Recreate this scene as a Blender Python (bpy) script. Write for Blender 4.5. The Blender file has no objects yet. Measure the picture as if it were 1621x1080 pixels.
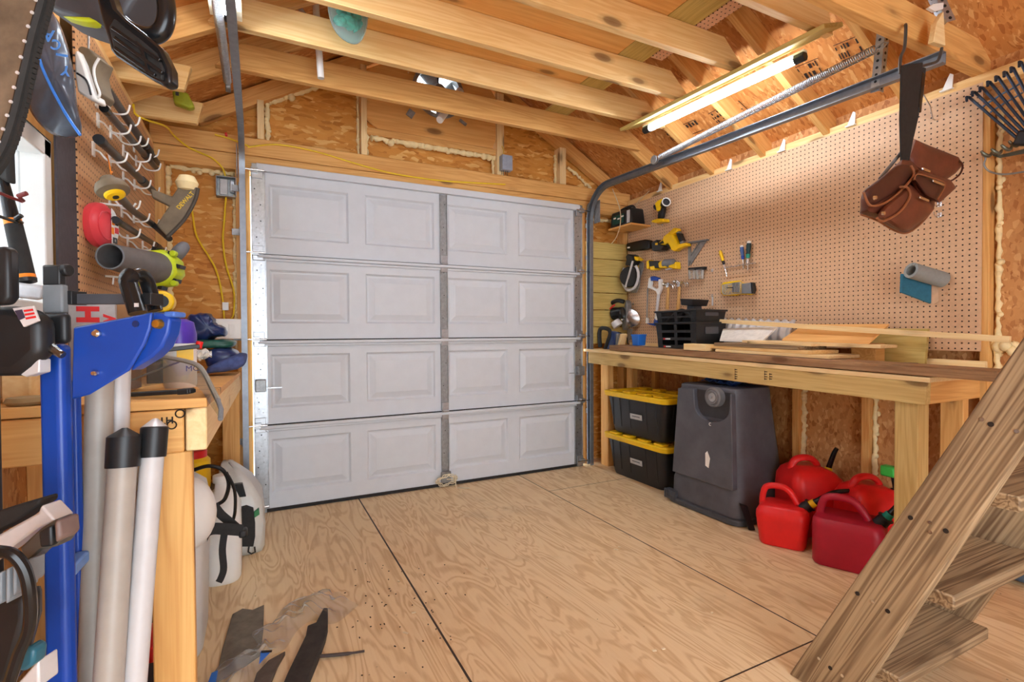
import bpy, bmesh, math, random
from mathutils import Vector, Matrix, Euler, Quaternion
V = Vector
PI = math.pi
random.seed(7)
scene = bpy.context.scene
COL = scene.collection

# ------------------------------------------------------------------ camera
FPX = 799.65
YAW, PIT, ROL, CAMH = 0.465326, -0.0161156, -0.0059708, 1.1169
_f = V((math.sin(YAW)*math.cos(PIT), math.cos(YAW)*math.cos(PIT), math.sin(PIT)))
_r = V((math.cos(YAW), -math.sin(YAW), 0))
_u = _r.cross(_f)
_c, _s = math.cos(ROL), math.sin(ROL)
CR, CU = _c*_r+_s*_u, -_s*_r+_c*_u
CO = V((0, 0, CAMH))
cam = bpy.data.objects.new('camera', bpy.data.cameras.new('camera'))
COL.objects.link(cam)
m3 = Matrix((CR, CU, -_f)).transposed()
cam.matrix_world = Matrix.Translation(CO) @ m3.to_4x4()
cam.data.sensor_width = 36
cam.data.lens = 36*FPX/1621
cam.data.clip_start = 0.02
scene.camera = cam

def at(px, py, x=None, y=None, z=None):
    """point of a known real plane (wall, floor, bench...) as surveyed in the photograph"""
    d = _f*FPX + CR*(px-810.5) - CU*(py-540.0)
    if x is not None: t = (x-CO.x)/d.x
    elif y is not None: t = (y-CO.y)/d.y
    else: t = (z-CO.z)/d.z
    return CO+d*t
def dep(px, py, d):
    """point at depth d along the viewing axis"""
    return CO+(_f*FPX + CR*(px-810.5) - CU*(py-540.0))*(d/FPX)

# ------------------------------------------------------------------ mesh builder
def frame_of(p0, p1, up=V((0, 0, 1))):
    x = (V(p1)-V(p0)).normalized()
    up = V(up)
    if abs(x.dot(up)) > .99: up = V((0, 1, 0))
    y = up.cross(x).normalized()
    z = x.cross(y)
    return Matrix((x, y, z)).transposed()
def rotm(rx=0, ry=0, rz=0):
    return Euler((math.radians(rx), math.radians(ry), math.radians(rz))).to_matrix()

class M:
    def __init__(s): s.v = []; s.f = []; s.mi = []; s.cur = 0
    def mat(s, i): s.cur = i; return s
    def add(s, vs, fs):
        o = len(s.v); s.v += [V(v) for v in vs]
        for f in fs: s.f.append([i+o for i in f]); s.mi.append(s.cur)
        return s
    def box(s, c, size, R=None, taper=1.0, tx=None, ty=None):
        c = V(c); hx, hy, hz = [q/2 for q in size]
        tx = taper if tx is None else tx; ty = taper if ty is None else ty
        vs = [V((sx*hx*(tx if sz > 0 else 1), sy*hy*(ty if sz > 0 else 1), sz*hz)) for sz in (-1, 1) for sy in (-1, 1) for sx in (-1, 1)]
        if R is not None: vs = [R @ v for v in vs]
        return s.add([c+v for v in vs], [(0, 2, 3, 1), (4, 5, 7, 6), (0, 1, 5, 4), (2, 6, 7, 3), (0, 4, 6, 2), (1, 3, 7, 5)])
    def box2(s, a, b):
        a, b = V(a), V(b)
        lo = V([min(a[i], b[i]) for i in range(3)]); hi = V([max(a[i], b[i]) for i in range(3)])
        return s.box((lo+hi)/2, hi-lo)
    def bar(s, p0, p1, w, h, up=V((0, 0, 1))):
        R = frame_of(p0, p1, up); L = (V(p1)-V(p0)).length
        return s.box((V(p0)+V(p1))/2, (L, w, h), R)
    def prism(s, pts, vec):
        pts = [V(p) for p in pts]; vec = V(vec); n = len(pts)
        nrm = V((0, 0, 0))
        for i in range(n): nrm += pts[i].cross(pts[(i+1) % n])
        if nrm.dot(vec) > 0: pts.reverse()
        vs = pts+[p+vec for p in pts]
        fs = [tuple(range(n)), tuple(range(2*n-1, n-1, -1))]
        fs += [(i, i+n, (i+1) % n+n, (i+1) % n) for i in range(n)]
        return s.add(vs, fs)
    def tube(s, pts, r, n=10, closed=False, caps=True, flat=1.0, up=None):
        pts = [V(p) for p in pts]; k = len(pts)
        rs = r if isinstance(r, (list, tuple)) else [r]*k
        T = []
        for i in range(k):
            a = pts[(i-1) % k] if (closed or i > 0) else pts[i]
            b = pts[(i+1) % k] if (closed or i < k-1) else pts[i]
            t = (b-a)
            T.append(t.normalized() if t.length > 1e-9 else V((0, 0, 1)))
        N = V(up) if up is not None else (V((0, 0, 1)) if abs(T[0].z) < .9 else V((1, 0, 0)))
        N = (N-T[0]*N.dot(T[0])).normalized()
        vs = []
        for i in range(k):
            if i > 0: N = T[i-1].rotation_difference(T[i]) @ N
            N = (N-T[i]*N.dot(T[i])).normalized()
            B = T[i].cross(N)
            for j in range(n):
                a = 2*PI*j/n
                vs.append(pts[i]+N*(rs[i]*math.cos(a)*flat)+B*(rs[i]*math.sin(a)))
        fs = []
        for i in range(k if closed else k-1):
            i2 = (i+1) % k
            for j in range(n):
                j2 = (j+1) % n
                fs.append((i*n+j, i*n+j2, i2*n+j2, i2*n+j))
        if caps and not closed:
            fs.append(tuple(range(n-1, -1, -1))); fs.append(tuple(range((k-1)*n, k*n)))
        return s.add(vs, fs)
    def lathe(s, prof, c=(0, 0, 0), axis=(0, 0, 1), n=24, R=None, sx=1.0, sy=1.0, caps=True):
        c = V(c)
        if R is None: R = V((0, 0, 1)).rotation_difference(V(axis).normalized()).to_matrix()
        vs = []; k = len(prof)
        for (r, z) in prof:
            for j in range(n):
                a = 2*PI*j/n
                vs.append(c+R @ V((max(r, 1e-5)*math.cos(a)*sx, max(r, 1e-5)*math.sin(a)*sy, z)))
        fs = []
        for i in range(k-1):
            for j in range(n):
                j2 = (j+1) % n
                fs.append((i*n+j, i*n+j2, (i+1)*n+j2, (i+1)*n+j))
        if caps: fs.append(tuple(range(n-1, -1, -1))); fs.append(tuple(range((k-1)*n, k*n)))
        return s.add(vs, fs)
    def cyl(s, p0, p1, r, r2=None, n=20):
        p0, p1 = V(p0), V(p1)
        return s.lathe([(r, 0), (r if r2 is None else r2, (p1-p0).length)], p0, p1-p0, n)
    def loft(s, rings, caps=True):
        n = len(rings[0]); k = len(rings)
        vs = [V(p) for r in rings for p in r]
        fs = [(i*n+j, i*n+(j+1) % n, (i+1)*n+(j+1) % n, (i+1)*n+j) for i in range(k-1) for j in range(n)]
        if caps: fs += [tuple(range(n-1, -1, -1)), tuple(range((k-1)*n, k*n))]
        return s.add(vs, fs)
    def ball(s, c, rad, R=None, n=16, m=10, jit=0.0):
        c = V(c); rx, ry, rz = (rad, rad, rad) if not hasattr(rad, '__len__') else rad
        vs = []; fs = []
        for i in range(m+1):
            th = PI*i/m
            for j in range(n):
                a = 2*PI*j/n
                k = 1+random.uniform(-jit, jit)
                p = V((rx*math.sin(th)*math.cos(a)*k, ry*math.sin(th)*math.sin(a)*k, rz*math.cos(th)*k))
                vs.append(c+(R @ p if R is not None else p))
        for i in range(m):
            for j in range(n):
                fs.append((i*n+j, (i+1)*n+j, (i+1)*n+(j+1) % n, i*n+(j+1) % n))
        return s.add(vs, fs)
    def grid(s, fn, nu, nv):
        vs = [fn(i/nu, j/nv) for i in range(nu+1) for j in range(nv+1)]
        fs = [(i*(nv+1)+j, (i+1)*(nv+1)+j, (i+1)*(nv+1)+j+1, i*(nv+1)+j+1) for i in range(nu) for j in range(nv)]
        return s.add(vs, fs)

def wm(o):
    return o.matrix_basis if o.parent is None else wm(o.parent) @ o.matrix_basis

def obj(name, m, mat, parent=None, frame=None, bevel=0, seg=2, ang=35, local=False, solid=0, sub=0, center=True, flat=False):
    """link one mesh object; verts of m are in world space unless local"""
    if frame is None:
        if center and m.v and not local:
            lo = V([min(v[i] for v in m.v) for i in range(3)]); hi = V([max(v[i] for v in m.v) for i in range(3)])
            frame = Matrix.Translation((lo+hi)/2)
        else: frame = Matrix.Identity(4)
    inv = frame.inverted()
    vs = m.v if local else [inv @ v for v in m.v]
    me = bpy.data.meshes.new(name)
    me.from_pydata([tuple(v) for v in vs], [], m.f)
    mats = mat if isinstance(mat, (list, tuple)) else [mat]
    for k in mats: me.materials.append(k)
    for p, i in zip(me.polygons, m.mi): p.material_index = min(i, len(mats)-1)
    bm = bmesh.new(); bm.from_mesh(me)
    bmesh.ops.remove_doubles(bm, verts=bm.verts, dist=1e-6)
    bmesh.ops.recalc_face_normals(bm, faces=bm.faces)
    bm.to_mesh(me); bm.free()
    if not flat:
        me.polygons.foreach_set('use_smooth', [True]*len(me.polygons))
        me.set_sharp_from_angle(angle=math.radians(ang))
    o = bpy.data.objects.new(name, me)
    COL.objects.link(o)
    o.matrix_basis = frame
    if parent is not None:
        o.parent = parent
        o.matrix_basis = wm(parent).inverted() @ frame if not local else Matrix.Identity(4)
    if solid:
        md = o.modifiers.new('solidify', 'SOLIDIFY'); md.thickness = solid; md.offset = 0
    if bevel:
        md = o.modifiers.new('bevel', 'BEVEL'); md.width = bevel; md.segments = seg; md.limit_method = 'ANGLE'; md.angle_limit = math.radians(40)
        md.harden_normals = False
    if sub:
        md = o.modifiers.new('sub', 'SUBSURF'); md.levels = sub; md.render_levels = sub
    return o

def tag(o, label=None, cat=None, group=None, kind=None):
    if label: o['label'] = label
    if cat: o['category'] = cat
    if group: o['group'] = group
    if kind: o['kind'] = kind
    return o
def thing(name, loc, label, cat, group=None, rz=0, kind=None):
    o = bpy.data.objects.new(name, None); COL.objects.link(o)
    o.empty_display_size = .05
    o.matrix_basis = Matrix.Translation(V(loc)) @ Matrix.Rotation(rz, 4, 'Z')
    return tag(o, label, cat, group, kind)
def kids(o): return [c for c in bpy.data.objects if c.parent == o]
def dup(root, M4=None, label=None, parent=None):
    ch = kids(root)
    c = root.copy(); COL.objects.link(c)
    if parent is not None: c.parent = parent
    if M4 is not None: c.matrix_basis = M4
    if label: c['label'] = label
    for k in ch: dup(k, parent=c)
    return c

def beam(name, p0, p1, w, h, mat, parent=None, up=V((0, 0, 1)), bevel=.002, cut0=0, cut1=0):
    """sawn board: long axis = local X (the grain), w across, h along up; cut = shear of the end along X over h"""
    p0, p1 = V(p0), V(p1)
    R = frame_of(p0, p1, up); L = (p1-p0).length
    fr = Matrix.Translation((p0+p1)/2) @ R.to_4x4()
    m = M()
    x0, x1 = -L/2, L/2
    vs = [(x0-cut0/2*sz, sy*w/2, sz*h/2) for sz in (-1, 1) for sy in (-1, 1)] + [(x1+cut1/2*sz, sy*w/2, sz*h/2) for sz in (-1, 1) for sy in (-1, 1)]
    m.add([fr @ V(v) for v in vs], [(0, 1, 3, 2), (4, 6, 7, 5), (0, 2, 6, 4), (1, 5, 7, 3), (0, 4, 5, 1), (2, 3, 7, 6)])
    return obj(name, m, mat, parent, frame=fr, bevel=bevel, seg=1)

def arc(c, r, a0, a1, n, ax=V((1, 0, 0)), ay=V((0, 0, 1))):
    return [V(c)+ax*(r*math.cos(math.radians(a0+(a1-a0)*i/n)))+ay*(r*math.sin(math.radians(a0+(a1-a0)*i/n))) for i in range(n+1)]
def smooth(pts, k=6):
    """catmull-rom through the points"""
    pts = [V(p) for p in pts]; out = []
    for i in range(len(pts)-1):
        p0 = pts[max(i-1, 0)]; p1 = pts[i]; p2 = pts[i+1]; p3 = pts[min(i+2, len(pts)-1)]
        for j in range(k):
            t = j/k
            out.append(.5*((2*p1)+(p2-p0)*t+(2*p0-5*p1+4*p2-p3)*t*t+(3*p1-p0-3*p2+p3)*t**3))
    out.append(pts[-1]); return out
def rrect(cx, cy, w, h, r, n=5):
    out = []
    for (sx, sy, a) in ((1, 1, 0), (-1, 1, 90), (-1, -1, 180), (1, -1, 270)):
        for i in range(n+1):
            t = math.radians(a+90*i/n)
            out.append((cx+sx*(w/2-r)+r*math.cos(t), cy+sy*(h/2-r)+r*math.sin(t)))
    return out
def text_mesh(txt, origin, right, up, height, depth=.0006, bold=False):
    cu = bpy.data.curves.new('t', 'FONT'); cu.body = txt; cu.extrude = depth; cu.size = 1.0; cu.resolution_u = 3
    if bold: cu.offset = .02 if bold is True else bold
    o = bpy.data.objects.new('t', cu); COL.objects.link(o)
    dg = bpy.context.evaluated_depsgraph_get()
    me = bpy.data.meshes.new_from_object(o.evaluated_get(dg))
    m = M()
    s = height/.72
    right = V(right).normalized(); up = V(up).normalized(); nr = right.cross(up)
    m.add([V(origin)+right*(v.co.x*s)+up*(v.co.y*s)+nr*(v.co.z) for v in me.vertices], [tuple(p.vertices) for p in me.polygons])
    bpy.data.objects.remove(o); bpy.data.curves.remove(cu); bpy.data.meshes.remove(me)
    return m

# ------------------------------------------------------------------ materials
def srgb(r, g, b):
    f = lambda c: (c/255/12.92) if c/255 <= .04045 else ((c/255+.055)/1.055)**2.4
    return (f(r), f(g), f(b), 1)
class NT:
    def __init__(s, name):
        s.m = bpy.data.materials.new(name); s.m.use_nodes = True
        s.t = s.m.node_tree; s.t.nodes.clear()
        s.out = s.n('ShaderNodeOutputMaterial')
    def n(s, ty, **k):
        nd = s.t.nodes.new(ty)
        for a, b in k.items():
            if a.startswith('i_'):
                key = a[2:]; key = int(key) if key.isdigit() else key.replace('_', ' ')
                nd.inputs[key].default_value = b
            else: setattr(nd, a, b)
        return nd
    def l(s, a, b): s.t.links.new(a, b)
    def math(s, op, a, b=None):
        nd = s.n('ShaderNodeMath', operation=op)
        for i, q in enumerate((a, b)):
            if q is None: continue
            if isinstance(q, (int, float)): nd.inputs[i].default_value = q
            else: s.l(q, nd.inputs[i])
        return nd.outputs[0]
    def mix(s, fac, a, b, mode='MIX'):
        nd = s.n('ShaderNodeMix', data_type='RGBA', blend_type=mode)
        for i, q in ((0, fac), (6, a), (7, b)):
            if isinstance(q, (int, float, tuple)): nd.inputs[i].default_value = q
            else: s.l(q, nd.inputs[i])
        return nd.outputs[2]
    def ramp(s, fac, stops):
        nd = s.n('ShaderNodeValToRGB'); e = nd.color_ramp.elements
        while len(e) < len(stops): e.new(.5)
        for q, (p, c) in zip(e, stops): q.position = p; q.color = c if len(c) == 4 else (*c, 1)
        s.l(fac, nd.inputs[0]); return nd.outputs[0]
    def coord(s, kind='Object', scale=(1, 1, 1), rot=(0, 0, 0), rnd=False):
        tc = s.n('ShaderNodeTexCoord').outputs[kind]
        if rnd:
            oi = s.n('ShaderNodeObjectInfo')
            ml = s.n('ShaderNodeVectorMath', operation='SCALE'); ml.inputs[0].default_value = (17.3, 9.1, 13.7)
            s.l(oi.outputs['Random'], ml.inputs['Scale'])
            ad = s.n('ShaderNodeVectorMath', operation='ADD'); s.l(tc, ad.inputs[0]); s.l(ml.outputs[0], ad.inputs[1]); tc = ad.outputs[0]
        mp = s.n('ShaderNodeMapping'); mp.inputs['Scale'].default_value = scale; mp.inputs['Rotation'].default_value = rot
        s.l(tc, mp.inputs[0]); return mp.outputs[0]
    def noise(s, vec, sc, detail=4, rough=.55, dist=0):
        nd = s.n('ShaderNodeTexNoise', i_Scale=sc, i_Detail=detail, i_Roughness=rough, i_Distortion=dist); s.l(vec, nd.inputs['Vector']); return nd.outputs['Fac']
    def done(s, col, rough=.6, metal=0, bump=None, bstr=.3, bdist=.002, spec=.4, **k):
        b = s.n('ShaderNodeBsdfPrincipled')
        for key, q in (('Base Color', col), ('Roughness', rough), ('Metallic', metal), ('Specular IOR Level', spec)):
            if isinstance(q, (int, float, tuple)): b.inputs[key].default_value = q
            else: s.l(q, b.inputs[key])
        for a, q in k.items(): b.inputs[a.replace('_', ' ')].default_value = q
        if bump is not None:
            bp = s.n('ShaderNodeBump', i_Strength=bstr, i_Distance=bdist); s.l(bump, bp.inputs['Height']); s.l(bp.outputs[0], b.inputs['Normal'])
        s.l(b.outputs[0], s.out.inputs[0]); return s.m

def plain(name, rgb, rough=.5, metal=0, var=.12, sc=30, bump=.08, spec=.4, **k):
    t = NT(name); c = srgb(*rgb)
    n = t.noise(t.coord(), sc, 5, .6)
    lo = tuple(q*(1-var) for q in c[:3])+(1,); hi = tuple(min(1, q*(1+var)) for q in c[:3])+(1,)
    col = t.ramp(n, [(.3, lo), (.7, hi)])
    return t.done(col, rough, metal, n, bump, .001, spec, **k)

def wood(name, light, dark, knot=(96, 58, 30), rough=.6, ring=9, contrast=1.0, knots=True, dirt=0.0, st=(.55, 9, 9)):
    """sawn softwood: grain along local X, cathedral rings, a few knots"""
    t = NT(name)
    v = t.coord(rnd=True)
    w = t.coord(scale=st, rnd=True)
    n1 = t.noise(w, 1.6, 3, .5, .4)
    rings = t.math('SINE', t.math('MULTIPLY', n1, ring*6.28))
    rings = t.math('ADD', t.math('MULTIPLY', rings, .5), .5)
    fib = t.noise(t.coord(scale=(3, 160, 160), rnd=True), 1.0, 3, .6)
    broad = t.noise(t.coord(scale=(1.2, 5, 5), rnd=True), 1.0, 2)
    f = t.math('ADD', t.math('MULTIPLY', rings, .26*contrast), t.math('ADD', t.math('MULTIPLY', fib, .45), t.math('MULTIPLY', broad, .45)))
    col = t.ramp(f, [(.25, srgb(*light)), (.95, srgb(*dark))])
    h = fib
    if knots:
        vo = t.n('ShaderNodeTexVoronoi', i_Scale=1.0); t.l(t.coord(scale=(2.6, 7.0, 7.0), rnd=True), vo.inputs['Vector'])
        k = t.ramp(vo.outputs['Distance'], [(.0, (1, 1, 1)), (.13, (.8, .8, .8)), (.16, (.3, .3, .3)), (.24, (0, 0, 0))])
        col = t.mix(t.math('MULTIPLY', k, .85), col, srgb(*knot))
    if dirt:
        d = t.noise(t.coord(scale=(1.5, 4, 4), rnd=True), 2.3, 6, .7)
        d = t.ramp(d, [(.45, (0, 0, 0)), (.7, (1, 1, 1))])
        col = t.mix(t.math('MULTIPLY', d, dirt), col, srgb(70, 52, 40))
    return t.done(col, rough, 0, h, .25, .001, .3)

def osb(name, a, b, c, sc=1.0):
    """strand board: several layers of long thin flakes lying at random angles"""
    t = NT(name)
    base = t.coord()
    nz = t.n('ShaderNodeTexNoise', i_Scale=5.0*sc, i_Detail=2); t.l(base, nz.inputs['Vector'])
    cols = None; hs = None
    for i, rot in enumerate(((.3, .9, .4), (1.4, .2, 1.2), (.8, 1.9, 2.3), (2.2, .6, .2), (1.0, 2.7, 1.7))):
        ad = t.n('ShaderNodeVectorMath', operation='MULTIPLY_ADD'); t.l(nz.outputs['Color'], ad.inputs[0]); ad.inputs[1].default_value = (.05, .05, .05); t.l(base, ad.inputs[2])
        mp = t.n('ShaderNodeMapping'); mp.inputs['Rotation'].default_value = rot; mp.inputs['Scale'].default_value = (13*sc, 75*sc, 45*sc)
        t.l(ad.outputs[0], mp.inputs[0])
        vo = t.n('ShaderNodeTexVoronoi', i_Scale=1.0); t.l(mp.outputs[0], vo.inputs['Vector'])
        sp = t.n('ShaderNodeSeparateColor'); t.l(vo.outputs['Color'], sp.inputs[0])
        cc = t.ramp(sp.outputs[i % 3], [(.0, srgb(*a)), (.35, srgb(*b)), (.8, srgb(*b)), (.97, srgb(*c))])
        if cols is None: cols = cc; hs = sp.outputs[1]
        else:
            msk = t.math('MULTIPLY', t.math('GREATER_THAN', sp.outputs[(i+1) % 3], .55), .85)
            cols = t.mix(msk, cols, cc)
    big = t.noise(base, 1.7, 4, .6)
    cols = t.mix(t.math('MULTIPLY', t.ramp(big, [(.4, (0, 0, 0)), (.7, (1, 1, 1))]), .4), cols, srgb(*a))
    return t.done(cols, .6, 0, hs, .1, .001, .25)

def pegboard_mat(name, rgb, ax=('Y', 'Z'), pitch=.0254, rad=.0037):
    t = NT(name)
    sp = t.n('ShaderNodeSeparateXYZ'); t.l(t.n('ShaderNodeTexCoord').outputs['Object'], sp.inputs[0])
    us = []
    for a in ax:
        f = t.math('FRACT', t.math('ADD', t.math('DIVIDE', sp.outputs[a], pitch), 100.0))
        us.append(t.math('MULTIPLY', t.math('SUBTRACT', f, .5), pitch))
    d = t.math('SQRT', t.math('ADD', t.math('MULTIPLY', us[0], us[0]), t.math('MULTIPLY', us[1], us[1])))
    hole = t.math('LESS_THAN', d, rad)
    c = srgb(*rgb)
    n = t.noise(t.coord(), 45, 5, .7)
    big = t.noise(t.coord(), 2.0, 3)
    col = t.ramp(n, [(.3, tuple(q*.9 for q in c[:3])), (.7, tuple(min(1, q*1.08) for q in c[:3]))])
    spk = t.n('ShaderNodeTexVoronoi', i_Scale=9.0); t.l(t.coord(), spk.inputs['Vector'])
    st = t.math('MULTIPLY', t.math('LESS_THAN', spk.outputs['Distance'], .06), .35)
    col = t.mix(st, col, srgb(176, 112, 70))
    col = t.mix(hole, col, srgb(52, 34, 24))
    h = t.math('SUBTRACT', 1.0, hole)
    return t.done(col, .55, 0, h, .5, .004, .35)

def glow(name, rgb, strength):
    t = NT(name); e = t.n('ShaderNodeEmission', i_Strength=strength); e.inputs[0].default_value = srgb(*rgb); t.l(e.outputs[0], t.out.inputs[0]); return t.m
def clear(name, tint=(255, 255, 255), alpha=.15, rough=.05, gloss=(255, 255, 255)):
    """clear sheet: lets light straight through, with a sheen"""
    t = NT(name)
    tr = t.n('ShaderNodeBsdfTransparent'); tr.inputs[0].default_value = srgb(*tint)
    g = t.n('ShaderNodeBsdfPrincipled', i_Roughness=rough); g.inputs['Base Color'].default_value = srgb(*gloss)
    fr = t.n('ShaderNodeFresnel', i_IOR=1.45)
    nz = t.noise(t.coord(), 25, 3)
    bp = t.n('ShaderNodeBump', i_Strength=.15, i_Distance=.003); t.l(nz, bp.inputs['Height']); t.l(bp.outputs[0], g.inputs['Normal']); t.l(bp.outputs[0], fr.inputs['Normal'])
    mx = t.n('ShaderNodeMixShader')
    t.l(t.math('MINIMUM', t.math('ADD', fr.outputs[0], alpha), 1.0), mx.inputs[0]); t.l(tr.outputs[0], mx.inputs[1]); t.l(g.outputs[0], mx.inputs[2])
    t.l(mx.outputs[0], t.out.inputs[0]); return t.m

PINE = wood('pine', (247, 214, 152), (224, 174, 106))
PINE2 = wood('pine_amber', (238, 190, 118), (204, 142, 74))
PALE = wood('pale_pine', (246, 222, 170), (226, 186, 124), contrast=.8)
TREATED = wood('treated_pine', (222, 196, 132), (186, 150, 86), knot=(92, 58, 30))
SLATW = wood('green_treated_pine', (214, 190, 116), (176, 150, 80), knots=False)
DARKW = wood('dark_plank', (182, 142, 102), (122, 88, 60), dirt=.45)
WEATH = wood('weathered_plank', (184, 158, 122), (104, 80, 56), knot=(60, 40, 28), ring=9, contrast=1.6, st=(.28, 13, 13))
PLYW = wood('loft_plywood', (242, 192, 118), (214, 150, 78), ring=5)
OSBM = osb('osb', (176, 108, 40), (214, 150, 70), (240, 196, 122))
OSBD = osb('osb_roof', (168, 100, 48), (206, 140, 76), (232, 180, 116))
OSBU = osb('osb_lower', (160, 100, 56), (202, 146, 90), (226, 178, 122), .8)
PEG = pegboard_mat('pegboard', (214, 176, 140))
PEGL = pegboard_mat('pegboard_left', (212, 162, 116))
PEGC = pegboard_mat('pegboard_pale', (226, 180, 150), ('X', 'Y'))
STEEL = plain('galvanised_steel', (176, 180, 184), .34, .85, .15, 40)
TRACKM = plain('track_steel', (138, 144, 152), .42, .75, .12, 30)
STEELD = plain('dull_steel', (150, 152, 152), .45, .7, .2, 40)
CHROME = plain('chrome', (214, 214, 214), .2, 1, .05, 20)
WHITEP = plain('white_paint', (208, 214, 221), .42, 0, .025, 14, .03)
WHITE = plain('white_plastic', (236, 236, 232), .4, 0, .03, 14)
GREYP = plain('grey_plastic', (120, 124, 128), .5, 0, .08)
PVC = plain('grey_pipe', (166, 158, 148), .42, 0, .06, 20)
PVCL = plain('pale_pipe', (196, 194, 194), .4, 0, .05, 20)
BLACK = plain('black_plastic', (30, 31, 33), .42, 0, .2, 30)
BLACKG = plain('black_gloss', (24, 25, 27), .25, 0, .2, 30)
BLACKM = plain('black_rubber', (36, 35, 34), .75, 0, .25, 60, .2)
CHAR = plain('charcoal_plastic', (70, 72, 78), .5, 0, .14, 18)
BINM = plain('bin_plastic', (86, 87, 94), .5, 0, .2, 9, .1)
YELLOW = plain('tool_yellow', (246, 200, 24), .4, 0, .06)
LIME = plain('lime_plastic', (190, 208, 36), .4, 0, .06)
GREEN = plain('bright_green', (64, 190, 74), .4, 0, .06)
TEAL = plain('teal', (28, 150, 132), .4, 0, .1)
RED = plain('red_can', (226, 34, 34), .4, 0, .1, 12)
CRIM = plain('crimson_can', (168, 22, 46), .42, 0, .1, 12)
REDP = plain('red_gloss', (214, 36, 38), .35, 0, .06)
PINK = plain('clear_red', (222, 70, 78), .3, 0, .12, 8)
BLUE = plain('blue_enamel', (22, 66, 158), .35, 0, .08, 20)
BLUEB = plain('blue_plastic', (40, 116, 214), .4, 0, .06)
NAVY = plain('navy_sheet', (28, 44, 92), .3, 0, .3, 20, .2)
DGREEN = plain('green_sheet', (40, 92, 78), .4, 0, .3, 20, .2)
JEAN = plain('blue_cloth', (74, 90, 142), .8, 0, .25, 40, .2)
LEATHER = plain('brown_leather', (104, 56, 40), .45, 0, .28, 14, .3)
LEATHD = plain('dark_leather', (74, 40, 30), .5, 0, .25, 14, .3)
FOAM = plain('expanding_foam', (238, 218, 166), .7, 0, .1, 30, .4)
ORANGE = plain('orange', (240, 136, 24), .45)
YCABLE = plain('yellow_cable', (236, 200, 40), .45, 0, .06)
HANDLE = wood('hammer_handle', (232, 186, 116), (206, 150, 82), knots=False)
BROWNP = plain('dusty_brown_plastic', (112, 98, 78), .6, 0, .2, 20)
PURPLE = plain('purple', (78, 52, 168), .35)
SILVER = plain('silver_sack', (206, 204, 204), .35, .2, .1, 20)
INK = plain('ink', (40, 30, 24), .8)
DRYW = plain('paint_white_board', (232, 230, 224), .6)
CREAM = plain('cream_board', (236, 224, 190), .5)
CLEAR = clear('clear_plastic', (245, 245, 240), .08)
FILM = clear('plastic_film', (248, 246, 236), .10, .08)
GLASS = clear('window_glass', (240, 246, 250), .02, .02)
NATW = clear('cloudy_tank', (226, 226, 222), .8, .3, (236, 236, 230))
LED = glow('led_tube', (230, 240, 255), 32)
# ================================================================== SETTING
XL, XR, YF, YB = -.53, 2.945, 3.56, -1.7        # wall faces (studs) left, right, front; rear edge of what is built
def roof(x): return 2.26+.58*(XR-.01-x) if x > 1.207 else 2.26+.58*(x-XL+.01)
STRUCT = lambda o, label=None: tag(o, label, None, None, 'structure')

# floor: plywood sheets with long cathedral grain along Y and dark seams
t = NT('floor_plywood')
w = t.coord(scale=(6.4, 1.15, 1))
n1 = t.noise(w, 1.3, 2, .45, 1.3)
rg = t.math('ADD', t.math('MULTIPLY', t.math('SINE', t.math('MULTIPLY', n1, 46)), .5), .5)
n2 = t.noise(t.coord(scale=(120, 4, 1)), 1.0, 3, .6)
n3 = t.noise(t.coord(scale=(3, 1, 1)), 2.2, 5, .65)
n4 = t.noise(t.coord(), 9.0, 5, .7)
dark = t.ramp(t.math('ADD', t.math('MULTIPLY', rg, .55), t.math('ADD', t.math('MULTIPLY', n3, .5), t.math('MULTIPLY', n4, .3))), [(.58, (0, 0, 0)), (1.0, (1, 1, 1))])
col = t.mix(t.math('MULTIPLY', n2, .7), srgb(240, 216, 176), srgb(226, 194, 146))
col = t.mix(t.math('MULTIPLY', dark, t.math('ADD', t.math('MULTIPLY', n2, .9), .2)), col, srgb(202, 162, 114))
pat = t.ramp(t.noise(t.coord(scale=(1, .6, 1)), 2.1, 5, .65), [(.52, (0, 0, 0)), (.68, (1, 1, 1))])
col = t.mix(t.math('MULTIPLY', pat, .22), col, srgb(196, 150, 104))
spk = t.n('ShaderNodeTexVoronoi', i_Scale=16.0); t.l(t.coord(), spk.inputs['Vector'])
dirt = t.math('MULTIPLY', t.math('LESS_THAN', spk.outputs['Distance'], .05), t.ramp(t.noise(t.coord(), 2.6, 3), [(.5, (0, 0, 0)), (.6, (1, 1, 1))]))
col = t.mix(t.math('MULTIPLY', dirt, .75), col, srgb(72, 50, 34))
st = t.ramp(t.noise(t.coord(), 1.1, 5, .7), [(.58, (0, 0, 0)), (.75, (1, 1, 1))])
col = t.mix(t.math('MULTIPLY', st, .35), col, srgb(128, 92, 62))
sp = t.n('ShaderNodeSeparateXYZ'); t.l(t.n('ShaderNodeTexCoord').outputs['Object'], sp.inputs[0])
seam = None
for ax, q, wd, lo in (('X', .594, .0042, None), ('X', 1.813, .0034, None), ('Y', 1.128, .003, .594), ('Y', 3.05, .0026, 1.813)):
    d = t.math('LESS_THAN', t.math('ABSOLUTE', t.math('SUBTRACT', sp.outputs[ax], q)), wd)
    if lo is not None: d = t.math('MULTIPLY', d, t.math('GREATER_THAN', sp.outputs['X'], lo))
    seam = d if seam is None else t.math('MAXIMUM', seam, d)
col = t.mix(seam, col, srgb(58, 40, 26))
FLOORM = t.done(col, .55, 0, t.math('SUBTRACT', n2, seam), .25, .002, .3)
m = M().box2((XL-.12, YB, -.03), (XR+.12, YF+.1, 0))
STRUCT(obj('floor', m, FLOORM, center=False), 'pale plywood sheet floor with wavy grain and dark seams')

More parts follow.
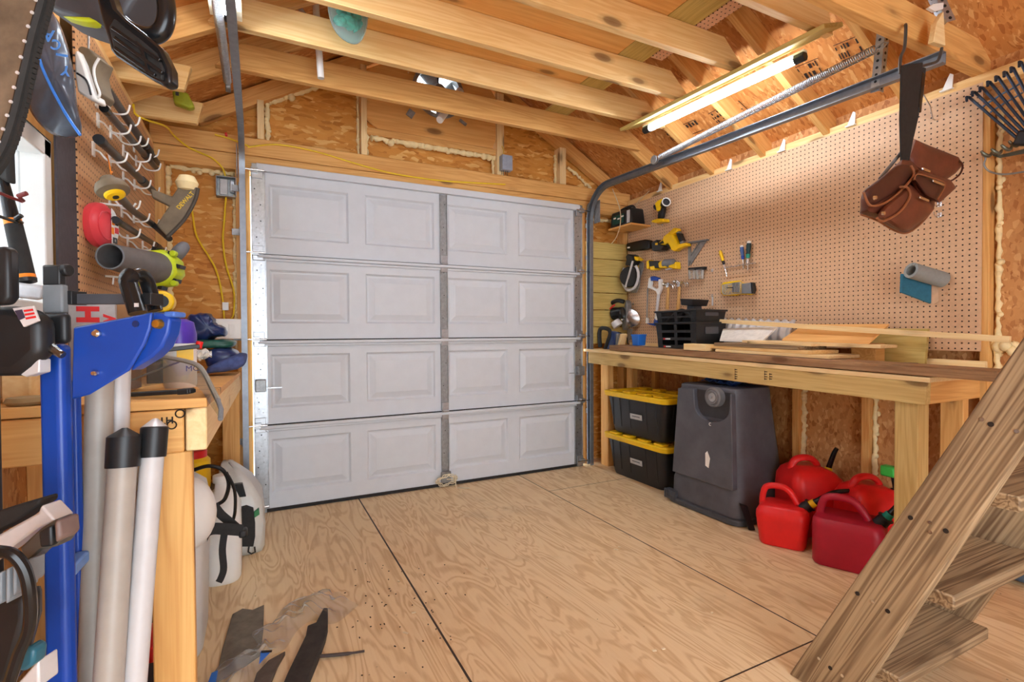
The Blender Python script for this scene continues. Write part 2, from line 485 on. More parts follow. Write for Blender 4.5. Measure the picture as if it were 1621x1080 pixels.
# front wall: sheathing behind the studs, with the door opening, and the gable above
m = M()
y0, y1 = 3.65, 3.662
m.box2((XL-.1, y0, 0), (-.035, y1, 2.3)); m.box2((2.42, y0, 0), (XR+.1, y1, 2.3)); m.box2((-.035, y0, 2.13), (2.42, y1, 2.3))
R_ = lambda x: roof(x)+.12
m.prism([(XL-.1, y0, 2.3), (.93, y0, 2.3), (.93, y0, R_(.93)), (XL-.1, y0, R_(XL-.1))], (0, y1-y0, 0))
m.prism([(1.46, y0, 2.3), (XR+.1, y0, 2.3), (XR+.1, y0, R_(XR+.1)), (1.46, y0, R_(1.46))], (0, y1-y0, 0))
m.box2((.93, y0, 2.3), (1.46, y1, 2.62))
m.prism([(.93, y0, 3.12), (1.46, y0, 3.12), (1.46, y0, R_(1.46)), (1.207, y0, R_(1.207)), (.93, y0, R_(.93))], (0, y1-y0, 0))
STRUCT(obj('wall_front', m, OSBM), 'amber strand board front wall and gable around the garage door')
# right wall
m = M().box2((2.997, YB, 0), (3.009, 3.65, 2.36))
STRUCT(obj('wall_right', m, OSBU), 'strand board right wall seen under the bench and past the pegboard')
# rear wall behind the viewer, with an unseen doorway added as a source of daylight
m = M()
m.box2((XL-.1, YB-.012, 0), (-.42, YB, 2.36)); m.box2((1.35, YB-.012, 0), (XR+.1, YB, 2.36)); m.box2((-.42, YB-.012, 2.12), (1.35, YB, 2.36))
m.prism([(XL-.1, YB, 2.36), (XR+.1, YB, 2.36), (XR+.1, YB, roof(XR+.1)+.12), (1.207, YB, roof(1.207)+.12), (XL-.1, YB, roof(XL-.1)+.12)], (0, -.012, 0))
STRUCT(obj('wall_back', m, OSBU), 'strand board rear wall with an open doorway added to let in daylight')
# left wall with the window opening
WY0, WY1, WZ0, WZ1 = .95, 1.93, 1.16, 1.68
m = M(); xa, xb = -.632, -.62
m.box2((xa, YB, 0), (xb, WY0, 2.36)); m.box2((xa, WY1, 0), (xb, 3.65, 2.36)); m.box2((xa, WY0, 0), (xb, WY1, WZ0)); m.box2((xa, WY0, WZ1), (xb, WY1, 2.36))
STRUCT(obj('wall_left', m, OSBU), 'strand board left wall around the window')
# roof sheathing: two slopes
m = M()
for (xa, xb) in ((1.207, XR+.12), (XL-.12, 1.207)):
    m.prism([(xa, YB, R_(xa)), (xb, YB, R_(xb)), (xb, YB, R_(xb)+.014), (xa, YB, R_(xa)+.014)], (0, 3.67-YB, 0))
STRUCT(obj('ceiling', m, OSBD), 'strand board roof sheathing above the rafters')

# window
win = STRUCT(thing('window_1', (-.58, 1.44, WZ0), 'white framed window above the left bench letting in daylight', None))
m = M()
for (a, b) in (((WY0, WZ0), (WY0+.05, WZ1)), ((WY1-.05, WZ0), (WY1, WZ1)), ((WY0, WZ0), (WY1, WZ0+.05)), ((WY0, WZ1-.05), (WY1, WZ1))):
    m.box2((-.62, a[0], a[1]), (-.535, b[0], b[1]))
m.box2((-.60, 1.42, WZ0), (-.57, 1.46, WZ1))
obj('frame', m, WHITE, win, bevel=.004)
m = M().box2((-.592, WY0+.05, WZ0+.05), (-.588, 1.42, WZ1-.05)); obj('pane', m, GLASS, win)
m = M().box2((-.592, 1.46, WZ0+.05), (-.588, WY1-.05, WZ1-.05)); obj('pane', m, GLASS, win)
# the neighbour's pale siding outside the window
m = M()
for k in range(22): m.box((-1.9, 2.4, .1+k*.15), (.03, 6.5, .145), rotm(0, 5, 0))
STRUCT(obj('siding', m, plain('pale_siding', (236, 242, 248), .6)), 'pale blue siding of the building outside the window')

ORD = ['nearest the garage door', 'second from the garage door', 'third from the garage door', 'fourth from the garage door', 'fifth from the garage door', 'sixth from the garage door', 'seventh from the garage door']
# rafters: pairs every 40 cm
def rafter(y, side, k):
    s = 1 if side == 'right' else -1
    xe = (XR+.08) if s > 0 else (XL-.08)
    p0 = V((xe, y, roof(xe)+.055)); p1 = V((1.207+.055*s, y, roof(1.207+.055*s)+.055))
    o = beam('rafter', p0, p1, .038, .115, PINE2, up=V((0, 0, 1)), bevel=.0015)
    tag(o, '%s slope roof rafter, %s' % (side, ORD[k]), 'rafter', 'roof rafters')
for k, y in enumerate((3.03, 2.62, 2.21, 1.80, 1.39, .56)):
    rafter(y, 'right', k); rafter(y, 'left', k)
for s, nm in ((1, 'right'), (-1, 'left')):           # rafters flat against the gable
    xe = 2.74 if s > 0 else -.325
    o = beam('gable_rafter', (xe, 3.60, roof(xe)+.045), (1.207+.055*s, 3.60, roof(1.207+.055*s)+.045), .06, .1, PINE2, bevel=.0015)
    tag(o, '%s sloping rafter flat against the gable wall' % nm, 'rafter')
m = M().box2((1.19, YB, 3.2), (1.226, 3.64, 3.37)); o = obj('ridge_board', m, PINE2); tag(o, 'ridge board along the peak of the roof', 'board')
# ceiling joists: underside at 2.48
for k, (y, xa, xb) in enumerate(((2.985, -.12, 2.5), (2.582, -.12, 2.36), (2.222, -.12, 2.22), (1.85, -.12, 2.22), (1.45, -.12, 2.36))):
    o = beam('ceiling_joist', (xa, y, 2.55), (xb, y, 2.55), .038, .14, [PINE2, PINE, PINE, PINE, PINE][k], bevel=.002, cut1=-.16 if k < 4 else -.05, cut0=-.12)
    tag(o, 'pine ceiling joist crossing overhead, %s' % ORD[k], 'joist', 'ceiling joists')
o = beam('tie_beam', (.2, 1.115, 2.345), (3.02, 1.115, 2.345), .045, .14, PINE2, bevel=.002)
tag(o, 'low brown tie beam above the tool belt hook', 'beam')
# short joist tails on the left wall
for k, (y, xe, lab) in enumerate(((2.78, -.275, 'upper sawn joist stub jutting from the left wall plate'), (3.19, -.262, 'lower sawn joist stub jutting from the left wall nearer the garage door'))):
    o = beam('joist_stub', (-.64, y, 2.30), (xe, y, 2.30), .038, .115, PINE, bevel=.003, cut1=.03); tag(o, lab, 'joist')
# loft boards lying on the joists
t0 = 2.622
for k, (ya, yb) in enumerate(((-.6, 1.955), (1.965, 2.60))):
    m = M().box2((.49, ya, t0), (1.758, yb, t0+.014))
    tag(obj('loft_sheet', m, PLYW), ['wide amber plywood sheet on the joists nearer the viewer', 'amber plywood sheet on the joists near the gable fan'][k], 'plywood')
m = M().box2((1.762, -.4, t0), (1.935, 3.25, t0+.012)); tag(obj('loft_board', m, SLATW, frame=Matrix.Translation((1.85, 1.4, t0)) @ Matrix.Rotation(PI/2, 4, 'Z')), 'greenish treated board laid along the loft beside the plywood', 'board')
m = M().box2((1.94, -.4, t0), (2.02, 2.15, t0+.006)); tag(obj('pegboard_strip', m, PEGC), 'narrow pale pegboard strip lying on the joists beside the greenish board', 'pegboard')

# front framing
HEAD = []
for k, (za, zb, lab) in enumerate(((2.235, 2.345, 'upper header plank above the garage door'), (2.135, 2.232, 'lower header plank directly above the garage door'))):
    o = beam('header', (XL-.02, YF+.045, (za+zb)/2), (XR+.03, YF+.045, (za+zb)/2), .09, zb-za, PINE2, bevel=.003); tag(o, lab, 'beam')
def stud(x, za, zb, lab, w=.038, y=YF+.045, d=.088, name='wall_stud', mat=PINE2, grp=None):
    o = beam(name, (x, y, za), (x, y, zb), w, d, mat, up=V((0, 1, 0)), bevel=.002); return tag(o, lab, 'stud', grp)
stud(-.505, 0, 2.134, 'corner stud where the left pegboard meets the front wall', .05)
stud(-.075, 0, 2.134, 'door jamb stud left of the garage door behind the track', .08)
stud(2.465, 0, 2.134, 'door jamb stud right of the garage door behind the track', .05)
stud(2.92, 0, 2.134, 'corner stud where the slat boards meet the right pegboard', .05)
for x, zb, lab in ((.665, None, 'gable stud left of the vent fan'), (1.70, None, 'gable stud right of the vent fan beside the grey box'), (.03, None, 'short gable stud at the left end above the door'), (2.27, None, 'short gable stud near the right gable rafter')):
    stud(x, 2.346, roof(x)+.0, lab, .04 if x < 1.6 else .06, mat=PALE)
m = M().box2((.686, 3.585, 2.50), (1.668, 3.645, 2.545)); tag(obj('cross_block', m, PINE2), 'cross block between the gable studs under the fan panel', 'block')

# the vent fan panel with its round hole
fc = V((1.2, 3.585, 2.885)); fr = .175
m = M(); n = 48
inner = [fc+V((fr*math.cos(2*PI*i/n), 0, fr*math.sin(2*PI*i/n))) for i in range(n)]
x0, x1, z0, z1 = .69, 1.668, 2.548, 3.14
def onrect(a):
    dx, dz = math.cos(a), math.sin(a)
    k = min(((x1-fc.x) if dx > 0 else (fc.x-x0))/max(abs(dx), 1e-6), ((z1-fc.z) if dz > 0 else (fc.z-z0))/max(abs(dz), 1e-6))
    for sg, lim in ((1, .361), (-1, .352)):
        if dz+sg*.58*dx > 1e-6: k = min(k, lim/(dz+sg*.58*dx))
    return fc+V((dx*k, 0, dz*k))
outer = [onrect(2*PI*i/n) for i in range(n)]
bk = V((0, .012, 0))
vs = inner+outer+[p+bk for p in inner]+[p+bk for p in outer]
fs = []
for i in range(n):
    j = (i+1) % n
    fs += [(i, j, n+j, n+i), (2*n+i, 3*n+i, 3*n+j, 2*n+j), (i, 2*n+i, 2*n+j, j), (n+i, n+j, 3*n+j, 3*n+i)]
m.add(vs, fs)
tag(obj('fan_panel', m, PLYW), 'plywood panel on the gable with a round hole for the vent fan', 'panel')
fan = thing('vent_fan', fc, 'grey metal vent fan in the round gable opening', 'fan')
m = M().lathe([(fr-.003, -.03), (fr+.02, -.03), (fr+.02, -.022), (fr-.003, -.018), (fr-.003, .06), (fr-.008, .06), (fr-.008, -.03), (fr-.003, -.03)], fc, (0, 1, 0), 40, caps=False); obj('ring', m, STEELD, fan)
for k in range(4):
    a = k*PI/2+.35
    m = M()
    R = Matrix.Rotation(-a, 3, 'Y')
    def blade(u, v):
        r_ = .04+u*.118; ww = .03+.07*u
        return fc+R @ V((r_, .02+(v-.5)*.05, (v-.5)*ww*1.5))
    m.grid(blade, 6, 6); obj('blade', m, STEELD, fan, solid=.002)
m = M().lathe([(.001, -.06), (.04, -.06), (.048, -.05), (.048, .0), (.03, .03), (.001, .03)], fc, (0, 1, 0), 24); obj('motor', m, STEELD, fan)
for k in range(4):
    a = k*PI/2+.1
    m = M().bar(fc+V((.04*math.cos(a), -.035, .04*math.sin(a))), fc+V((.185*math.cos(a), -.03, .185*math.sin(a))), .012, .004); obj('bracket', m, BLACK, fan)

# slat boards right of the door
for k in range(6):
    za = 1.02+k*.146
    o = beam('slat_board', (2.49, 3.553, za+.071), (2.925, 3.553, za+.071), .014, .141, SLATW, bevel=.002)
    tag(o, 'greenish slat board right of the door, %s' % ['lowest, just above the bench', 'second from the bench', 'third from the bench', 'fourth from the bench', 'fifth from the bench', 'topmost, under the charger shelf'][k], 'board', 'slat boards in the right corner')
# right wall studs and plate
for k, y in enumerate((1.07, 1.59, 1.99, 2.42, 2.83, 3.24, .66)):
    if k == 0: y = 1.088
    o = beam('wall_stud', (2.97, y, 0), (2.97, y, 2.15), .032 if k == 0 else .04, .05, PINE2, up=V((1, 0, 0)), bevel=.002)
    tag(o, ['right wall stud at the rear edge of the pegboard', 'right wall stud under the bench behind the gas cans, nearer the viewer', 'right wall stud under the bench behind the gas cans, farther', 'right wall stud behind the upturned bin', 'right wall stud between the bin and the totes', 'right wall stud behind the stacked totes', 'right wall stud behind the plank ladder'][k], 'stud', 'right wall studs')
o = beam('top_plate', (2.966, YB, 2.245), (2.966, 3.55, 2.245), .058, .064, PINE, bevel=.002); tag(o, 'top plate along the right wall above the pegboard', 'beam')
o = beam('top_plate', (-.575, YB, 2.215), (-.575, 3.55, 2.215), .09, .06, PINE, bevel=.002); tag(o, 'top plate along the left wall', 'beam')
for y, lab in ((2.0, 'left wall stud beside the window'), (.9, 'left wall stud at the near side of the window'), (2.6, 'left wall stud behind the left pegboard')):
    o = beam('wall_stud', (-.576, y, 0), (-.576, y, 2.18), .04, .088, PINE2, up=V((1, 0, 0)), bevel=.002); tag(o, lab, 'stud')
m = M().box2((-.531, 1.94, .95), (-.525, 2.118, 1.98)); tag(obj('tar_paper', m, plain('tar_paper', (78, 72, 76), .8, 0, .15, 50, .3)), 'dark tar paper strip between the window and the left pegboard', 'paper')

# pegboards
m = M().box2((2.935, 1.096, 1.02), (2.941, 3.545, 2.236)); obj_ = obj('pegboard', m, PEG); tag(obj_, 'large brown pegboard covering the right wall above the bench', 'pegboard')
m = M().box2((-.528, 2.12, 1.02), (-.522, 3.52, 2.2)); tag(obj('pegboard', m, PEGL), 'orange brown pegboard on the left wall beside the window', 'pegboard')

# expanding foam beads
def foam(name, p0, p1, lab, r=.013, n=None, dirv=None):
    p0, p1 = V(p0), V(p1); L = (p1-p0).length; n = n or int(L/.02)+2
    pts = [p0.lerp(p1, i/n)+V([random.uniform(-.004, .004) for _ in range(3)]) for i in range(n+1)]
    m = M().tube(pts, [r*random.uniform(.65, 1.5) for _ in pts], 8)
    for _ in range(int(L/.05)):
        q = random.choice(pts); m.ball(q+V([random.uniform(-.01, .01), random.uniform(-.008, 0), random.uniform(-.016, .004)]), r*random.uniform(.8, 1.5), None, 8, 6)
    return tag(obj(name, m, FOAM, ang=80), lab, 'foam')
foam('foam_bead', (-.47, 3.63, 1.05), (-.47, 3.63, 2.12), 'foam bead down the corner stud left of the yellow cables')
foam('foam_bead', (-.46, 3.63, 2.125), (-.12, 3.63, 2.125), 'foam bead under the header above the electrical box')
foam('foam_bead', (-.123, 3.63, 1.0), (-.123, 3.63, 2.1), 'foam bead along the left door jamb', .011)
foam('foam_bead', (.07, 3.63, 2.36), (.07, 3.63, 2.60), 'foam bead at the left end of the gable above the door')
foam('foam_bead', (.08, 3.63, 2.61), (.42, 3.63, 2.80), 'foam bead rising under the left gable rafter', .016)
foam('foam_bead', (.638, 3.64, 2.36), (.638, 3.64, 2.92), 'foam bead along the left side of the gable stud', .009)
foam('foam_bead', (.692, 3.61, 2.36), (.692, 3.61, 2.56), 'foam bead along the right side of the gable stud', .009)
foam('foam_bead', (.72, 3.61, 2.487), (1.66, 3.61, 2.487), 'drooping foam bead under the cross block below the fan', .018)
foam('foam_bead', (1.655, 3.61, 2.36), (1.655, 3.61, 2.47), 'short foam bead left of the grey box stud', .009)
foam('foam_bead', (2.235, 3.63, 2.36), (2.235, 3.63, 2.60), 'foam bead beside the short right gable stud', .010)
foam('foam_bead', (2.36, 3.63, 2.52), (2.60, 3.63, 2.37), 'foam bead under the right gable rafter', .010)
foam('foam_bead', (.98, 3.60, 2.86), (.98, 3.60, 3.0), 'short foam bead left of the fan', .010)
foam('foam_bead', (2.985, 1.96, .28), (2.985, 1.96, .93), 'foam bead on the wall behind the far gas can', .012)
foam('foam_bead', (2.985, 1.56, .28), (2.985, 1.56, .93), 'foam bead on the wall behind the right gas can', .012)
foam('foam_bead', (2.99, 1.055, .9), (2.99, 1.055, 2.1), 'foam bead down the strand board right of the pegboard', .010)
foam('foam_bead', (2.5, 3.62, 2.10), (2.9, 3.62, 2.10), 'foam bead under the header above the charger', .012)

# ================================================================== GARAGE DOOR
door = STRUCT(thing('door_1', (1.2, 3.53, 0), 'white raised panel sectional garage door with steel stiles', 'door'))
DX0, DX1, DYF = -.03, 2.415, 3.51
cols_x = [(.067, .547), (.655, 1.14), (1.241, 1.724), (1.823, 2.31)]
for k in range(4):
    za, zb = .02+k*.533, .02+(k+1)*.533-.012
    pz0, pz1 = za+.10, zb-.085
    m = M()
    y = DYF
    def q(xa, xb, z_a, z_b): m.add([(xa, y, z_a), (xb, y, z_a), (xb, y, z_b), (xa, y, z_b)], [(0, 1, 2, 3)])
    xs = [DX0]+[c for p in cols_x for c in p]+[DX1]
    for i in range(len(xs)-1):
        if i % 2 == 0: q(xs[i], xs[i+1], za, zb)
        else:
            xa, xb = xs[i], xs[i+1]
            q(xa, xb, za, pz0); q(xa, xb, pz1, zb)
            rings = []
            for ins, dp in ((0, 0), (.012, .014), (.022, .014), (.06, .001)):
                rings.append([(xa+ins, y+dp, pz0+ins), (xb-ins, y+dp, pz0+ins), (xb-ins, y+dp, pz1-ins), (xa+ins, y+dp, pz1-ins)])
            m.loft(rings, caps=False); m.add(rings[-1], [(0, 1, 2, 3)])
    m.box2((DX0, y+.035, za), (DX1, y+.04, zb))
    m.box2((DX0, y, za-.001), (DX1, y+.04, za)); m.box2((DX0, y, zb), (DX1, y+.04, zb+.001)); m.box2((DX0-.001, y, za), (DX0, y+.04, zb)); m.box2((DX1, y, za), (DX1+.001, y+.04, zb))
    sec = obj('door_section', m, WHITEP, door, flat=True)
    m = M().box2((DX0+.03, y-.030, zb-.016), (DX1-.03, y-.001, zb+(.004 if k < 3 else .03)))
    if k < 3: m.box2((DX0+.03, y-.014, zb-.034), (DX1-.03, y-.001, zb-.016))
    obj('section_lip', m, WHITEP, sec, bevel=.004)
    if k < 3: obj('joint_shadow', M().box2((DX0, y+.012, zb-.01), (DX1, y+.036, zb+.022)), BLACKM, sec)  # black strip added in the gap: seam shadow as colour, blocks outside light
    # steel stiles with punched holes
    for nm, xa, xb in (('end_stile', DX0, .05), ('end_stile', 2.335, DX1), ('center_stile', 1.181, 1.236)):
        m = M().box2((xa, y-.008, za+.005), (xb, y-.0005, zb-.02))
        m.box2((xa, y-.014, za+.005), (xa+.006, y-.0005, zb-.02)); m.box2((xb-.006, y-.014, za+.005), (xb, y-.0005, zb-.02))
        st = obj(nm, m, STEEL if nm != 'center_stile' else STEELD, sec, bevel=.001)
    # rivets and holes on the stiles
m = M(); m2 = M()
for xa, xb in ((DX0, .05), (2.335, DX1)):
    for k in range(60):
        z = .08+k*.034+random.uniform(-.006, .006); x = (xa+xb)/2+random.choice((-.012, .012, .02, -.02, 0))
        (m if k % 3 else m2).cyl((x, DYF-.0115, z), (x, DYF-.0085, z), .004, n=8)
for k in range(50):
    z = .08+k*.041; x = 1.2085+random.choice((-.01, .01, 0)); (m2 if k % 4 == 0 else m).cyl((x, DYF-.0115, z), (x, DYF-.0085, z), .0035, n=8)
tag(obj('rivet', m, STEELD, door), None, None, None, 'stuff'); tag(obj('punched_hole', m2, BLACK, door), None, None, None, 'stuff')
# hinges and rollers
for k in range(5):
    z = .02+k*.533
    for s, xe in ((-1, DX0), (1, DX1)):
        m = M()
        zz = z+(.03 if k == 0 else -.03 if k == 4 else 0)
        m.box((xe-s*.035, DYF-.018, zz), (.06, .012, .09)); m.box((xe-s*.02, DYF-.03, zz), (.04, .03, .035))
        h_ = obj('hinge', m, STEEL, door, bevel=.002)
        m = M().cyl((xe-s*.075, DYF-.042, zz), (xe+s*.05, DYF-.042, zz), .0055, n=12); obj('roller_axle', m, CHROME, h_)
    if 0 < k < 4:
        m = M().box((1.2085, DYF-.017, z), (.05, .012, .12)); m.cyl((1.185, DYF-.026, z), (1.232, DYF-.026, z), .009, n=12)
        obj('hinge', m, STEEL, door, bevel=.002)
for xe, s in ((.01, 1), (2.38, -1)):
    z = .80
    m = M().box((xe, DYF-.03, z), (.06, .045, .075)); lk = obj('slide_bolt', m, STEELD, door, bevel=.004)
    m = M().bar((xe+s*.02, DYF-.045, z-.015), (xe+s*.12, DYF-.045, z-.015), .012, .006); obj('bolt_bar', m, STEEL, lk)
m = M().box2((DX0, DYF-.01, .003), (DX1, DYF+.035, .022)); obj('bottom_seal', m, BLACKM, door)
m = M().box2((1.17, DYF-.03, .03), (1.245, DYF-.015, .11)); obj('pull_bracket', m, STEELD, door, bevel=.003)
cp = M()
c0 = V((1.205, DYF-.045, .06))
pts = [c0]
for i in range(50):
    a = i/50*2*PI*3.2
    rr_ = .058+.014*math.sin(i*1.7)
    pts.append(V((1.20+rr_*1.15*math.cos(a), 3.455-.03*math.sin(a)-.004*(i//16), .006+.052*(1+math.sin(a)*rr_/.072))))
for i in range(6): pts.append(V((1.26+.016*i, 3.42-.012*i, .005)))
o = obj('pull_cord', M().tube(smooth(pts, 3), .0035, 6), plain('cream_cord', (226, 214, 186), .7)); tag(o, 'coiled cream cord lying at the foot of the garage door', 'cord')

# door tracks: rolled steel channel
def channel(path, x, mouth):
    """path of (y,z); C section opening towards +x*mouth"""
    m = M(); prof = [(-.016, -.025), (.016, -.025), (.016, -.021), (-.0125, -.021), (-.0125, .021), (.016, .021), (.016, .025), (-.016, .025)]
    rings = []
    P = [V((x, a, b)) for a, b in path]
    for i, p in enumerate(P):
        tg = (P[min(i+1, len(P)-1)]-P[max(i-1, 0)]).normalized(); nn = V((1, 0, 0)).cross(tg)
        rings.append([p+V((mouth*a, 0, 0))+nn*b for a, b in prof])
    m.loft(rings); return m
def track(x, mouth, lab, yback, zback, zt):
    t_ = thing('door_track', (x, 3.45, 0), lab, 'track', 'garage door tracks')
    v = [(3.47, .01), (3.47, 1.2), (3.465, zt-.26)]
    obj('vertical_rail', channel(v, x, mouth), TRACKM, t_)
    c = [(3.465-.24*(1-math.cos(a)), zt-.26+.24*math.sin(a)) for a in [PI/2*i/10 for i in range(11)]]
    obj('curved_rail', channel(c, x, mouth), TRACKM, t_)
    obj('horizontal_rail', channel([(3.225, zt-.02), (2.2, (zt-.02+zback)/2), (yback, zback)], x, mouth), TRACKM, t_)
    for z in (.45, 1.1, 1.75, 2.02):
        m = M().box((x-mouth*.02, 3.52, z), (.004, .09, .035)); m.box((x-mouth*.04, 3.556, z), (.045, .004, .04)); obj('wall_bracket', m, STEELD, t_, bevel=.001)
    m = M()
    m.box((x-mouth*.025, 3.40, zt-.20), (.004, .08, .18), rotm(0, 0, 0)); obj('flag_bracket', m, STEELD, t_, bevel=.001)
    return t_
tR = track(2.47, -1, 'right galvanised garage door track curving back overhead beside the pegboard', 1.045, 2.212, 2.305)
tL = track(-.075, 1, 'left galvanised garage door track rising and running back overhead', .6, 2.33, 2.34)
def perf(p0, p1, lab, parent=None, w=.035, nrm=V((0, 1, 0))):
    """perforated angle iron hanger"""
    p0, p1 = V(p0), V(p1); R = frame_of(p0, p1, nrm); L = (p1-p0).length
    m = M()
    m.bar(p0, p1, w, .002, nrm)
    side = R @ V((0, 1, 0))
    off = side*(w/2)-V(R @ V((0, 0, 1)))*(w/2)
    m.bar(p0+off, p1+off, .002, w, nrm)
    m.mat(1)
    k = int(L/.028)
    for i in range(k):
        c = p0.lerp(p1, (i+.5)/k); z_ = R @ V((0, 0, 1))
        m.cyl(c-z_*.0022, c+z_*.0022, .0065, n=10)
        cc = c+off; m.cyl(cc-side*.0022, cc+side*.0022, .006, n=10)
    return obj('perforated_hanger', m, [STEEL, BLACK], parent, ang=40)
o = perf((2.50, 1.29, 2.185), (2.50, 1.25, 2.60), '', tR, nrm=V((0, -1, 0)))
perf((2.585, 1.07, 2.40), (2.55, 1.13, 2.62), '', tR, nrm=V((-.6, -1, .1)))
def spring(p0, p1, lab, r=.0175, turns=150):
    p0, p1 = V(p0), V(p1)
    s_ = thing('extension_spring', p0, lab, 'spring', 'garage door springs')
    R = frame_of(p0, p1); L = (p1-p0).length; n = turns*9
    pts = [p0+R @ V((L*i/n, r*math.cos(2*PI*i/9), r*math.sin(2*PI*i/9))) for i in range(n+1)]
    obj('coil', M().tube(pts, .0026, 5), STEEL, s_, ang=80)
    x_ = R @ V((1, 0, 0))
    obj('hook', M().tube([p1, p1+x_*.03+V((0, 0, .012)), p1+x_*.05, p1+x_*.03-V((0, 0, .012))], .003, 6), STEELD, s_)
    obj('pulley', M().cyl(p0-x_*.05-V((.012, 0, 0)), p0-x_*.05+V((.012, 0, 0)), .03), STEELD, s_, bevel=.003)
    return s_
spring((2.425, 2.60, 2.36-.07), (2.42, 1.27, 2.345), 'stretched coil spring running beside the right door track')
spring((-.125, 3.0, 2.42), (-.135, 1.2, 2.43), 'stretched coil spring running beside the left door track', turns=190)
# top roller pulley wheels at the corners
m = M().cyl((2.505, 3.52, 2.17), (2.53, 3.52, 2.17), .045); tag(obj('pulley_wheel', m, STEELD, bevel=.004), 'small steel cable pulley at the top right corner of the door', 'pulley')

# ================================================================== LIGHTS
def shop_light(p0, p1, lab, board):
    p0, p1 = V(p0), V(p1); a = (p1-p0).normalized()
    t_ = thing('shop_light', (p0+p1)/2, lab, 'light', 'tube shop lights')
    obj('tube', M().cyl(p0+a*.045, p1-a*.045, .019, n=20), LED, t_)
    for q, s in ((p0, 1), (p1, -1)):
        obj('end_cap', M().cyl(q, q+a*s*.05, .024, n=8), BLACK, t_, bevel=.003)
    obj('housing', M().bar(p0+V((0, 0, .021)), p1+V((0, 0, .021)), .03, .012), WHITE, t_)
    return t_
ax0, ax1 = at(1020, 207, z=2.42), at(1275, 88, z=2.42)
shop_light(ax0, ax1, 'lit tube shop light under the board beneath the joist ends', None)
b0, b1 = ax0+V((-.03, .12, .055)), ax1+V((-.03, -.15, .055))
o = beam('light_board', b0, b1, .16, .02, SLATW, up=V((-.35, 0, 1)), bevel=.002); tag(o, 'greenish board carrying the lit shop light', 'board')
l0, l1 = V((-.10, 2.44, 2.445)), V((-.11, 1.2, 2.445))
shop_light(l0, l1, 'tube shop light on the cream board above the left door track', None)
m = M().box2((-.165, .9, 2.467), (-.045, 2.49, 2.478)); tag(obj('light_board', m, CREAM), 'cream board carrying the left shop light', 'board')
# ================================================================== RIGHT BENCH
def zb(y): return .925+.0225*(y-1.09)
rb = thing('workbench', (2.7, 2.3, 0), 'long pine workbench along the right wall under the pegboard', 'workbench')
ya, yb = 1.09, 3.47
beam('fascia', (2.47, ya, zb(ya)-.069), (2.47, yb, zb(yb)-.069), .04, .094, TREATED, rb, bevel=.003)
beam('end_rail', (2.49, 1.112, zb(ya)-.069), (2.925, 1.112, zb(ya)-.069), .04, .094, PINE2, rb, bevel=.003)
m = M().prism([(2.445, ya-.015, zb(ya)-.022), (2.93, ya-.015, zb(ya)-.022), (2.93, 3.53, zb(3.53)-.022), (2.445, 3.53, zb(3.53)-.022)], (0, 0, .021))
obj('worktop', m, PALE, rb, bevel=.002, frame=Matrix.Translation((2.7, 2.3, .94)) @ Matrix.Rotation(PI/2, 4, 'Z'))
for (x, y, w, d, mt) in ((2.535, 1.18, .09, .09, TREATED), (2.615, 3.43, .06, .1, PINE2), (2.88, 1.17, .05, .09, PINE2), (2.88, 3.43, .05, .09, PINE2)):
    beam('leg', (x, y, 0), (x, y, zb(y)-.022 if x > 2.6 else zb(y)-.117), d, w, mt, rb, up=V((1, 0, 0)), bevel=.004)
m = M()
for px, n_ in ((1165, 5), (1212, 4), (1220, 3)):
    p = at(px, 592, x=2.4495)
    for i in range(n_): m.box((2.4488, p.y-.004*(i % 2), p.z-.028+i*.013), (.0012, .016-.004*(i % 2), .004)); m.box((2.4488, p.y+.005, p.z-.028+i*.013), (.0012, .003, .010))
obj('ink_stamp', m, INK, rb)
o = beam('backsplash', (2.922, 1.07, zb(1.07)+.024), (2.922, 3.5, zb(3.5)+.024), .022, .055, PALE, bevel=.002); tag(o, 'pale pine strip standing along the wall at the back of the right bench', 'board')
# dark plank on the bench
p0, p1 = V((2.52, .86, zb(.86)+.024)), V((2.56, 3.22, zb(3.22)+.024))
o = beam('plank', p0, p1, .17, .04, DARKW, bevel=.004); tag(o, 'long dark stained plank lying along the front of the right bench', 'plank')
PT = lambda y: zb(y)+.046
# stack of boards
def bd(ya, yb, x, w, z, h, mt, lab, rz=0, name='board_offcut', grp='boards stacked on the right bench'):
    c = V((x, (ya+yb)/2, z+h/2+.0225*((ya+yb)/2-1.8))); L = yb-ya; d = V((math.sin(math.radians(rz)), math.cos(math.radians(rz)), .0225))*L/2
    o = beam(name, c-d, c+d, w, h, mt, bevel=.0015); return tag(o, lab, 'board', grp)
z0 = PT(1.8)
bd(1.50, 2.18, 2.60, .26, z0, .016, PALE, 'bottom board of the stack on the right bench')
bd(1.60, 2.34, 2.61, .24, z0+.017, .018, PINE, 'second board up in the stack on the right bench', 2)
bd(1.66, 2.20, 2.60, .24, z0+.036, .018, WEATH, 'bark edged board in the middle of the stack on the right bench', 1)
bd(1.36, 2.10, 2.70, .16, z0+.055, .016, PALE, 'fourth board up in the stack, sticking out towards the viewer', -3)
bd(1.62, 2.00, 2.56, .07, z0+.0555, .014, PALE, 'narrow strip on top of the stack by its front edge', 0)
bd(2.24, 2.42, 2.50, .09, PT(1.8)+.0005, .04, PALE, 'short pine block beside the black crates')
bd(1.30, 1.52, 2.78, .10, zb(1.8)+.001, .02, SLATW, 'greenish offcut on the bench near the stack', -8)
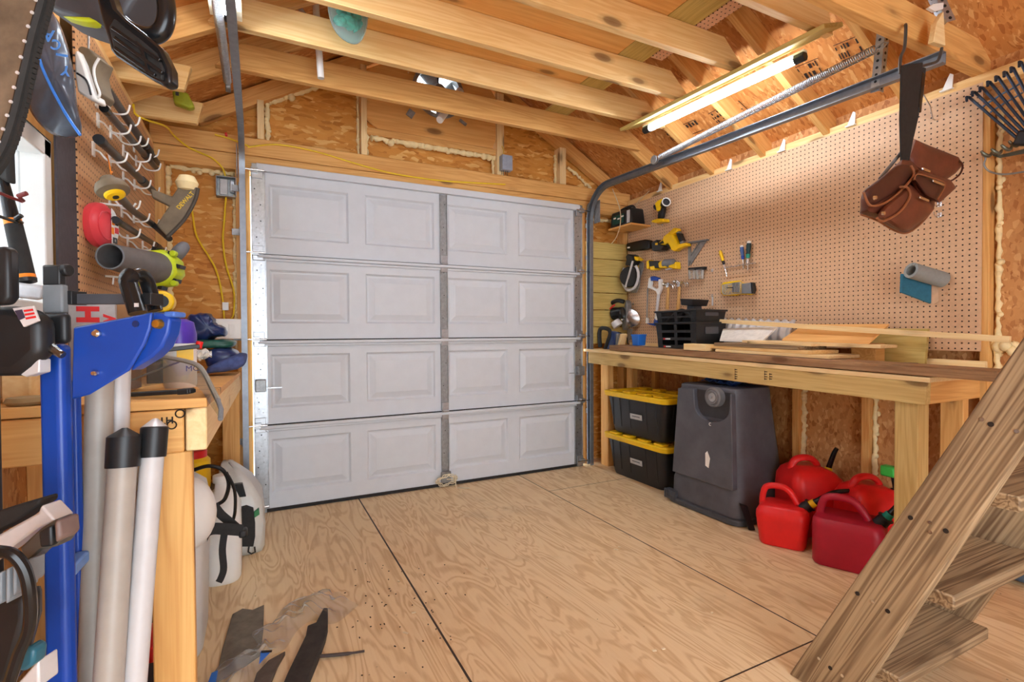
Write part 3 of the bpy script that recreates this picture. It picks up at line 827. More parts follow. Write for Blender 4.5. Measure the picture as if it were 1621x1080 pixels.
# leaning plywood pieces behind the stack
m = M().prism([(2.72, 1.45, 1.05), (2.72, 1.92, 1.062), (2.83, 1.86, 1.145), (2.83, 1.42, 1.138)], (.006, 0, .012)); tag(obj('plywood_offcut', m, PLYW, frame=Matrix.Translation((2.77, 1.7, 1.1)) @ Matrix.Rotation(PI/2, 4, 'Z')), 'amber plywood offcut leaning behind the board stack', 'board')
m = M().prism([(2.68, 2.02, 1.05), (2.68, 2.33, 1.055), (2.79, 2.40, 1.125), (2.79, 2.0, 1.135)], (.004, 0, .012)); tag(obj('painted_offcut', m, DRYW), 'white painted board offcut leaning beside the black crates', 'board')
m = M().prism([(2.86, 1.28, zb(1.3)), (2.86, 1.60, zb(1.6)), (2.89, 1.60, 1.13), (2.89, 1.28, 1.125)], (.02, 0, 0)); tag(obj('board_offcut', m, SLATW, frame=Matrix.Translation((2.88, 1.4, 1.0)) @ Matrix.Rotation(PI/2, 4, 'Z')), 'upright greenish board against the pegboard behind the stack', 'board')
m = M().box((2.80, 1.50, zb(1.5)+.06), (.08, .12, .118)); tag(obj('wood_block', m, PINE2, bevel=.003), 'small amber wood block behind the leaning plywood', 'block')
m = M()
def sack(u, v):
    return V((2.89-.05*math.sin(PI*v)*(1+.15*math.sin(u*70)), 1.95+.62*u, zb(2.2)+.03+.20*v+.03*u*v+.008*math.sin(u*70)))
m.grid(sack, 60, 8); o = obj('silver_bag', m, SILVER, solid=.003, ang=60); tag(o, 'crinkled silver bag behind the black crates and painted offcut', 'bag')
o = beam('wood_strip', (2.745, .93, 1.078), (2.77, 2.41, 1.188), .018, .026, PALE, bevel=.0015); tag(o, 'long thin pine strip lying across the offcuts at the back of the bench', 'board')
# knife / scraper on the bench
kn = thing('utility_knife', (2.75, 1.19, zb(1.19)), 'black and grey utility knife lying near the end of the right bench', 'knife')
c = at(1452, 563, x=2.72); c.z = zb(c.y)+.019
m = M().tube([c+V((0, .075, 0)), c+V((0, .05, .004)), c+V((0, 0, .003)), c+V((0, -.02, 0))], [.006, .016, .017, .013], 12); obj('grip', m, BLACK, kn)
m = M().tube([c+V((0, -.02, 0)), c+V((0, -.075, -.003))], [.013, .014], 12); obj('body', m, STEELD, kn)
m = M().tube([c+V((0, -.075, -.003)), c+V((0, -.095, -.004))], [.015, .011], 12); obj('tip', m, BLACK, kn)
# blue box and crates
m = M(); c = V((2.62, 3.04, zb(3.04)+.046))
bx = rrect(0, 0, .085, .085, .01)
m.loft([[(c.x+a*.85, c.y+b*.85, c.z) for a, b in bx], [(c.x+a, c.y+b, c.z+.075) for a, b in bx], [(c.x+a*1.06, c.y+b*1.06, c.z+.076) for a, b in bx], [(c.x+a*1.06, c.y+b*1.06, c.z+.085) for a, b in bx], [(c.x+a*.95, c.y+b*.95, c.z+.085) for a, b in bx], [(c.x+a*.83, c.y+b*.83, c.z+.006) for a, b in bx]])
tag(obj('parts_cup', m, BLUEB), 'small blue plastic cup on the bench beside the upright power tool', 'cup')
def crate(z, h, lab, marks):
    c = thing('storage_crate', (2.67, 2.57, z), lab, 'crate', 'black crates on the right bench')
    X0, X1, Y0, Y1 = 2.55, 2.80, 2.405, 2.75
    fl = .014
    m = M()
    # floor, back, sides
    m.box2((X0, Y0, z), (X1, Y1, z+.006))
    m.prism([(X1-.006, Y0, z), (X1-.006, Y1, z), (X1-.006+fl, Y1+fl, z+h), (X1-.006+fl, Y0-fl, z+h)], (.006, 0, 0))
    for y, s in ((Y0, -1), (Y1, 1)):
        m.prism([(X0, y, z), (X1, y, z), (X1+fl, y+s*fl, z+h), (X0-fl, y+s*fl, z+h)], (0, -s*.006, 0))
    # slotted front: frame bars
    xf = lambda zz: X0-fl*(zz-z)/h
    bars = [0, .16, .34, .54, .70, .86, 1.0] if h > .15 else [0, .2, .45, .60, .85, 1.0]
    segs = [(bars[0], bars[1])]+[(bars[i], bars[i+1]) for i in range(2, len(bars)-1, 2)]
    solid_ = [(0, .13), (.31, .42), (.60, .70), (.92, 1)] if h > .15 else [(0, .14), (.45, .58), (.86, 1)]
    for a, b in solid_:
        za, zc = z+h*a, z+h*b
        m.prism([(xf(za), Y0, za), (xf(za), Y1, za), (xf(zc), Y1+fl*b, zc), (xf(zc), Y0-fl*b, zc)], (.007, 0, 0))
    for ya_, yb_ in ((Y0, Y0+.04), (2.565, 2.59), (Y1-.04, Y1)):
        m.prism([(X0, ya_, z), (X0, yb_, z), (X0-fl, yb_+(fl if yb_ == Y1 else 0), z+h), (X0-fl, ya_-(fl if ya_ == Y0 else 0), z+h)], (.0075, 0, 0))
    obj('basket', m, BLACK, c, bevel=.0015)
    m = M().prism([(X0-fl-.008, Y0-fl-.008, z+h-.012), (X1+fl+.008, Y0-fl-.008, z+h-.012), (X1+fl+.008, Y0-fl+.004, z+h-.012), (X0-fl-.008, Y0-fl+.004, z+h-.012)], (0, 0, .012))
    m.box2((X0-fl-.008, Y0-fl, z+h-.012), (X0-fl+.004, Y1+fl, z+h)); m.box2((X1+fl-.004, Y0-fl, z+h-.012), (X1+fl+.008, Y1+fl, z+h)); m.box2((X0-fl-.008, Y1+fl-.004, z+h-.012), (X1+fl+.008, Y1+fl+.008, z+h))
    obj('rim', m, BLACK, c, bevel=.003)
    m = M(); yy = Y0-fl*.7-.002
    m.box2((2.62, yy-.004, z+h*.55), (2.74, yy+.002, z+h*.82)); obj('hand_grip', m, CHAR, c, bevel=.006)
    for f_ in marks:
        zz = z+h*f_; xx = xf(zz)-.0012
        obj('logo', M().box2((xx, 2.68, zz-.005), (xx+.002, 2.695, zz+.006)), REDP, c)
        m = M()
        for i in range(6): m.box2((xx, 2.63+i*.008, zz-.004), (xx+.002, 2.636+i*.008, zz+.005))
        obj('lettering', m, WHITE, c)
    return c
zc = PT(2.57)
crate(zc, .178, 'lower black slotted storage crate on the right bench', (.36, .06))
crate(zc+.165, .095, 'upper black slotted storage crate stacked on the lower one', ())
m = M()
for k in range(3): m.tube(smooth([(2.60+.07*k, 2.72-.05*k, zc+.185), (2.62+.05*k, 2.6, zc+.262-.004*k), (2.60+.06*k, 2.47, zc+.19)], 6), .013, 8)
tag(obj('black_strap', m, BLACKM), 'black strap bundle inside the upper crate on the bench', 'strap')
m = M(); c = at(1099, 479, x=2.70)
m.box((c.x, c.y, c.z), (.14, .10, .045), rotm(6, 0, 0), taper=1.15); tag(obj('black_tray', m, BLACK, bevel=.004), 'small black tray propped on top of the upper crate', 'tray')
m = M().box((c.x, c.y, c.z-.045), (.08, .06, .06)); tag(obj('tray_bracket', m, CHAR, bevel=.004), 'grey block under the small black tray in the upper crate', 'block')
# upright blue jigsaw-like sander at the far end
sd = thing('jigsaw', at(955, 553, x=2.62), 'dark blue jigsaw standing on its nose in the far right corner of the bench', 'power tool')
P = lambda px, py: at(px, py, x=2.60)
m = M().tube(smooth([P(950, 550), P(949, 528), P(952, 520), P(962, 521), P(966, 528), P(962, 542), P(958, 553)], 4), .017, 10); obj('handle', m, BLACKM, sd)
m = M().prism([P(957, 553), P(966, 524), P(974, 527), P(972, 548), P(966, 554)], (.05, 0, 0)); obj('body', m, plain('tool_blue', (36, 60, 110), .4), sd, bevel=.008)
m = M().prism([P(974, 552), P(975, 528), P(978, 528), P(978, 552)], (.07, 0, 0)); obj('sole_plate', m, STEELD, sd, bevel=.002)
o = beam('wood_wedge', P(977, 553)+V((.03, 0, 0)), P(983, 529)+V((.03, 0, 0)), .06, .02, PALE); tag(o, 'pale wood wedge standing beside the blue jigsaw', 'block')

# ================================================================== UNDER THE BENCH
def tote(z, lab):
    t_ = thing('storage_tote', (2.68, 2.95, z), lab, 'tote', 'black totes with yellow lids')
    cx, cy = 2.68, 2.955
    W, L, H = .37, .66, .285
    m = M(); rg_ = []
    for zz, k in ((0, .84), (.02, .87), (H-.03, .985), (H, 1.0)):
        rg_.append([(cx+a, cy+b, z+zz) for a, b in rrect(0, 0, W*k, L*k, .05)])
    m.loft(rg_); obj('bin', m, plain('tote_black', (36, 37, 40), .38), t_)
    m = M()
    for yy in (-.24, -.13, .05, .16, .25):
        for s in (-1,):
            m.prism([(cx-W/2*.89-.001, cy+yy, z+.05), (cx-W/2*.89-.001, cy+yy+.012, z+.05), (cx-W/2*.995-.003, cy+yy+.012, z+H-.02), (cx-W/2*.995-.003, cy+yy, z+H-.02)], (.02, 0, 0))
    for xx in (-.1, 0, .1):
        m.prism([(cx+xx, cy-L/2*.87-.001, z+.05), (cx+xx+.012, cy-L/2*.87-.001, z+.05), (cx+xx+.012, cy-L/2*.99-.003, z+H-.03), (cx+xx, cy-L/2*.99-.003, z+H-.03)], (0, .02, 0))
    obj('rib', m, BLACK, t_, bevel=.002)
    m = M()
    m.loft([[(cx+a, cy+b, z+zz) for a, b in rrect(0, 0, W+g, L+g, .06)] for zz, g in ((H-.006, .05), (H+.028, .06), (H+.034, .05), (H+.034, .0), (H+.022, -.02))])
    obj('lid', m, YELLOW, t_, bevel=.003)
    m = M()
    for yy in (-.25, -.08, .09, .25):
        for xx in (-.15, .15): m.box((cx+xx, cy+yy, z+H+.034), (.06, .09, .02))
    for xx in (-.05, .05): m.box((cx+xx, cy, z+H+.028), (.03, .5, .014))
    obj('lid_rib', m, YELLOW, t_, bevel=.004)
    m = M(); p = V((cx-W/2*.945-.004, cy-.02, z+.15))
    R = rotm(0, -4.5, 0)
    m.box(p, (.003, .13, .04), R); lb = obj('badge', m, plain('badge_silver', (186, 186, 184), .4), t_, bevel=.001)
    obj('badge_mark', M().box(p+V((-.0018, 0, .002)), (.0012, .085, .007), R), plain('badge_ink', (96, 98, 104), .5), lb)
    return t_
tote(0, 'lower black tote with a yellow lid on the floor under the right bench')
tote(.336, 'upper black tote with a yellow lid stacked on the lower one')

# upturned wheeled bin
wb = thing('wheeled_bin', (2.66, 2.23, 0), 'dark grey wheeled rubbish bin standing upside down under the right bench', 'bin')
m = M(); rg_ = []
def binring(z, x0, x1, y0, y1, r): return [((x0+x1)/2+a, (y0+y1)/2+b, z) for a, b in rrect(0, 0, x1-x0, y1-y0, r, 6)]
for z, k in ((.03, 0), (.17, .10), (.185, .22), (.20, .24), (.72, .97), (.765, 1.0), (.78, 1.06), (.785, 1.3)):
    rg_.append(binring(z, 2.425+.02*k, 2.89-.09*k, 1.975+.045*k, 2.52-.05*k, .07))
rg_.insert(0, binring(.03, 2.425, 2.89, 1.975, 2.52, .07))
m.loft(rg_)
body = obj('body', m, BINM, wb, ang=30, bevel=.004)
m = M().loft([binring(0.003, 2.405, 2.91, 1.955, 2.54, .08), binring(.034, 2.405, 2.91, 1.955, 2.54, .08), binring(.04, 2.415, 2.90, 1.965, 2.53, .075)]); obj('rim', m, CHAR, wb, bevel=.006)
# raised front panel with a U-shaped notch for the wheel
def fr_x(z): return 2.425+.02*(.24+.73*(z-.2)/.52)-.012
m = M()
out = [(2.46, .20), (2.435, .745), (2.30, .755)]
notch = [(2.285, .755)]+[(2.155+.125*math.cos(a), .70+.09*math.sin(a)-.02) for a in [-PI*i/10 for i in range(11)]]+[(2.02, .755)]
poly = [(2.46, .21), (2.425, .755), (2.295, .762)]+[(2.155+.128*math.cos(a), .665-.085*math.sin(a)) for a in [PI*i/12 for i in range(13)]]+[(2.025, .762), (2.015, .755), (1.99, .21)]
m = M(); fp_ = [V((fr_x(z)-.022, y, z)) for y, z in poly]; m.prism(fp_, (.04, 0, 0)); obj('front_panel', m, BINM, wb, bevel=.008, seg=3)
m = M().prism([(fr_x(.7)+.006, 2.29, .60), (fr_x(.7)+.006, 2.03, .60), (fr_x(.7)+.006, 2.03, .76), (fr_x(.7)+.006, 2.29, .76)], (.004, 0, 0)); obj('wheel_recess', m, plain('recess_shade', (60, 60, 64), .6), wb)  # backing plate darker than the bin: shade of the notch put into its colour
wc = V((2.388, 2.135, .728))
m = M().lathe([(.001, .010), (.026, .008), (.030, .0), (.040, -.002), (.044, .006), (.050, .002), (.058, .010), (.058, .05), (.001, .05)], wc, (1, 0, 0), 32); wh = obj('wheel', m, plain('wheel_grey', (112, 112, 114), .6, 0, .12), wb)
obj('axle_cap', M().lathe([(.001, -.004), (.007, -.003), (.009, .008), (.001, .01)], wc, (1, 0, 0), 16), CHROME, wh)
m = M().lathe([(.016, .0045), (.026, .004), (.027, .009), (.016, .0095)], wc, (1, 0, 0), 24); obj('hub', m, plain('hub_grey', (160, 162, 164), .4), wh)
m = M().box((2.425, 2.49, .05), (.05, .10, .06)); 
for i in range(5): m.box((2.398, 2.455+.018*i, .06), (.01, .009, .045))
obj('handle', m, CHAR, wb, bevel=.004)
m = M().prism([(2.42, 1.965, .14), (2.44, 1.92, .004), (2.47, 1.90, .004), (2.47, 1.95, .12)], (.02, .02, 0)); obj('lid_hinge', m, BLACK, wb, bevel=.003)
m = M().prism([(2.70, 1.985, .06), (2.73, 1.985, .06), (2.70, 2.022, .72), (2.69, 2.022, .72)], (0, .012, 0)); m.box((2.70, 1.97, .06), (.12, .03, .035)); obj('side_rib', m, CHAR, wb, bevel=.003)
tm = text_mesh('c', V((fr_x(.58)-.0235, 2.17, .555)), V((0, -1, 0)), V((0, 0, 1)), .03); obj('emblem', tm, WHITE, wb)
m = M().prism([(fr_x(.35)-.0235, 2.19, .31), (fr_x(.35)-.0235, 2.165, .30), (fr_x(.35)-.0235, 2.155, .36), (fr_x(.35)-.0235, 2.175, .40), (fr_x(.35)-.0235, 2.19, .385)], (.0015, 0, 0)); obj('scuff_mark', m, WHITE, wb)
m = M()
def film(u, v): return V((2.50+.34*v, 2.04+.28*u, .802+.025*math.sin(u*9+v*5)*math.sin(v*7)+.008*math.sin(u*31)+.012))
m.grid(film, 24, 20); o = obj('blue_tarp', m, plain('blue_tarp', (30, 60, 112), .35, 0, .2), solid=.003, ang=60); tag(o, 'dark blue crumpled tarp on top of the upturned bin', 'tarp')

# fuel cans
def gas_can(name, loc, rz, S, lab, mat, collar, style, spout_pts, spout_c=True):
    L, W, H = S
    t_ = thing(name, loc, lab, 'fuel can', 'red fuel cans', rz=math.radians(rz))
    A = wm(t_)
    m = M(); rg_ = []
    if style == 'slant':       # tall shoulder sloping to the spout
        prof = [(0, .97, .97, 0), (.03, 1.0, 1.0, 0), (H*.58, 1.0, 1.0, 0), (H*.74, .92, .9, -.01), (H*.84, .74, .74, -.02), (H*.90, .45, .5, -.03)]
    elif style == 'box':
        prof = [(0, .95, .93, 0), (.015, 1.0, 1.0, 0), (H*.60, 1.0, 1.0, 0), (H*.68, .97, .96, -.002), (H*.72, .90, .88, -.004)]
    else:
        prof = [(0, .80, .92, 0), (.012, .86, .97, 0), (H*.5, 1.0, 1.0, 0), (H*.58, .99, .98, 0), (H*.67, .86, .86, 0), (H*.70, .72, .7, 0)]
    for z, kx, ky, ox in prof:
        rg_.append([A @ V((ox+a, b, z)) for a, b in rrect(0, 0, L*kx, W*ky, min(L, W)*.2*min(kx, ky), 5)])
    m.loft(rg_); bd_ = obj('body', m, mat, t_, bevel=.004, ang=50)
    # moulded handle
    hz = prof[-1][0]
    if style == 'slant':
        pts = [(-L*.36, 0, H*.62), (-L*.36, 0, H*.86), (-L*.26, 0, H*.98), (-L*.05, 0, H*1.0), (L*.10, 0, H*.93), (L*.17, 0, H*.78)]
    else:
        pts = [(-L*.42, 0, H*.62), (-L*.40, 0, H*.82), (-L*.32, 0, H*.97), (-L*.05, 0, H*1.0), (L*.12, 0, H*.92), (L*.26, 0, H*.72)]
    m = M().tube(smooth([A @ V(p) for p in pts], 5), [W*.075]*26, 12, flat=.8); obj('handle', m, mat, t_)
    sp_ = [A @ V(p) for p in spout_pts]
    d = (sp_[1]-sp_[0]).normalized()
    m = M().cyl(sp_[0]-d*.02, sp_[0]+d*.022, .031, .029, 18); 
    m.tube([sp_[0]+d*.022, sp_[0]+d*.03], [.034, .034], 18); obj('cap', m, BLACK, t_, bevel=.002)
    m = M().tube([sp_[0]+d*.03, sp_[0]+d*.055], [.021, .019], 16); obj('collar', m, collar, t_)
    path = smooth([sp_[0]+d*.05]+sp_[1:], 5)
    m = M().tube(path, [.0165-.006*i/len(path) for i in range(len(path))], 14); obj('spout', m, BLACKG, t_)
    return t_
# near red can, end on
gas_can('fuel_can', (2.485, 1.74, 0), -62, (.25, .22, .29), 'small bright red dusty fuel can with yellow spout collar, at the front left', RED, YELLOW, 'flare', [(.10, 0, .20), (.16, 0, .25), (.22, .03, .29), (.29, .08, .30)])
gas_can('fuel_can', (2.525, 1.43, 0), -66, (.29, .235, .31), 'crimson boxy fuel can with a teal spout collar, nearest the ladder', CRIM, TEAL, 'box', [(.125, 0, .23), (.165, 0, .285), (.21, .03, .34), (.27, .07, .355)])
gas_can('fuel_can', (2.785, 1.79, 0), -28, (.30, .285, .40), 'large red fuel can with an upright black spout, at the back by the bin', RED, YELLOW, 'slant', [(.09, 0, .29), (.105, 0, .35), (.12, -.02, .43), (.13, -.03, .46)])
gas_can('fuel_can', (2.80, 1.475, 0), -28, (.28, .26, .37), 'large red fuel can at the back behind the front bench leg', RED, YELLOW, 'slant', [(.09, 0, .27), (.12, 0, .28), (.15, 0, .27), (.16, 0, .25)])
gt = thing('garden_sprayer_nozzle', (2.92, 1.42, .3), 'small bright green and black nozzle leaning on the wall behind the bench leg', 'nozzle')
c = at(1408, 752, x=2.88)
m = M().box(c+V((0, 0, .02)), (.05, .07, .055)); obj('head', m, GREEN, gt, bevel=.01)
m = M().tube([c+V((0, -.02, .0)), c+V((.02, -.03, -.12)), c+V((.03, -.03, -c.z))], .014, 10); obj('stem', m, BLACK, gt)
# ================================================================== PEGBOARD TOOLS
PW = 2.935
def T(px, py, d=0): return at(px, py, x=PW-d)
def slab(px, d0, d1, scale=True):
    """solid cut from an outline on the board: front face d1 in front of the board, back face d0"""
    f = [T(a, b, d1) for a, b in px]
    return f, V((d1-d0, 0, 0))
def sl(m, px, d0, d1): f, v = slab(px, d0, d1); m.prism(f, v); return m
def peg_hook(px, py, lab, long=.05, d=.0):
    p = T(px, py)
    m = M().tube(smooth([p+V((.004, 0, .012)), p+V((-.006, 0, .012)), p+V((-.006, 0, 0)), p+V((-long*.6, 0, -.004)), p+V((-long, 0, .0)), p+V((-long-.006, 0, .014))], 4), .0026, 8)
    m.box(p+V((-.003, 0, .004)), (.003, .018, .022))
    return tag(obj('peg_hook', m, CHROME), lab, 'hook', 'pegboard hooks')

# hand-held work light
t_ = thing('work_light', T(1043, 335), 'yellow and black pivoting work light, topmost tool in the corner of the pegboard', 'work light')
m = M(); sl(m, [(1036, 322), (1041, 317), (1048, 314), (1054, 315), (1053, 322), (1045, 326), (1043, 333), (1039, 335)], .02, .075); obj('head', m, YELLOW, t_, bevel=.008)
c = T(1053, 322, .07); m = M().lathe([(.001, -.03), (.03, -.03), (.034, .0), (.033, .03), (.027, .033), (.024, .02), (.001, .02)], c, (-.45, -.85, .1), 24); obj('lamp', m, BLACK, t_)
c2 = c+V((-.45, -.85, .1)).normalized()*.03; m = M().tube([c2+V((.85, -.45, 0)).normalized()*.031*math.cos(a)+V((0, .1, 1)).normalized()*.031*math.sin(a) for a in [2*PI*i/20 for i in range(20)]], .005, 6, closed=True); obj('bezel', m, WHITE, t_)
m = M(); sl(m, [(1042, 327), (1050, 327), (1047, 345), (1040, 347)], .02, .06); obj('handle', m, BLACKM, t_, bevel=.01)
m = M(); sl(m, [(1033, 325), (1038, 323), (1038, 333), (1034, 331)], .02, .07); obj('pivot', m, BLACK, t_, bevel=.008)
m = M(); sl(m, [(1031, 349), (1040, 346), (1049, 346), (1050, 351), (1036, 353), (1031, 352)], .012, .085); obj('foot', m, YELLOW, t_, bevel=.006)
peg_hook(1049, 356, 'steel hook under the yellow work light')

# corner shelf with the charger
sh = [V((2.925, 3.54, 0)), V((2.68, 3.54, 0)), V((2.66, 3.30, 0)), V((2.925, 3.22, 0))]
zs = at(999, 355, x=2.66).z; zs = 1.955
L_, N_, R__ = at(963, 367, y=3.535), None, at(1030, 357.5, x=2.93)
zs = (L_.z+R__.z)/2; N_ = at(999, 355, z=zs)
m = M().prism([V((2.93, 3.535, zs)), V((L_.x, 3.535, zs)), V((N_.x, N_.y, zs)), V((2.93, R__.y, zs))], (0, 0, .014))
tag(obj('corner_shelf', m, PLYW), 'small plywood corner shelf hung on cords beside the pegboard', 'shelf')
ch = thing('battery_charger', (2.75, 3.40, zs+.014), 'black and green battery charger sitting on the corner shelf', 'charger')
zc = zs+.015
cA = V(((L_.x+N_.x)/2+.035, (3.535+N_.y)/2, zc)); e1 = V((N_.x-L_.x, N_.y-3.535, 0)); Ll = e1.length; e1.normalize(); e2 = V((-e1.y, e1.x, 0))
if e2.x < 0: e2 = -e2
Rc = Matrix((e1, e2, V((0, 0, 1)))).transposed()
cc = cA+e2*.05
m = M().box(cc+V((0, 0, .065)), (Ll*.95, .15, .13), Rc, tx=.9, ty=.9); obj('case', m, BLACK, ch, bevel=.012, seg=3)
m = M().box(cc-e2*.074-e1*.03+V((0, 0, .06)), (Ll*.5, .004, .075), Rc @ rotm(-3, 0, 0)); pn = obj('panel', m, plain('panel_green', (30, 78, 68), .4), ch)
m = M()
for i in range(3): m.box(cc-e2*.077+e1*(-.07+.05*i)+V((0, 0, .075-.012*(i % 2))), (.03, .003, .012), Rc)
obj('dial_mark', m, WHITE, pn)
m = M().box(cc-e2*.074+e1*(Ll*.34)+V((0, 0, .06)), (.035, .004, .1), Rc); obj('label_strip', m, SILVER, ch)
m = M().tube(smooth([cc-e1*.1+V((0, 0, .12)), cc-e1*.07+V((0, 0, .155)), cc+e1*.06+V((0, 0, .16)), cc+e1*.1+V((0, 0, .12))], 5), .011, 8); obj('carry_handle', m, BLACKM, ch)
o = obj('hanging_cord', M().tube(smooth([V((2.62, 3.36, 2.30)), at(981, 330, x=2.7), at(982, 355, x=2.68), at(976, 375, x=2.70), at(968, 386, x=2.72)], 6), .0035, 6), plain('cord_tan', (206, 186, 150), .8)); tag(o, 'left tan cord holding the corner shelf up', 'cord', 'shelf cords')
o = obj('hanging_cord', M().tube(smooth([V((2.87, 3.2, 2.27)), at(1007, 325, x=2.88), at(1014, 347, x=2.9), at(1020, 365, x=2.915)], 6), .0035, 6), plain('cord_tan2', (206, 186, 150), .8)); tag(o, 'right tan cord holding the corner shelf up against the pegboard', 'cord', 'shelf cords')
o = obj('roof_hook', M().tube([at(997, 368, y=3.4), at(998, 377, y=3.4)], .004, 6), CHROME); tag(o, 'short bolt hanging under the corner shelf', 'bolt')

# black pouch
m = M(); sl(m, [(991, 386), (996, 384), (1020, 379), (1027, 380), (1028, 393), (1018, 396), (996, 398), (991, 397)], .004, .055); t_ = obj('tool_pouch', m, BLACKG, bevel=.01); tag(t_, 'black tool pouch hung under the charger shelf', 'pouch')
m = M(); sl(m, [(993, 391), (997, 390.5), (997, 393), (993, 393.5)], .056, .0575); obj('logo', m, WHITE, t_)

# yellow jigsaw-like body with battery
t_ = thing('cordless_saw', T(1058, 382), 'yellow cordless saw with a black battery, tilted on the pegboard', 'power tool')
m = M(); sl(m, [(1042, 384), (1049, 378), (1050, 374), (1057, 369), (1064, 371), (1072, 387), (1085, 384), (1087, 389), (1074, 393), (1067, 398), (1062, 396), (1057, 385), (1051, 388), (1044, 387)], .015, .07); obj('body', m, YELLOW, t_, bevel=.008, seg=3)
m = M(); sl(m, [(1056, 370), (1066, 361), (1071, 361), (1072, 366), (1063, 372)], .02, .065); obj('front_arm', m, YELLOW, t_, bevel=.006)
m = M(); sl(m, [(1070, 369), (1074, 369), (1079, 381), (1075, 383)], .015, .06); obj('blade_clamp', m, BLACK, t_, bevel=.003)
m = M(); sl(m, [(1043.5, 384.5), (1049, 380.5), (1051, 385), (1045, 386.5)], .0702, .072); obj('grip_patch', m, BLACKM, t_)
m = M(); sl(m, [(1031, 384), (1039, 379), (1042, 386), (1050, 390), (1046, 396), (1036, 398), (1032, 397)], .012, .085); bt = obj('battery', m, BLACK, t_, bevel=.006)
m = M(); sl(m, [(1037, 385), (1041, 384.5), (1041, 388), (1037, 388)], .086, .087); obj('badge', m, YELLOW, bt)
m = M(); sl(m, [(1067, 361), (1072, 361), (1080, 380), (1082, 386), (1077, 387), (1073, 378)], .02, .05); obj('guide', m, STEELD, t_, bevel=.003)
m = M(); sl(m, [(1053, 386), (1058, 388), (1061, 394), (1057, 392)], .03, .08); obj('trigger', m, BLACKM, t_, bevel=.004)

# impact driver lying sideways
t_ = thing('impact_driver', T(1045, 420), 'yellow and black impact driver hung sideways under the yellow saw', 'power tool')
m = M(); sl(m, [(1041, 416), (1049, 411), (1054, 412), (1054, 424), (1046, 425), (1042, 424)], .015, .07); obj('body', m, YELLOW, t_, bevel=.01, seg=3)
m = M().cyl(T(1052, 417.5, .045), T(1066, 416, .045), .035, .03, 20); obj('motor_housing', m, GREYP, t_, bevel=.004)
m = M(); sl(m, [(1058, 420), (1066, 418), (1069, 414), (1070, 426), (1058, 424)], .015, .07); obj('battery_cover', m, YELLOW, t_, bevel=.006)
m = M(); sl(m, [(1026, 413), (1040, 413), (1042, 424), (1028, 425)], .01, .075); obj('battery', m, BLACK, t_, bevel=.008)
m = M(); sl(m, [(1023, 414), (1027, 411.5), (1028, 417), (1026, 426), (1023, 425)], .012, .07); sl(m, [(1028, 422), (1035, 421), (1036, 427), (1029, 428)], .012, .08); obj('trim', m, YELLOW, t_, bevel=.004)
m = M(); sl(m, [(1053, 426), (1064, 424), (1064, 426), (1055, 428)], .03, .06); obj('belt_clip', m, CHROME, t_)

# cordless circular saw
t_ = thing('circular_saw', T(1000, 435), 'yellow and black cordless circular saw hanging by its base against the slat boards', 'power tool')
R_s = at(998, 437, x=2.83)
m = M(); sl(m, [(1006, 414), (1012, 413), (1018, 416), (1018, 424), (1013, 440), (1011, 455), (1007, 464), (990, 462), (988, 455), (1000, 440)], .03, .04); obj('base_plate', m, STEELD, t_, bevel=.002)
m = M().lathe([(.001, -.02), (.082, -.02), (.088, 0), (.082, .025), (.03, .04), (.001, .04)], T(997.5, 438, .09), (-.75, -.65, 0), 28); obj('blade_guard', m, BLACKM, t_)
m = M().tube([T(997.5, 438, .10)+V((0, .65, -.75)).cross(V((1, 0, 0)))*0+V((0, .105*math.cos(a), .115*math.sin(a))) for a in [PI*.75+1.5*PI*i/16 for i in range(17)]], .012, 8); obj('guard_rim', m, SILVER, t_)
m = M(); sl(m, [(990, 406), (993, 402), (999, 404), (1001, 414), (997, 421), (989, 420), (991, 412)], .05, .14); obj('motor', m, BLACK, t_, bevel=.008)
m = M(); sl(m, [(998, 403), (1004, 406), (1011, 410), (1008, 413), (1002, 411)], .05, .11); obj('handle', m, YELLOW, t_, bevel=.006)
m = M(); m.bar(T(1002, 413, .13), T(990, 455, .13), .018, .008); obj('lever', m, SILVER, t_, bevel=.002)
m = M(); sl(m, [(1005, 417), (1009, 415), (1008, 424), (1004, 426)], .041, .06); obj('depth_scale', m, YELLOW, t_)

# corded circular saw
t_ = thing('corded_circular_saw', T(985, 505), 'black corded circular saw with a silver blade guard hanging low in the corner', 'power tool')
m = M(); sl(m, [(990, 475), (993, 480), (990, 515), (986, 523), (984, 515)], .05, .10); sl(m, [(992, 520), (1000, 521), (996, 538), (993, 540)], .04, .055); obj('base_plate', m, STEELD, t_, bevel=.003)
m = M().lathe([(.001, -.015), (.09, -.015), (.098, 0), (.09, .012), (.03, .022), (.001, .022)], T(998, 503, .06), (-.85, -.5, 0), 30, sx=.8); obj('blade_guard', m, CHROME, t_)
m = M().cyl(at(970, 497, x=2.76), at(987, 495, x=2.80), .055, .05, 22); obj('motor', m, BLACKG, t_, bevel=.008)
m = M().tube(smooth([at(963, 503, x=2.76), at(960, 493, x=2.76), at(966, 482, x=2.76), at(977, 476, x=2.77), at(988, 478, x=2.80)], 5), .018, 10); obj('handle', m, BLACK, t_)
m = M().tube(smooth([at(966, 489, x=2.735), at(969, 486, x=2.735), at(973, 483, x=2.74)], 4), .008, 8); obj('trigger', m, REDP, t_)
m = M().cyl(at(973, 508, x=2.74), at(979, 517, x=2.76), .04, .045, 16); obj('gear_case', m, SILVER, t_, bevel=.006)
m = M().tube(smooth([at(962, 500, x=2.76), at(955, 508, x=2.76), at(947, 517, x=2.75), at(944, 528, x=2.74), at(946, 548, x=2.7)], 6), .0045, 6); obj('power_cord', m, BLACKM, t_)
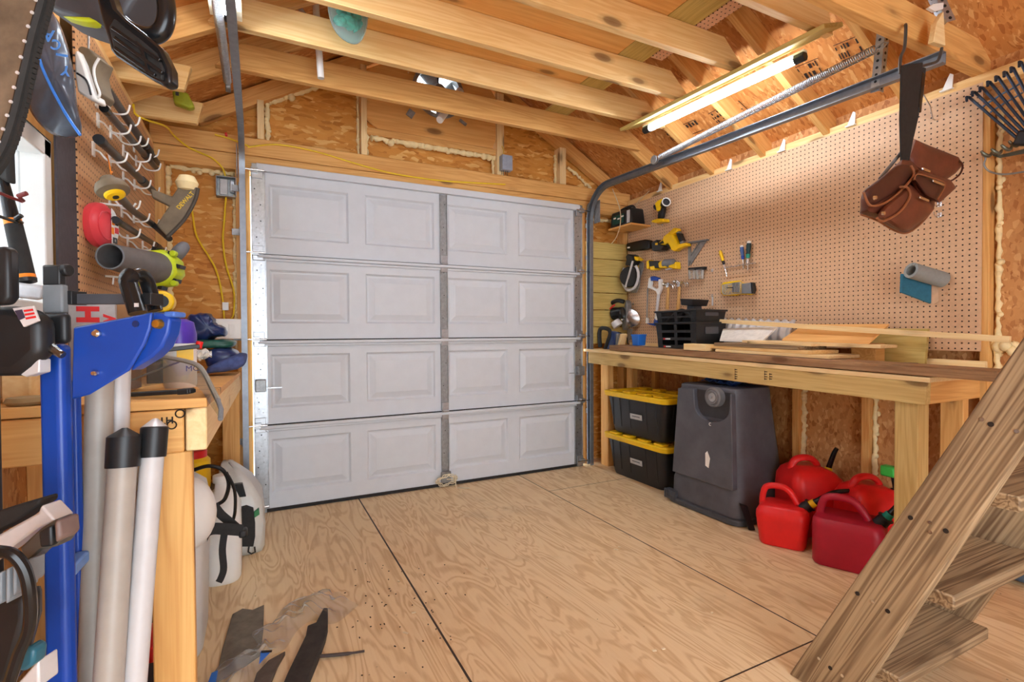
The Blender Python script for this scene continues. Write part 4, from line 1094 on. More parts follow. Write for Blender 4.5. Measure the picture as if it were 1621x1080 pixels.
m = M().tube(smooth([at(978, 526, x=2.72), at(984, 528, x=2.72), at(992, 534, x=2.73), at(994, 545, x=2.73)], 6), .0045, 6); obj('power_cord', m, BLACKM, t_)
peg_hook(1003, 482, 'steel hook beside the corded circular saw')

# hacksaw
t_ = thing('hacksaw', T(1036, 475), 'blue and silver hacksaw hanging on the pegboard', 'saw')
m = M(); sl(m, [(1025, 456), (1027, 440), (1030, 437), (1042, 440), (1047, 443), (1047, 455), (1043, 465), (1041, 466), (1039, 460), (1030, 455)], .01, .03)
fr_ = [(1025, 456), (1026.5, 441), (1030, 438), (1031, 448), (1030, 453), (1038, 458), (1042, 456), (1042, 442), (1046, 442), (1047, 455), (1043, 466), (1040, 466), (1038, 461), (1029, 457)]
m = M(); sl(m, fr_, .008, .03); obj('grip_frame', m, WHITE, t_, bevel=.002)
m = M(); sl(m, [(1029, 438), (1034, 437), (1042, 440), (1041, 445), (1034, 444), (1030, 445)], .006, .034); obj('grip', m, BLUE, t_, bevel=.004)
m = M(); sl(m, [(1040, 464), (1044, 464), (1039.5, 504), (1036.5, 503)], .012, .024); obj('back_bar', m, SILVER, t_, bevel=.002)
m = M(); sl(m, [(1024, 457), (1026, 457), (1024.3, 508), (1023, 508)], .016, .019); obj('blade', m, STEELD, t_)
m = M(); sl(m, [(1023, 512), (1034, 512), (1036, 504), (1041, 509), (1040, 513), (1036, 516), (1027, 514)], .008, .03); obj('toe', m, BLUE, t_, bevel=.003)
m = M(); sl(m, [(1036, 502), (1040, 501), (1042, 506), (1038, 507)], .009, .03); obj('blade_mount', m, WHITE, t_)
m = M(); sl(m, [(1022.5, 503), (1025, 504), (1025, 512), (1022, 512)], .01, .026); obj('blade_mount', m, WHITE, t_)
# hammers
def hammer(hx0, hy0, hx1, hy1, headl, headr, hy, lab):
    t_ = thing('claw_hammer', T(hx0, hy0), lab, 'hammer', 'claw hammers')
    a, b = T(hx0, hy0, .035), T(hx1, hy1, .03)
    m = M().tube([a, a.lerp(b, .2), a.lerp(b, .5), a.lerp(b, .8), b], [.011, .012, .0135, .016, .0155], 14, flat=.75); obj('handle', m, HANDLE, t_)
    h0, h1 = T(headl, hy, .04), T(headr, hy+1, .04); c = T((hx0*.55+headl*.45), hy-.3, .04)
    m = M().cyl(h0, h0.lerp(c, .35), .0165, .0165, 14); m.cyl(h0.lerp(c, .35), c, .012, .014, 14); m.box(a+V((0, 0, .012)), (.026, .03, .035)); m.cyl(c, a+V((0, 0, .012)), .014, .015, 14)
    for s in (-1, 1):
        m.tube(smooth([a+V((0, -.01, .015)), a.lerp(h1, .5)+V((s*.006, 0, .014)), h1+V((s*.011, 0, -.004)), h1+V((s*.013, -.012, -.03))], 4), [.011, .0105, .01, .0095, .009, .0085, .008, .0075, .006, .005, .004, .003, .0025], 8)
    obj('head', m, CHROME, t_)
hammer(1058, 454, 1056, 490, 1050, 1066, 450, 'left claw hammer with wooden handle on the pegboard, next to the hacksaw')
hammer(1075.5, 453, 1073, 494, 1067, 1086, 446, 'right claw hammer with wooden handle on the pegboard, hung slightly higher')

# speed square
t_ = thing('speed_square', T(1100, 395), 'grey triangular speed square hanging on the pegboard', 'square')
m = M()
for q in ([(1089, 384), (1093, 384), (1094, 402), (1091, 421), (1089, 421)], [(1111, 381), (1119.5, 379.5), (1093, 420), (1092, 408)], [(1107, 382), (1109, 381.7), (1094.5, 404), (1094.2, 401)], [(1089, 384), (1119, 379.5), (1117, 383), (1092, 387)]): sl(m, q, .004, .009)
obj('plate', m, STEELD, t_)
m = M(); sl(m, [(1089.5, 383), (1119.5, 378.5), (1119.5, 380.5), (1089.5, 385)], 0, .024); obj('fence', m, GREYP, t_)
# clear bins
t_ = thing('bin_strip', T(1102, 424), 'dark hanger strip holding two clear cups under the speed square', 'organiser')
m = M(); sl(m, [(1089, 424), (1115, 422), (1115, 427), (1089, 428)], .002, .03); obj('hanger', m, BLACKM, t_, bevel=.002)
for x0 in (1090.5, 1103):
    c = T(x0+5, 434, .03)
    m = M().loft([[c+V((a, b, z)) for a, b in rrect(0, 0, .04, .055*k, .012)] for z, k in ((-.036, .75), (-.03, .85), (.033, 1))]); obj('clear_cup', m, CLEAR, t_)
# screwdriver rack
t_ = thing('screwdriver_rack', T(1170, 417), 'chrome wire rack for screwdrivers on the pegboard', 'rack')
m = M()
for d in (.012, .05): m.tube([T(1146, 424, d), T(1170, 420, d), T(1197, 416, d)], .0028, 8)
for i in range(9):
    a, b = T(1146+i*5.8, 424-i*.9, .012), T(1146+i*5.8, 424-i*.9, .05); m.tube([a, b], .0028, 6); m.tube([b, b+V((0, 0, .012))], .003, 6)
m.tube([T(1197, 416), T(1197, 416, .06)], .0028, 8)
obj('wire_frame', m, CHROME, t_)
def driver(tip, mid, top, r, mats, lab, tipc=None):
    t_ = thing('screwdriver', T(*mid, .03), lab, 'screwdriver', 'screwdrivers in the rack')
    a, b, c = T(*tip, .03), T(*mid, .03), T(*top, .03)
    obj('shaft', M().tube([a, b], .004, 8), CHROME, t_)
    obj('handle', M().tube([b, b.lerp(c, .12), b.lerp(c, .3), b.lerp(c, .6), b.lerp(c, .85), c], [r*.6, r*.8, r*.75, r, r*.95, r*.6], 12), mats[0], t_, ang=60)
    obj('collar', M().tube([b.lerp(c, -.02), b.lerp(c, .22)], [r*.75, r*.86], 12), mats[1], t_)
    obj('butt', M().tube([b.lerp(c, .88), c, c+(c-b)*.03], [r*.9, r*.75, r*.3], 12), mats[2], t_)
driver((1151, 438), (1146, 418), (1140, 397.5), .012, (YELLOW, BLACK, YELLOW), 'slim yellow and black screwdriver at the left end of the rack')
driver((1177, 425), (1176, 410), (1174, 389), .0135, (plain('driver_blue', (70, 96, 150), .3), BLUE, WHITE), 'short blue handled screwdriver in the rack')
driver((1184, 428), (1184, 408), (1186, 382), .016, (plain('driver_dark', (28, 56, 58), .35), TEAL, WHITE), 'thick dark green handled driver at the right end of the rack')
m = M().cyl(T(1183.5, 421, .03), T(1184, 410, .03), .0105); tag(obj('nut_sleeve', m, CHROME, bevel=.002), 'chrome sleeve below the dark green handled driver', 'sleeve')
peg_hook(1128, 429, 'steel hook just right of the clear cups')
hk = peg_hook(1128, 469, 'steel hook holding a narrow putty knife above the crates')
m = M(); sl(m, [(1126.5, 470), (1129, 470), (1128.5, 484), (1126.5, 484)], .01, .013); tag(obj('putty_knife', m, SILVER), 'narrow silver blade hanging from a hook above the black crates', 'blade')
# bit sets in a clear box
t_ = thing('bit_case', T(1167, 457), 'clear and yellow drill bit case with a grey block, on the pegboard', 'bit case')
m = M(); sl(m, [(1141, 451), (1145, 447), (1169, 444), (1175, 448), (1193, 448), (1193, 464), (1188, 467), (1171, 466), (1166, 468), (1145, 468), (1141, 464)], .004, .024); obj('back_shell', m, YELLOW, t_, bevel=.004)
m = M(); sl(m, [(1142, 451), (1170, 446), (1173, 450), (1172, 465), (1145, 467), (1142, 463)], .025, .05); obj('clear_lid', m, CLEAR, t_, bevel=.004)
m = M()
for i in range(6): sl(m, [(1159+i*1.9, 448), (1160.2+i*1.9, 448), (1160+i*1.9, 463), (1158.8+i*1.9, 463)], .025, .034)
obj('drill_bit', m, STEELD, t_)
m = M(); sl(m, [(1150, 455.3), (1160, 454.6), (1160, 456.2), (1150, 456.5)], .0502, .052); obj('spike', m, BLACK, t_)
m = M(); sl(m, [(1174, 449), (1187, 447.5), (1188, 465), (1174, 465)], .024, .06); obj('grey_block', m, GREYP, t_, bevel=.004)
m = M(); sl(m, [(1187, 447), (1191, 447), (1193, 458), (1191, 465), (1188, 465)], .02, .05); obj('block_cap', m, BLACK, t_, bevel=.003)

# rolled foam mat on a peg
t_ = thing('foam_mat', T(1465, 448), 'rolled grey and blue foam mat hung on a peg on the pegboard', 'mat')
c0 = at(1442, 428, x=2.76); c1 = at(1492, 443, x=2.925)
R = frame_of(c0, c1)
e_y, e_z = R @ V((0, 1, 0)), R @ V((0, 0, 1))
def spiral(k, dr=0):
    pts = []
    for i in range(41):
        a = PI*.95-2*PI*1.0*i/40; r_ = .034-.0*i+dr; pts.append((r_*math.cos(a), r_*math.sin(a)))
    return pts
outer = [(.037*math.cos(PI*1.0-2*PI*i/36), .037*math.sin(PI*1.0-2*PI*i/36)) for i in range(37)]
inner = [(.024*math.cos(PI*1.0-2*PI*i/36), .024*math.sin(PI*1.0-2*PI*i/36)) for i in range(37)]
ln = (c1-c0)
m = M()
for i in range(36):
    q = [outer[i], outer[i+1], inner[i+1], inner[i]]
    m.prism([c0+e_y*a+e_z*b for a, b in q], ln)
obj('roll', m, plain('foam_grey', (146, 152, 150), .8, 0, .08, 40, .2), t_, ang=50)
fl = [at(1429, 433, x=2.76), at(1428, 463, x=2.77), at(1475, 481, x=2.915), at(1477, 452, x=2.92)]
m = M().prism(fl, (0, .012, 0)); obj('flap', m, plain('foam_blue', (48, 112, 138), .8, 0, .15, 40, .25), t_, bevel=.003)
m = M().prism([at(1475, 452, x=2.912)+V((0, -.003, 0)), at(1475, 482, x=2.912)+V((0, -.003, 0)), at(1485, 477, x=2.93)+V((0, -.003, 0)), at(1484, 454, x=2.93)+V((0, -.003, 0))], (0, .012, 0)); obj('cut_edge', m, plain('foam_tan', (204, 172, 140), .8), t_)
# loose hooks at right
peg_hook(1488, 325, 'upper steel hook right of the hanging tool belt'); peg_hook(1488, 342, 'lower steel hook right of the hanging tool belt')
p = T(1480, 187); t_ = obj('wire_hook', M().tube([p+V((.0, 0, -.01)), p+V((-.02, 0, -.005)), at(1473, 168, x=2.90), at(1462, 150, x=2.885)], .003, 8), CHROME); tag(t_, 'bent wire hook high on the pegboard right of the belt strap', 'hook')
# white plastic clips along the top plate
for k, (px, py) in enumerate(((1045, 297), (1155, 262), (1239, 232), (1349, 190), (1502, 132))):
    p = at(px, py, x=2.925); s = 1.0
    m = M().prism([p+V((0, .03, -.03)), p+V((0, -.012, -.028)), p+V((0, -.016, .035)), p+V((0, -.004, .045))], (.006, 0, 0)); m.box(p+V((.004, .01, -.026)), (.02, .05, .006))
    tag(obj('plate_clip', m, WHITE), ['white clip on the top plate nearest the garage door', 'white clip on the top plate, second from the garage door', 'white clip on the top plate, third from the garage door', 'white clip on the top plate, fourth from the garage door', 'white clip on the top plate at the rear edge of the pegboard'][k], 'clip', 'clips along the top plate')

# ================================================================== TOOL BELT ON ITS HOOK
def B(px, py, y=1.03): return at(px, py, y=y)
hk = thing('utility_hook', B(1430, 100, 1.03), 'dark double hook hanging from the tie beam, carrying the tool belt', 'hook')
m = M().tube(smooth([at(1433, 40, y=1.085), at(1434, 42, y=1.06), at(1432, 75, y=1.05), at(1426, 90, y=1.04), at(1425, 111, y=1.03), at(1430, 115, y=1.03), at(1462, 104, y=1.03), at(1482, 98, y=1.03), at(1488, 88, y=1.03), at(1491, 76, y=1.03)], 5), .0055, 8); obj('rod', m, plain('hook_grey', (74, 72, 70), .5, .3), hk)
tb = thing('tool_belt', B(1440, 300), 'brown leather tool pouch hanging on a black belt from a hook', 'tool belt')
def plate(px, y0, y1): return M().prism([at(a, b, y=y0) for a, b in px], (0, y1-y0, 0))
def strap(L_, R_, y0=1.018, w=.006):
    m = M(); n = len(L_); rings = []
    for (a, b), (c, d) in zip(L_, R_):
        p, q = at(a, b, y=y0), at(c, d, y=y0); rings.append([p, q, q+V((0, w, 0)), p+V((0, w, 0))])
    return m.loft(rings)
obj('strap', strap([(1429, 103), (1428, 112), (1427, 150), (1426, 190), (1427, 225), (1428, 262)], [(1461, 99), (1460, 112), (1455, 150), (1452, 190), (1445, 225), (1438, 262)]), BLACKM, tb, ang=60)
obj('strap', strap([(1452, 104), (1452, 150), (1448, 190), (1444, 215)], [(1466, 108), (1462, 150), (1453, 190), (1447, 216)], 1.05), plain('strap_dark', (40, 40, 42), .8), tb, ang=60)
m = plate([(1460, 112), (1466, 118), (1463, 140), (1459, 178), (1455, 178)], 1.03, 1.05); obj('buckle', m, BLACKG, tb, bevel=.003)
def bulge(px, yb, yf, bul, name, mat, n=10):
    """stuffed leather panel: outline at yb bulging towards the viewer to yf"""
    c = sum((V((a, b, 0)) for a, b in px), V((0, 0, 0)))/len(px)
    m = M(); rings = [[at(a, b, y=yb) for a, b in px], [at(a, b, y=yb-.3*(yb-yf)) for a, b in px]]
    for k, dy in ((.93, .7), (.78, .92), (.5, 1.0), (.12, 1.0)): rings.append([at(c.x+(a-c.x)*k, c.y+(b-c.y)*k, y=yb-dy*(yb-yf)) for a, b in px])
    m.loft(rings); return obj(name, m, mat, tb, ang=50)
def dense(px, k=4): 
    q = smooth([(a, b, 0) for a, b in px]+[(*px[0], 0)], k); return [(p.x, p.y) for p in q[:-1]]
bulge([(1447, 220), (1470, 230), (1518, 249), (1524, 262), (1512, 275), (1497, 285), (1470, 285), (1440, 262), (1438, 247)], 1.06, 1.02, 1, 'back_flap', LEATHER)
bulge(dense([(1428, 252), (1443, 255), (1455, 268), (1470, 290), (1480, 325), (1460, 352), (1436, 369), (1412, 362), (1385, 347), (1363, 340), (1362, 330), (1366, 305), (1395, 282)]), 1.05, .965, 1, 'main_pouch', LEATHER)
bulge(dense([(1440, 262), (1448, 275), (1425, 300), (1385, 325), (1372, 320), (1366, 304), (1390, 285), (1420, 262)], 3), .985, .955, 1, 'inner_pocket', LEATHD)
bulge(dense([(1440, 292), (1452, 300), (1478, 330), (1452, 355), (1430, 366), (1400, 350), (1388, 345), (1400, 325)], 3), .975, .935, 1, 'outer_pocket', LEATHER)
bulge([(1440, 285), (1453, 268), (1480, 277), (1505, 285), (1514, 297), (1500, 310), (1487, 322), (1468, 315), (1450, 308)], .99, .945, 1, 'side_pocket', LEATHER)
bulge([(1444, 283), (1455, 274), (1478, 283), (1497, 291), (1482, 318), (1465, 310)], .95, .93, 1, 'phone_flap', LEATHD)
def piping(px, y, nm='trim', mat=None, r=.004):
    obj(nm, M().tube(smooth([at(a, b, y=y) for a, b in px], 5), r, 8), mat or plain('leather_trim', (142, 88, 56), .5), tb)
piping([(1367, 304), (1372, 318), (1380, 326), (1400, 322), (1425, 303), (1446, 278), (1442, 262)], .95)
piping([(1388, 345), (1392, 349), (1402, 349), (1425, 335), (1440, 312), (1436, 297), (1425, 296)], .93)
piping([(1363, 340), (1390, 350), (1415, 365), (1436, 369), (1458, 354), (1478, 330)], .985, r=.003)
piping([(1447, 285), (1452, 276), (1470, 280), (1496, 291), (1484, 316)], .926, r=.0025)
piping([(1519, 255), (1524, 262), (1520, 275), (1508, 285), (1500, 287)], 1.02, 'loop', LEATHD, .0035)
piping([(1393, 283), (1410, 262), (1428, 240)], 1.045, 'webbing', plain('web_grey', (120, 122, 124), .8), .006)
for q in ((1386, 313), (1399, 338)):
    c = at(*q, y=.938); obj('rivet', M().lathe([(.001, -.004), (.006, -.003), (.008, .004), (.001, .004)], c, (0, 1, 0), 14), CHROME, tb)
for q in (((1476, 286), (1494, 293)), ((1455, 312), (1470, 318)), ((1460, 267), (1472, 272))):
    a, b = at(*q[0], y=.924), at(*q[1], y=.924); obj('metal_clip', M().bar(a, b, .006, .009), CHROME, tb, bevel=.002)

# ================================================================== RAKE AND TOOLS PAST THE PEGBOARD
rk = thing('leaf_rake', at(1605, 200, x=2.90), 'dark blue steel leaf rake hanging head up right of the pegboard', 'rake')
tips = [(1534, 154), (1543, 146), (1555, 139), (1567, 130), (1580, 122), (1593, 115), (1604, 108), (1617, 99)]
hub = at(1622, 218, x=2.86)
for k, q in enumerate(tips):
    tip = at(*q, x=2.88); root = hub+V((0, -.012*k+.02, .012*k*.6))
    d = (tip-root); l2 = tip+V((0, .012, .004)); nose = tip+V((-.012, .012, -.022))
    m = M().tube([root, root.lerp(tip, .5)+V((-.004, 0, 0)), tip, tip+d.normalized()*.008+V((-.012, 0, -.006)), tip+V((-.02, 0, -.022))], [.006, .0055, .006, .0065, .0055], 6); obj('tine', m, plain('rake_blue', (58, 70, 88), .35, .6), rk)
m = M()
A_ = [hub.lerp(at(*q, x=2.88), .60) for q in tips]; B_ = [hub.lerp(at(*q, x=2.88), .74) for q in tips]
m.tube(A_, .004, 6); m.tube(B_, .0045, 6); obj('brace', m, plain('rake_blue2', (96, 116, 140), .35, .6), rk)
m = M().box(hub+V((.0, -.02, -.01)), (.03, .10, .06), rotm(20, 0, 0)); obj('socket', m, BLACK, rk, bevel=.008)
m = M().tube([hub+V((0, -.02, 0)), hub+V((.01, -.16, -.35)), hub+V((.02, -.36, -1.0))], .013, 12); obj('handle', m, HANDLE, rk)
# serpentine hooks bar
t_ = thing('wall_hanger', at(1590, 262, x=2.93), 'dark scalloped metal tool hanger with a long curved rod, right of the pegboard', 'hanger')
m = M()
m.tube(smooth([at(1554, 244, x=2.89), at(1560, 250, x=2.90), at(1558, 262, x=2.90), at(1568, 272, x=2.91), at(1590, 276, x=2.91), at(1621, 272, x=2.91), at(1650, 268, x=2.91)], 6), .004, 8); obj('rod', m, STEELD, t_)
m = M().prism([at(a, b, x=2.925) for a, b in [(1570, 242), (1580, 246), (1621, 236), (1650, 230), (1650, 238), (1621, 243), (1582, 250), (1572, 247)]], (.006, 0, 0)); obj('rail', m, plain('hanger_olive', (84, 80, 64), .45, .5), t_)
for k, (px, py) in enumerate(((1556, 245), (1572, 241), (1588, 235), (1600, 229), (1612, 225), (1624, 219))):
    m = M().tube(smooth([at(px-3, py-6, x=2.86), at(px+2, py-1, x=2.87), at(px+10, py+2, x=2.89), at(px+14, py-4, x=2.90)], 4), [.004+.0035*math.sin(PI*i/12) for i in range(13)], 8); obj('scallop_hook', m, plain('hanger_olive2', (104, 102, 86), .4, .5), t_)
c = at(1583, 552, x=2.975)
m = M()
for i in range(7): m.ball(c+V((random.uniform(-.02, .02), random.uniform(-.05, .05), random.uniform(-.015, .015))), .022, None, 10, 8, .08)
tag(obj('foam_blob', m, FOAM, ang=80), 'lumpy cream foam blob on the stud at the end of the right bench', 'foam')
# ink stamps on the roof and wall boards
def on_roof(px, py):
    d = _f*FPX + CR*(px-810.5) - CU*(py-540.0)
    # plane z = 2.38+.58*(2.935-x)
    t = (2.375+.58*(XR-.01)-CO.z)/(d.z+.58*d.x); return CO+d*t
def roof_stamp(a_, b_, rows, lab, seed):
    """smudged grading stamp: ruled lines and unreadable character blocks inked on the sheathing"""
    random.seed(seed)
    a, b = on_roof(*a_), on_roof(*b_); L = (b-a).length; r_ = (b-a)/L; n_ = V((-.58, 0, -1)).normalized(); u_ = n_.cross(r_)
    R = Matrix((r_, u_, n_)).transposed(); m = M(); h = .1
    for k in (0, 1): m.box(a+r_*L/2+u_*(h*k)+n_*.0015, (L, .003, .001), R)
    x = .0
    while x < L-.02:
        w = random.choice((.008, .012, .02))
        if rows: 
            for q in range(rows):
                if random.random() < .8: m.box(a+r_*(x+w/2)+u_*(h*(q+.5)/rows)+n_*.0015, (w*.7, h/rows*random.uniform(.35, .8), .001), R)
        x += w+.005
    return tag(obj('ink_stamp', m, INK), lab, 'stamp', None, 'stuff' if False else None)
roof_stamp((1066, 224), (1114, 205), 2, 'smudged black grading stamp on the roof board under the lit tube', 1)
roof_stamp((1137, 196), (1156, 186), 3, 'small smudged stamp on the roof board left of the ruled letter C', 2)
roof_stamp((1250, 137), (1308, 114), 2, 'wide black stamp on the roof board beside the end of the lit tube', 3)
roof_stamp((1332, 96), (1374, 80), 2, 'black ruled stamp on the roof board above the coil spring', 4)
random.seed(11)
pC = on_roof(1174, 181); r_ = (on_roof(1190, 172)-pC).normalized(); n_ = V((-.58, 0, -1)).normalized(); u_ = n_.cross(r_)
cS = text_mesh('C', pC-V((0, 0, .002)), r_, u_, .04)
for dx in (-.03, .055): cS.box(pC+r_*dx+u_*.03+n_*.0015, (.004, .13, .001), Matrix((r_, u_, n_)).transposed())
tag(obj('ink_stamp', cS, INK), 'letter C between two ruled lines on the roof board below the lit tube', 'stamp')
m = M().prism([at(a, b, y=1.02) for a, b in [(1478, 66), (1483, 36), (1494, 18), (1497, 72)]], (0, .02, 0)); tag(obj('shim', m, PALE, bevel=.002), 'pale tapered wood shim above the end of the right door track', 'shim')
m = M().prism([at(a, b, y=1.01) for a, b in [(1470, 12), (1478, 6), (1494, 4), (1493, 14), (1480, 18)]], (0, .01, 0)); tag(obj('paper_scrap', m, WHITE), 'small white scrap tucked above the wood shim at the upper right', 'scrap')
# ================================================================== PLANK LADDER
ld = thing('plank_ladder', (1.85, .9, 0), 'steep weathered plank ladder with flat treads in the right foreground', 'ladder')
def stringer(x, w=.042):
    a0, a1 = at(1232, 1092, x=1.53), at(1621, 532, x=1.53)
    b0, b1 = at(1372, 1080, x=1.53), at(1621, 706, x=1.53)
    def ext(p, q, z): t = (z-p.z)/(q.z-p.z); return p.lerp(q, t)
    top, bot = 1.62, 0.0
    A0, A1, B0, B1 = ext(a0, a1, bot), ext(a0, a1, top), ext(b0, b1, bot), ext(b0, b1, top)
    off = V((x-1.53, 0, 0))
    p0, p1 = (A0+B0)/2+off, (A1+B1)/2+off
    fr = Matrix.Translation((p0+p1)/2) @ frame_of(p0, p1, V((1, 0, 0))).to_4x4()
    m = M().prism([A0+off, B0+off, B1+off, A1+off], (w, 0, 0))
    return obj('stringer', m, WEATH, ld, frame=fr, bevel=.004), (A0, A1, B0, B1)
s1, (A0, A1, B0, B1) = stringer(1.53)
stringer(2.10)
def edge(z, f): 
    a = A0.lerp(A1, z/A1.z); b = B0.lerp(B1, z/B1.z); return a.lerp(b, f).y
for z in (.115, .40, .69, .98, 1.27):
    yF, yB = edge(z, .02), edge(z, 1.25)
    o = beam('tread', (1.574, (yF+yB)/2-.01, z+.02), (2.098, (yF+yB)/2-.01, z+.02), abs(yF-yB)+.02, .038, WEATH, ld, bevel=.004)
m = M()
screws = [(1554, 664), (1568, 672), (1609, 683), (1441, 820), (1472, 828), (1497, 841), (1472, 843), (1357, 940), (1381, 953), (1405, 968), (1296, 1043), (1314, 1058), (1333, 1070)]
m = M(); mh = M()
for i, q in enumerate(screws):
    p = at(*q, x=1.5285); (m if i % 2 == 0 else mh).cyl(p, p+V((.002, 0, 0)), .005 if i % 2 == 0 else .006, n=12)
for mm, mt, nm in ((m, CHROME, 'screw'), (mh, INK, 'nail_hole')):
    n = len(mm.v)//24
    for i in range(n):
        q = M(); q.v = mm.v[i*24:(i+1)*24]; q.f = mm.f[:14]; q.mi = mm.mi[:14]; obj(nm, q, mt, ld)
# ================================================================== LEFT BENCH
def zl(y): return .985-.0415*(y-1.23)
lb = thing('workbench', (-.32, 2.3, 0), 'short pine workbench along the left wall under the window', 'workbench')
BX = -.098
m = M().prism([(-.51, 1.235, zl(1.235)-.02), (BX, 1.235, zl(1.235)-.02), (BX, 3.5, zl(3.5)-.02), (-.51, 3.5, zl(3.5)-.02)], (0, 0, .0195)); obj('worktop', m, PINE2, lb, bevel=.002)
beam('side_rail', (BX-.02, 1.235, zl(1.235)-.065), (BX-.02, 3.5, zl(3.5)-.065), .038, .088, PALE, lb, bevel=.003)
beam('front_rail', (-.50, 1.255, zl(1.25)-.066), (BX-.042, 1.255, zl(1.25)-.066), .038, .088, PINE2, lb, bevel=.003)
beam('leg', (-.165, 1.27, 0), (-.165, 1.27, zl(1.27)-.111), .074, .032, PINE2, lb, up=V((0, 1, 0)), bevel=.003)
beam('leg', (-.15, 3.40, 0), (-.15, 3.40, zl(3.4)-.022), .088, .04, PINE2, lb, up=V((0, 1, 0)), bevel=.003)
beam('leg', (-.48, 1.32, 0), (-.48, 1.32, zl(1.3)-.112), .05, .05, PINE2, lb, up=V((0, 1, 0)), bevel=.003)
for k, (px, py) in enumerate(((262, 678), (275, 660))):
    p = at(px, py, y=1.2345); tm = text_mesh('HT', p, V((-1, 0, 0)), V((0, 0, -1)), .014, bold=True); obj('ink_stamp', tm, INK, lb)
    c = at(px+10, py-5, y=1.2345); tm = M().tube([c+V((.008*math.cos(a), 0, .008*math.sin(a))) for a in [2*PI*i/14 for i in range(14)]], .0014, 4, closed=True); obj('ink_stamp', tm, INK, lb)

def put(px, py, y): p = at(px, py, y=y); return p
# face shield draped over the corner of the bench
fs_ = thing('face_shield', (-.12, 1.35, zl(1.35)), 'clear curved face shield lying on the left bench, its edge hanging over the corner', 'face shield')
top = [(198, 588), (225, 576), (255, 570), (285, 572), (308, 580), (322, 592)]
botm = [(200, 622), (225, 622), (258, 620), (292, 612), (318, 613), (330, 622)]
# sheet: bends over the bench edge then hangs
rows = [
 [dep(*q, 1.28) for q in smooth([V((a, b, 0)) for a, b in top], 3) for q in [(q.x, q.y)]],
]
def row(px, d0, d1):
    q = smooth([V((a, b, 0)) for a, b in px], 3); n = len(q)
    return [dep(p.x, p.y, d0+(d1-d0)*i/(n-1)) for i, p in enumerate(q)]
r0 = row([(222, 568), (252, 565), (285, 570), (312, 578), (324, 592), (334, 612), (345, 634)], 1.42, 1.10)
r1 = row([(208, 588), (240, 582), (278, 587), (306, 592), (322, 606), (334, 628), (350, 648)], 1.26, 1.06)
r2 = row([(200, 618), (230, 612), (268, 606), (300, 607), (318, 618), (332, 640), (349, 664)], 1.12, 1.04)
m = M(); n = len(r0)
m.add(r0+r1+r2, [(j*n+i, j*n+i+1, (j+1)*n+i+1, (j+1)*n+i) for j in range(2) for i in range(n-1)])
obj('visor', m, clear('visor', (228, 228, 216), .03, .08, (110, 110, 104)), fs_, solid=0, ang=80)
m = M().tube(r0, .006, 8); obj('rim', m, plain('visor_rim', (150, 148, 138), .3), fs_)
m = M().tube([r0[-1], r1[-1], r2[-1]], .005, 8); obj('edge_band', m, GREYP, fs_)
m = M().tube([dep(200, 606, 1.2), dep(228, 594, 1.24), dep(284, 573, 1.35)], .0025, 6); obj('brace_wire', m, GREYP, fs_)
m = M().bar(dep(150, 628, 1.08), dep(306, 619, 1.08), .02, .009); m.bar(dep(285, 620, 1.08), dep(303, 619, 1.08), .024, .012)
tag(obj('black_rod', m, BLACK, bevel=.002), 'flat black bar lying along the front edge of the left bench under the face shield', 'bar')
m = M().bar(dep(205, 560, 1.35), dep(316, 548, 1.45), .018, .012); t_ = obj('black_rod', m, BLACK, bevel=.002); tag(t_, 'slim black rod with a red tip lying behind the face shield', 'bar')
obj('tip', M().cyl(dep(314, 551, 1.45), dep(316.5, 541, 1.45), .009), RED, t_)
m = M()
def pk(u, v): return dep(255+u*80, 566-12*v+3*math.sin(u*17+v*5), 1.65+.2*v)+V((0, 0, .012*math.sin(u*23)*math.sin(v*9)))
m.grid(pk, 24, 8); tag(obj('plastic_packet', m, FILM, solid=.002, ang=80), 'clear crinkled plastic packet on the left bench between the face shield and folded cloths', 'packet')
# spray bottle
b_ = put(285, 560, 1.75); b_.z = zl(1.75)
sb = thing('spray_bottle', b_, 'white bottle with purple top and yellow label on the left bench', 'bottle')
zz = b_.z
m = M().lathe([(.001, 0), (.048, 0), (.052, .01), (.052, .13), (.045, .16), (.001, .165)], b_, (0, 0, 1), 24, sx=.8); obj('body', m, WHITE, sb)
m = M().lathe([(.046, .125), (.0535, .13), (.0535, .155), (.045, .19), (.02, .20), (.001, .2)], b_, (0, 0, 1), 24, sx=.8); obj('shoulder', m, PURPLE, sb)
fd = V((CO.x-b_.x, CO.y-b_.y, 0)).normalized(); sd_ = V((-fd.y, fd.x, 0))
q = b_+fd*.051+sd_*.012
m = M().prism([q+sd_*-.02+V((0, 0, .085)), q+sd_*.02+V((0, 0, .08)), q+sd_*.02+V((0, 0, .125)), q+sd_*-.02+V((0, 0, .118))], fd*.003); obj('label', m, YELLOW, sb)
tm = text_mesh('MC', q+sd_*-.0+fd*.004+V((0, 0, .05)), sd_ if sd_.dot(CR) > 0 else -sd_, V((0, 0, 1)), .016); obj('lettering', tm, BLUE, sb)
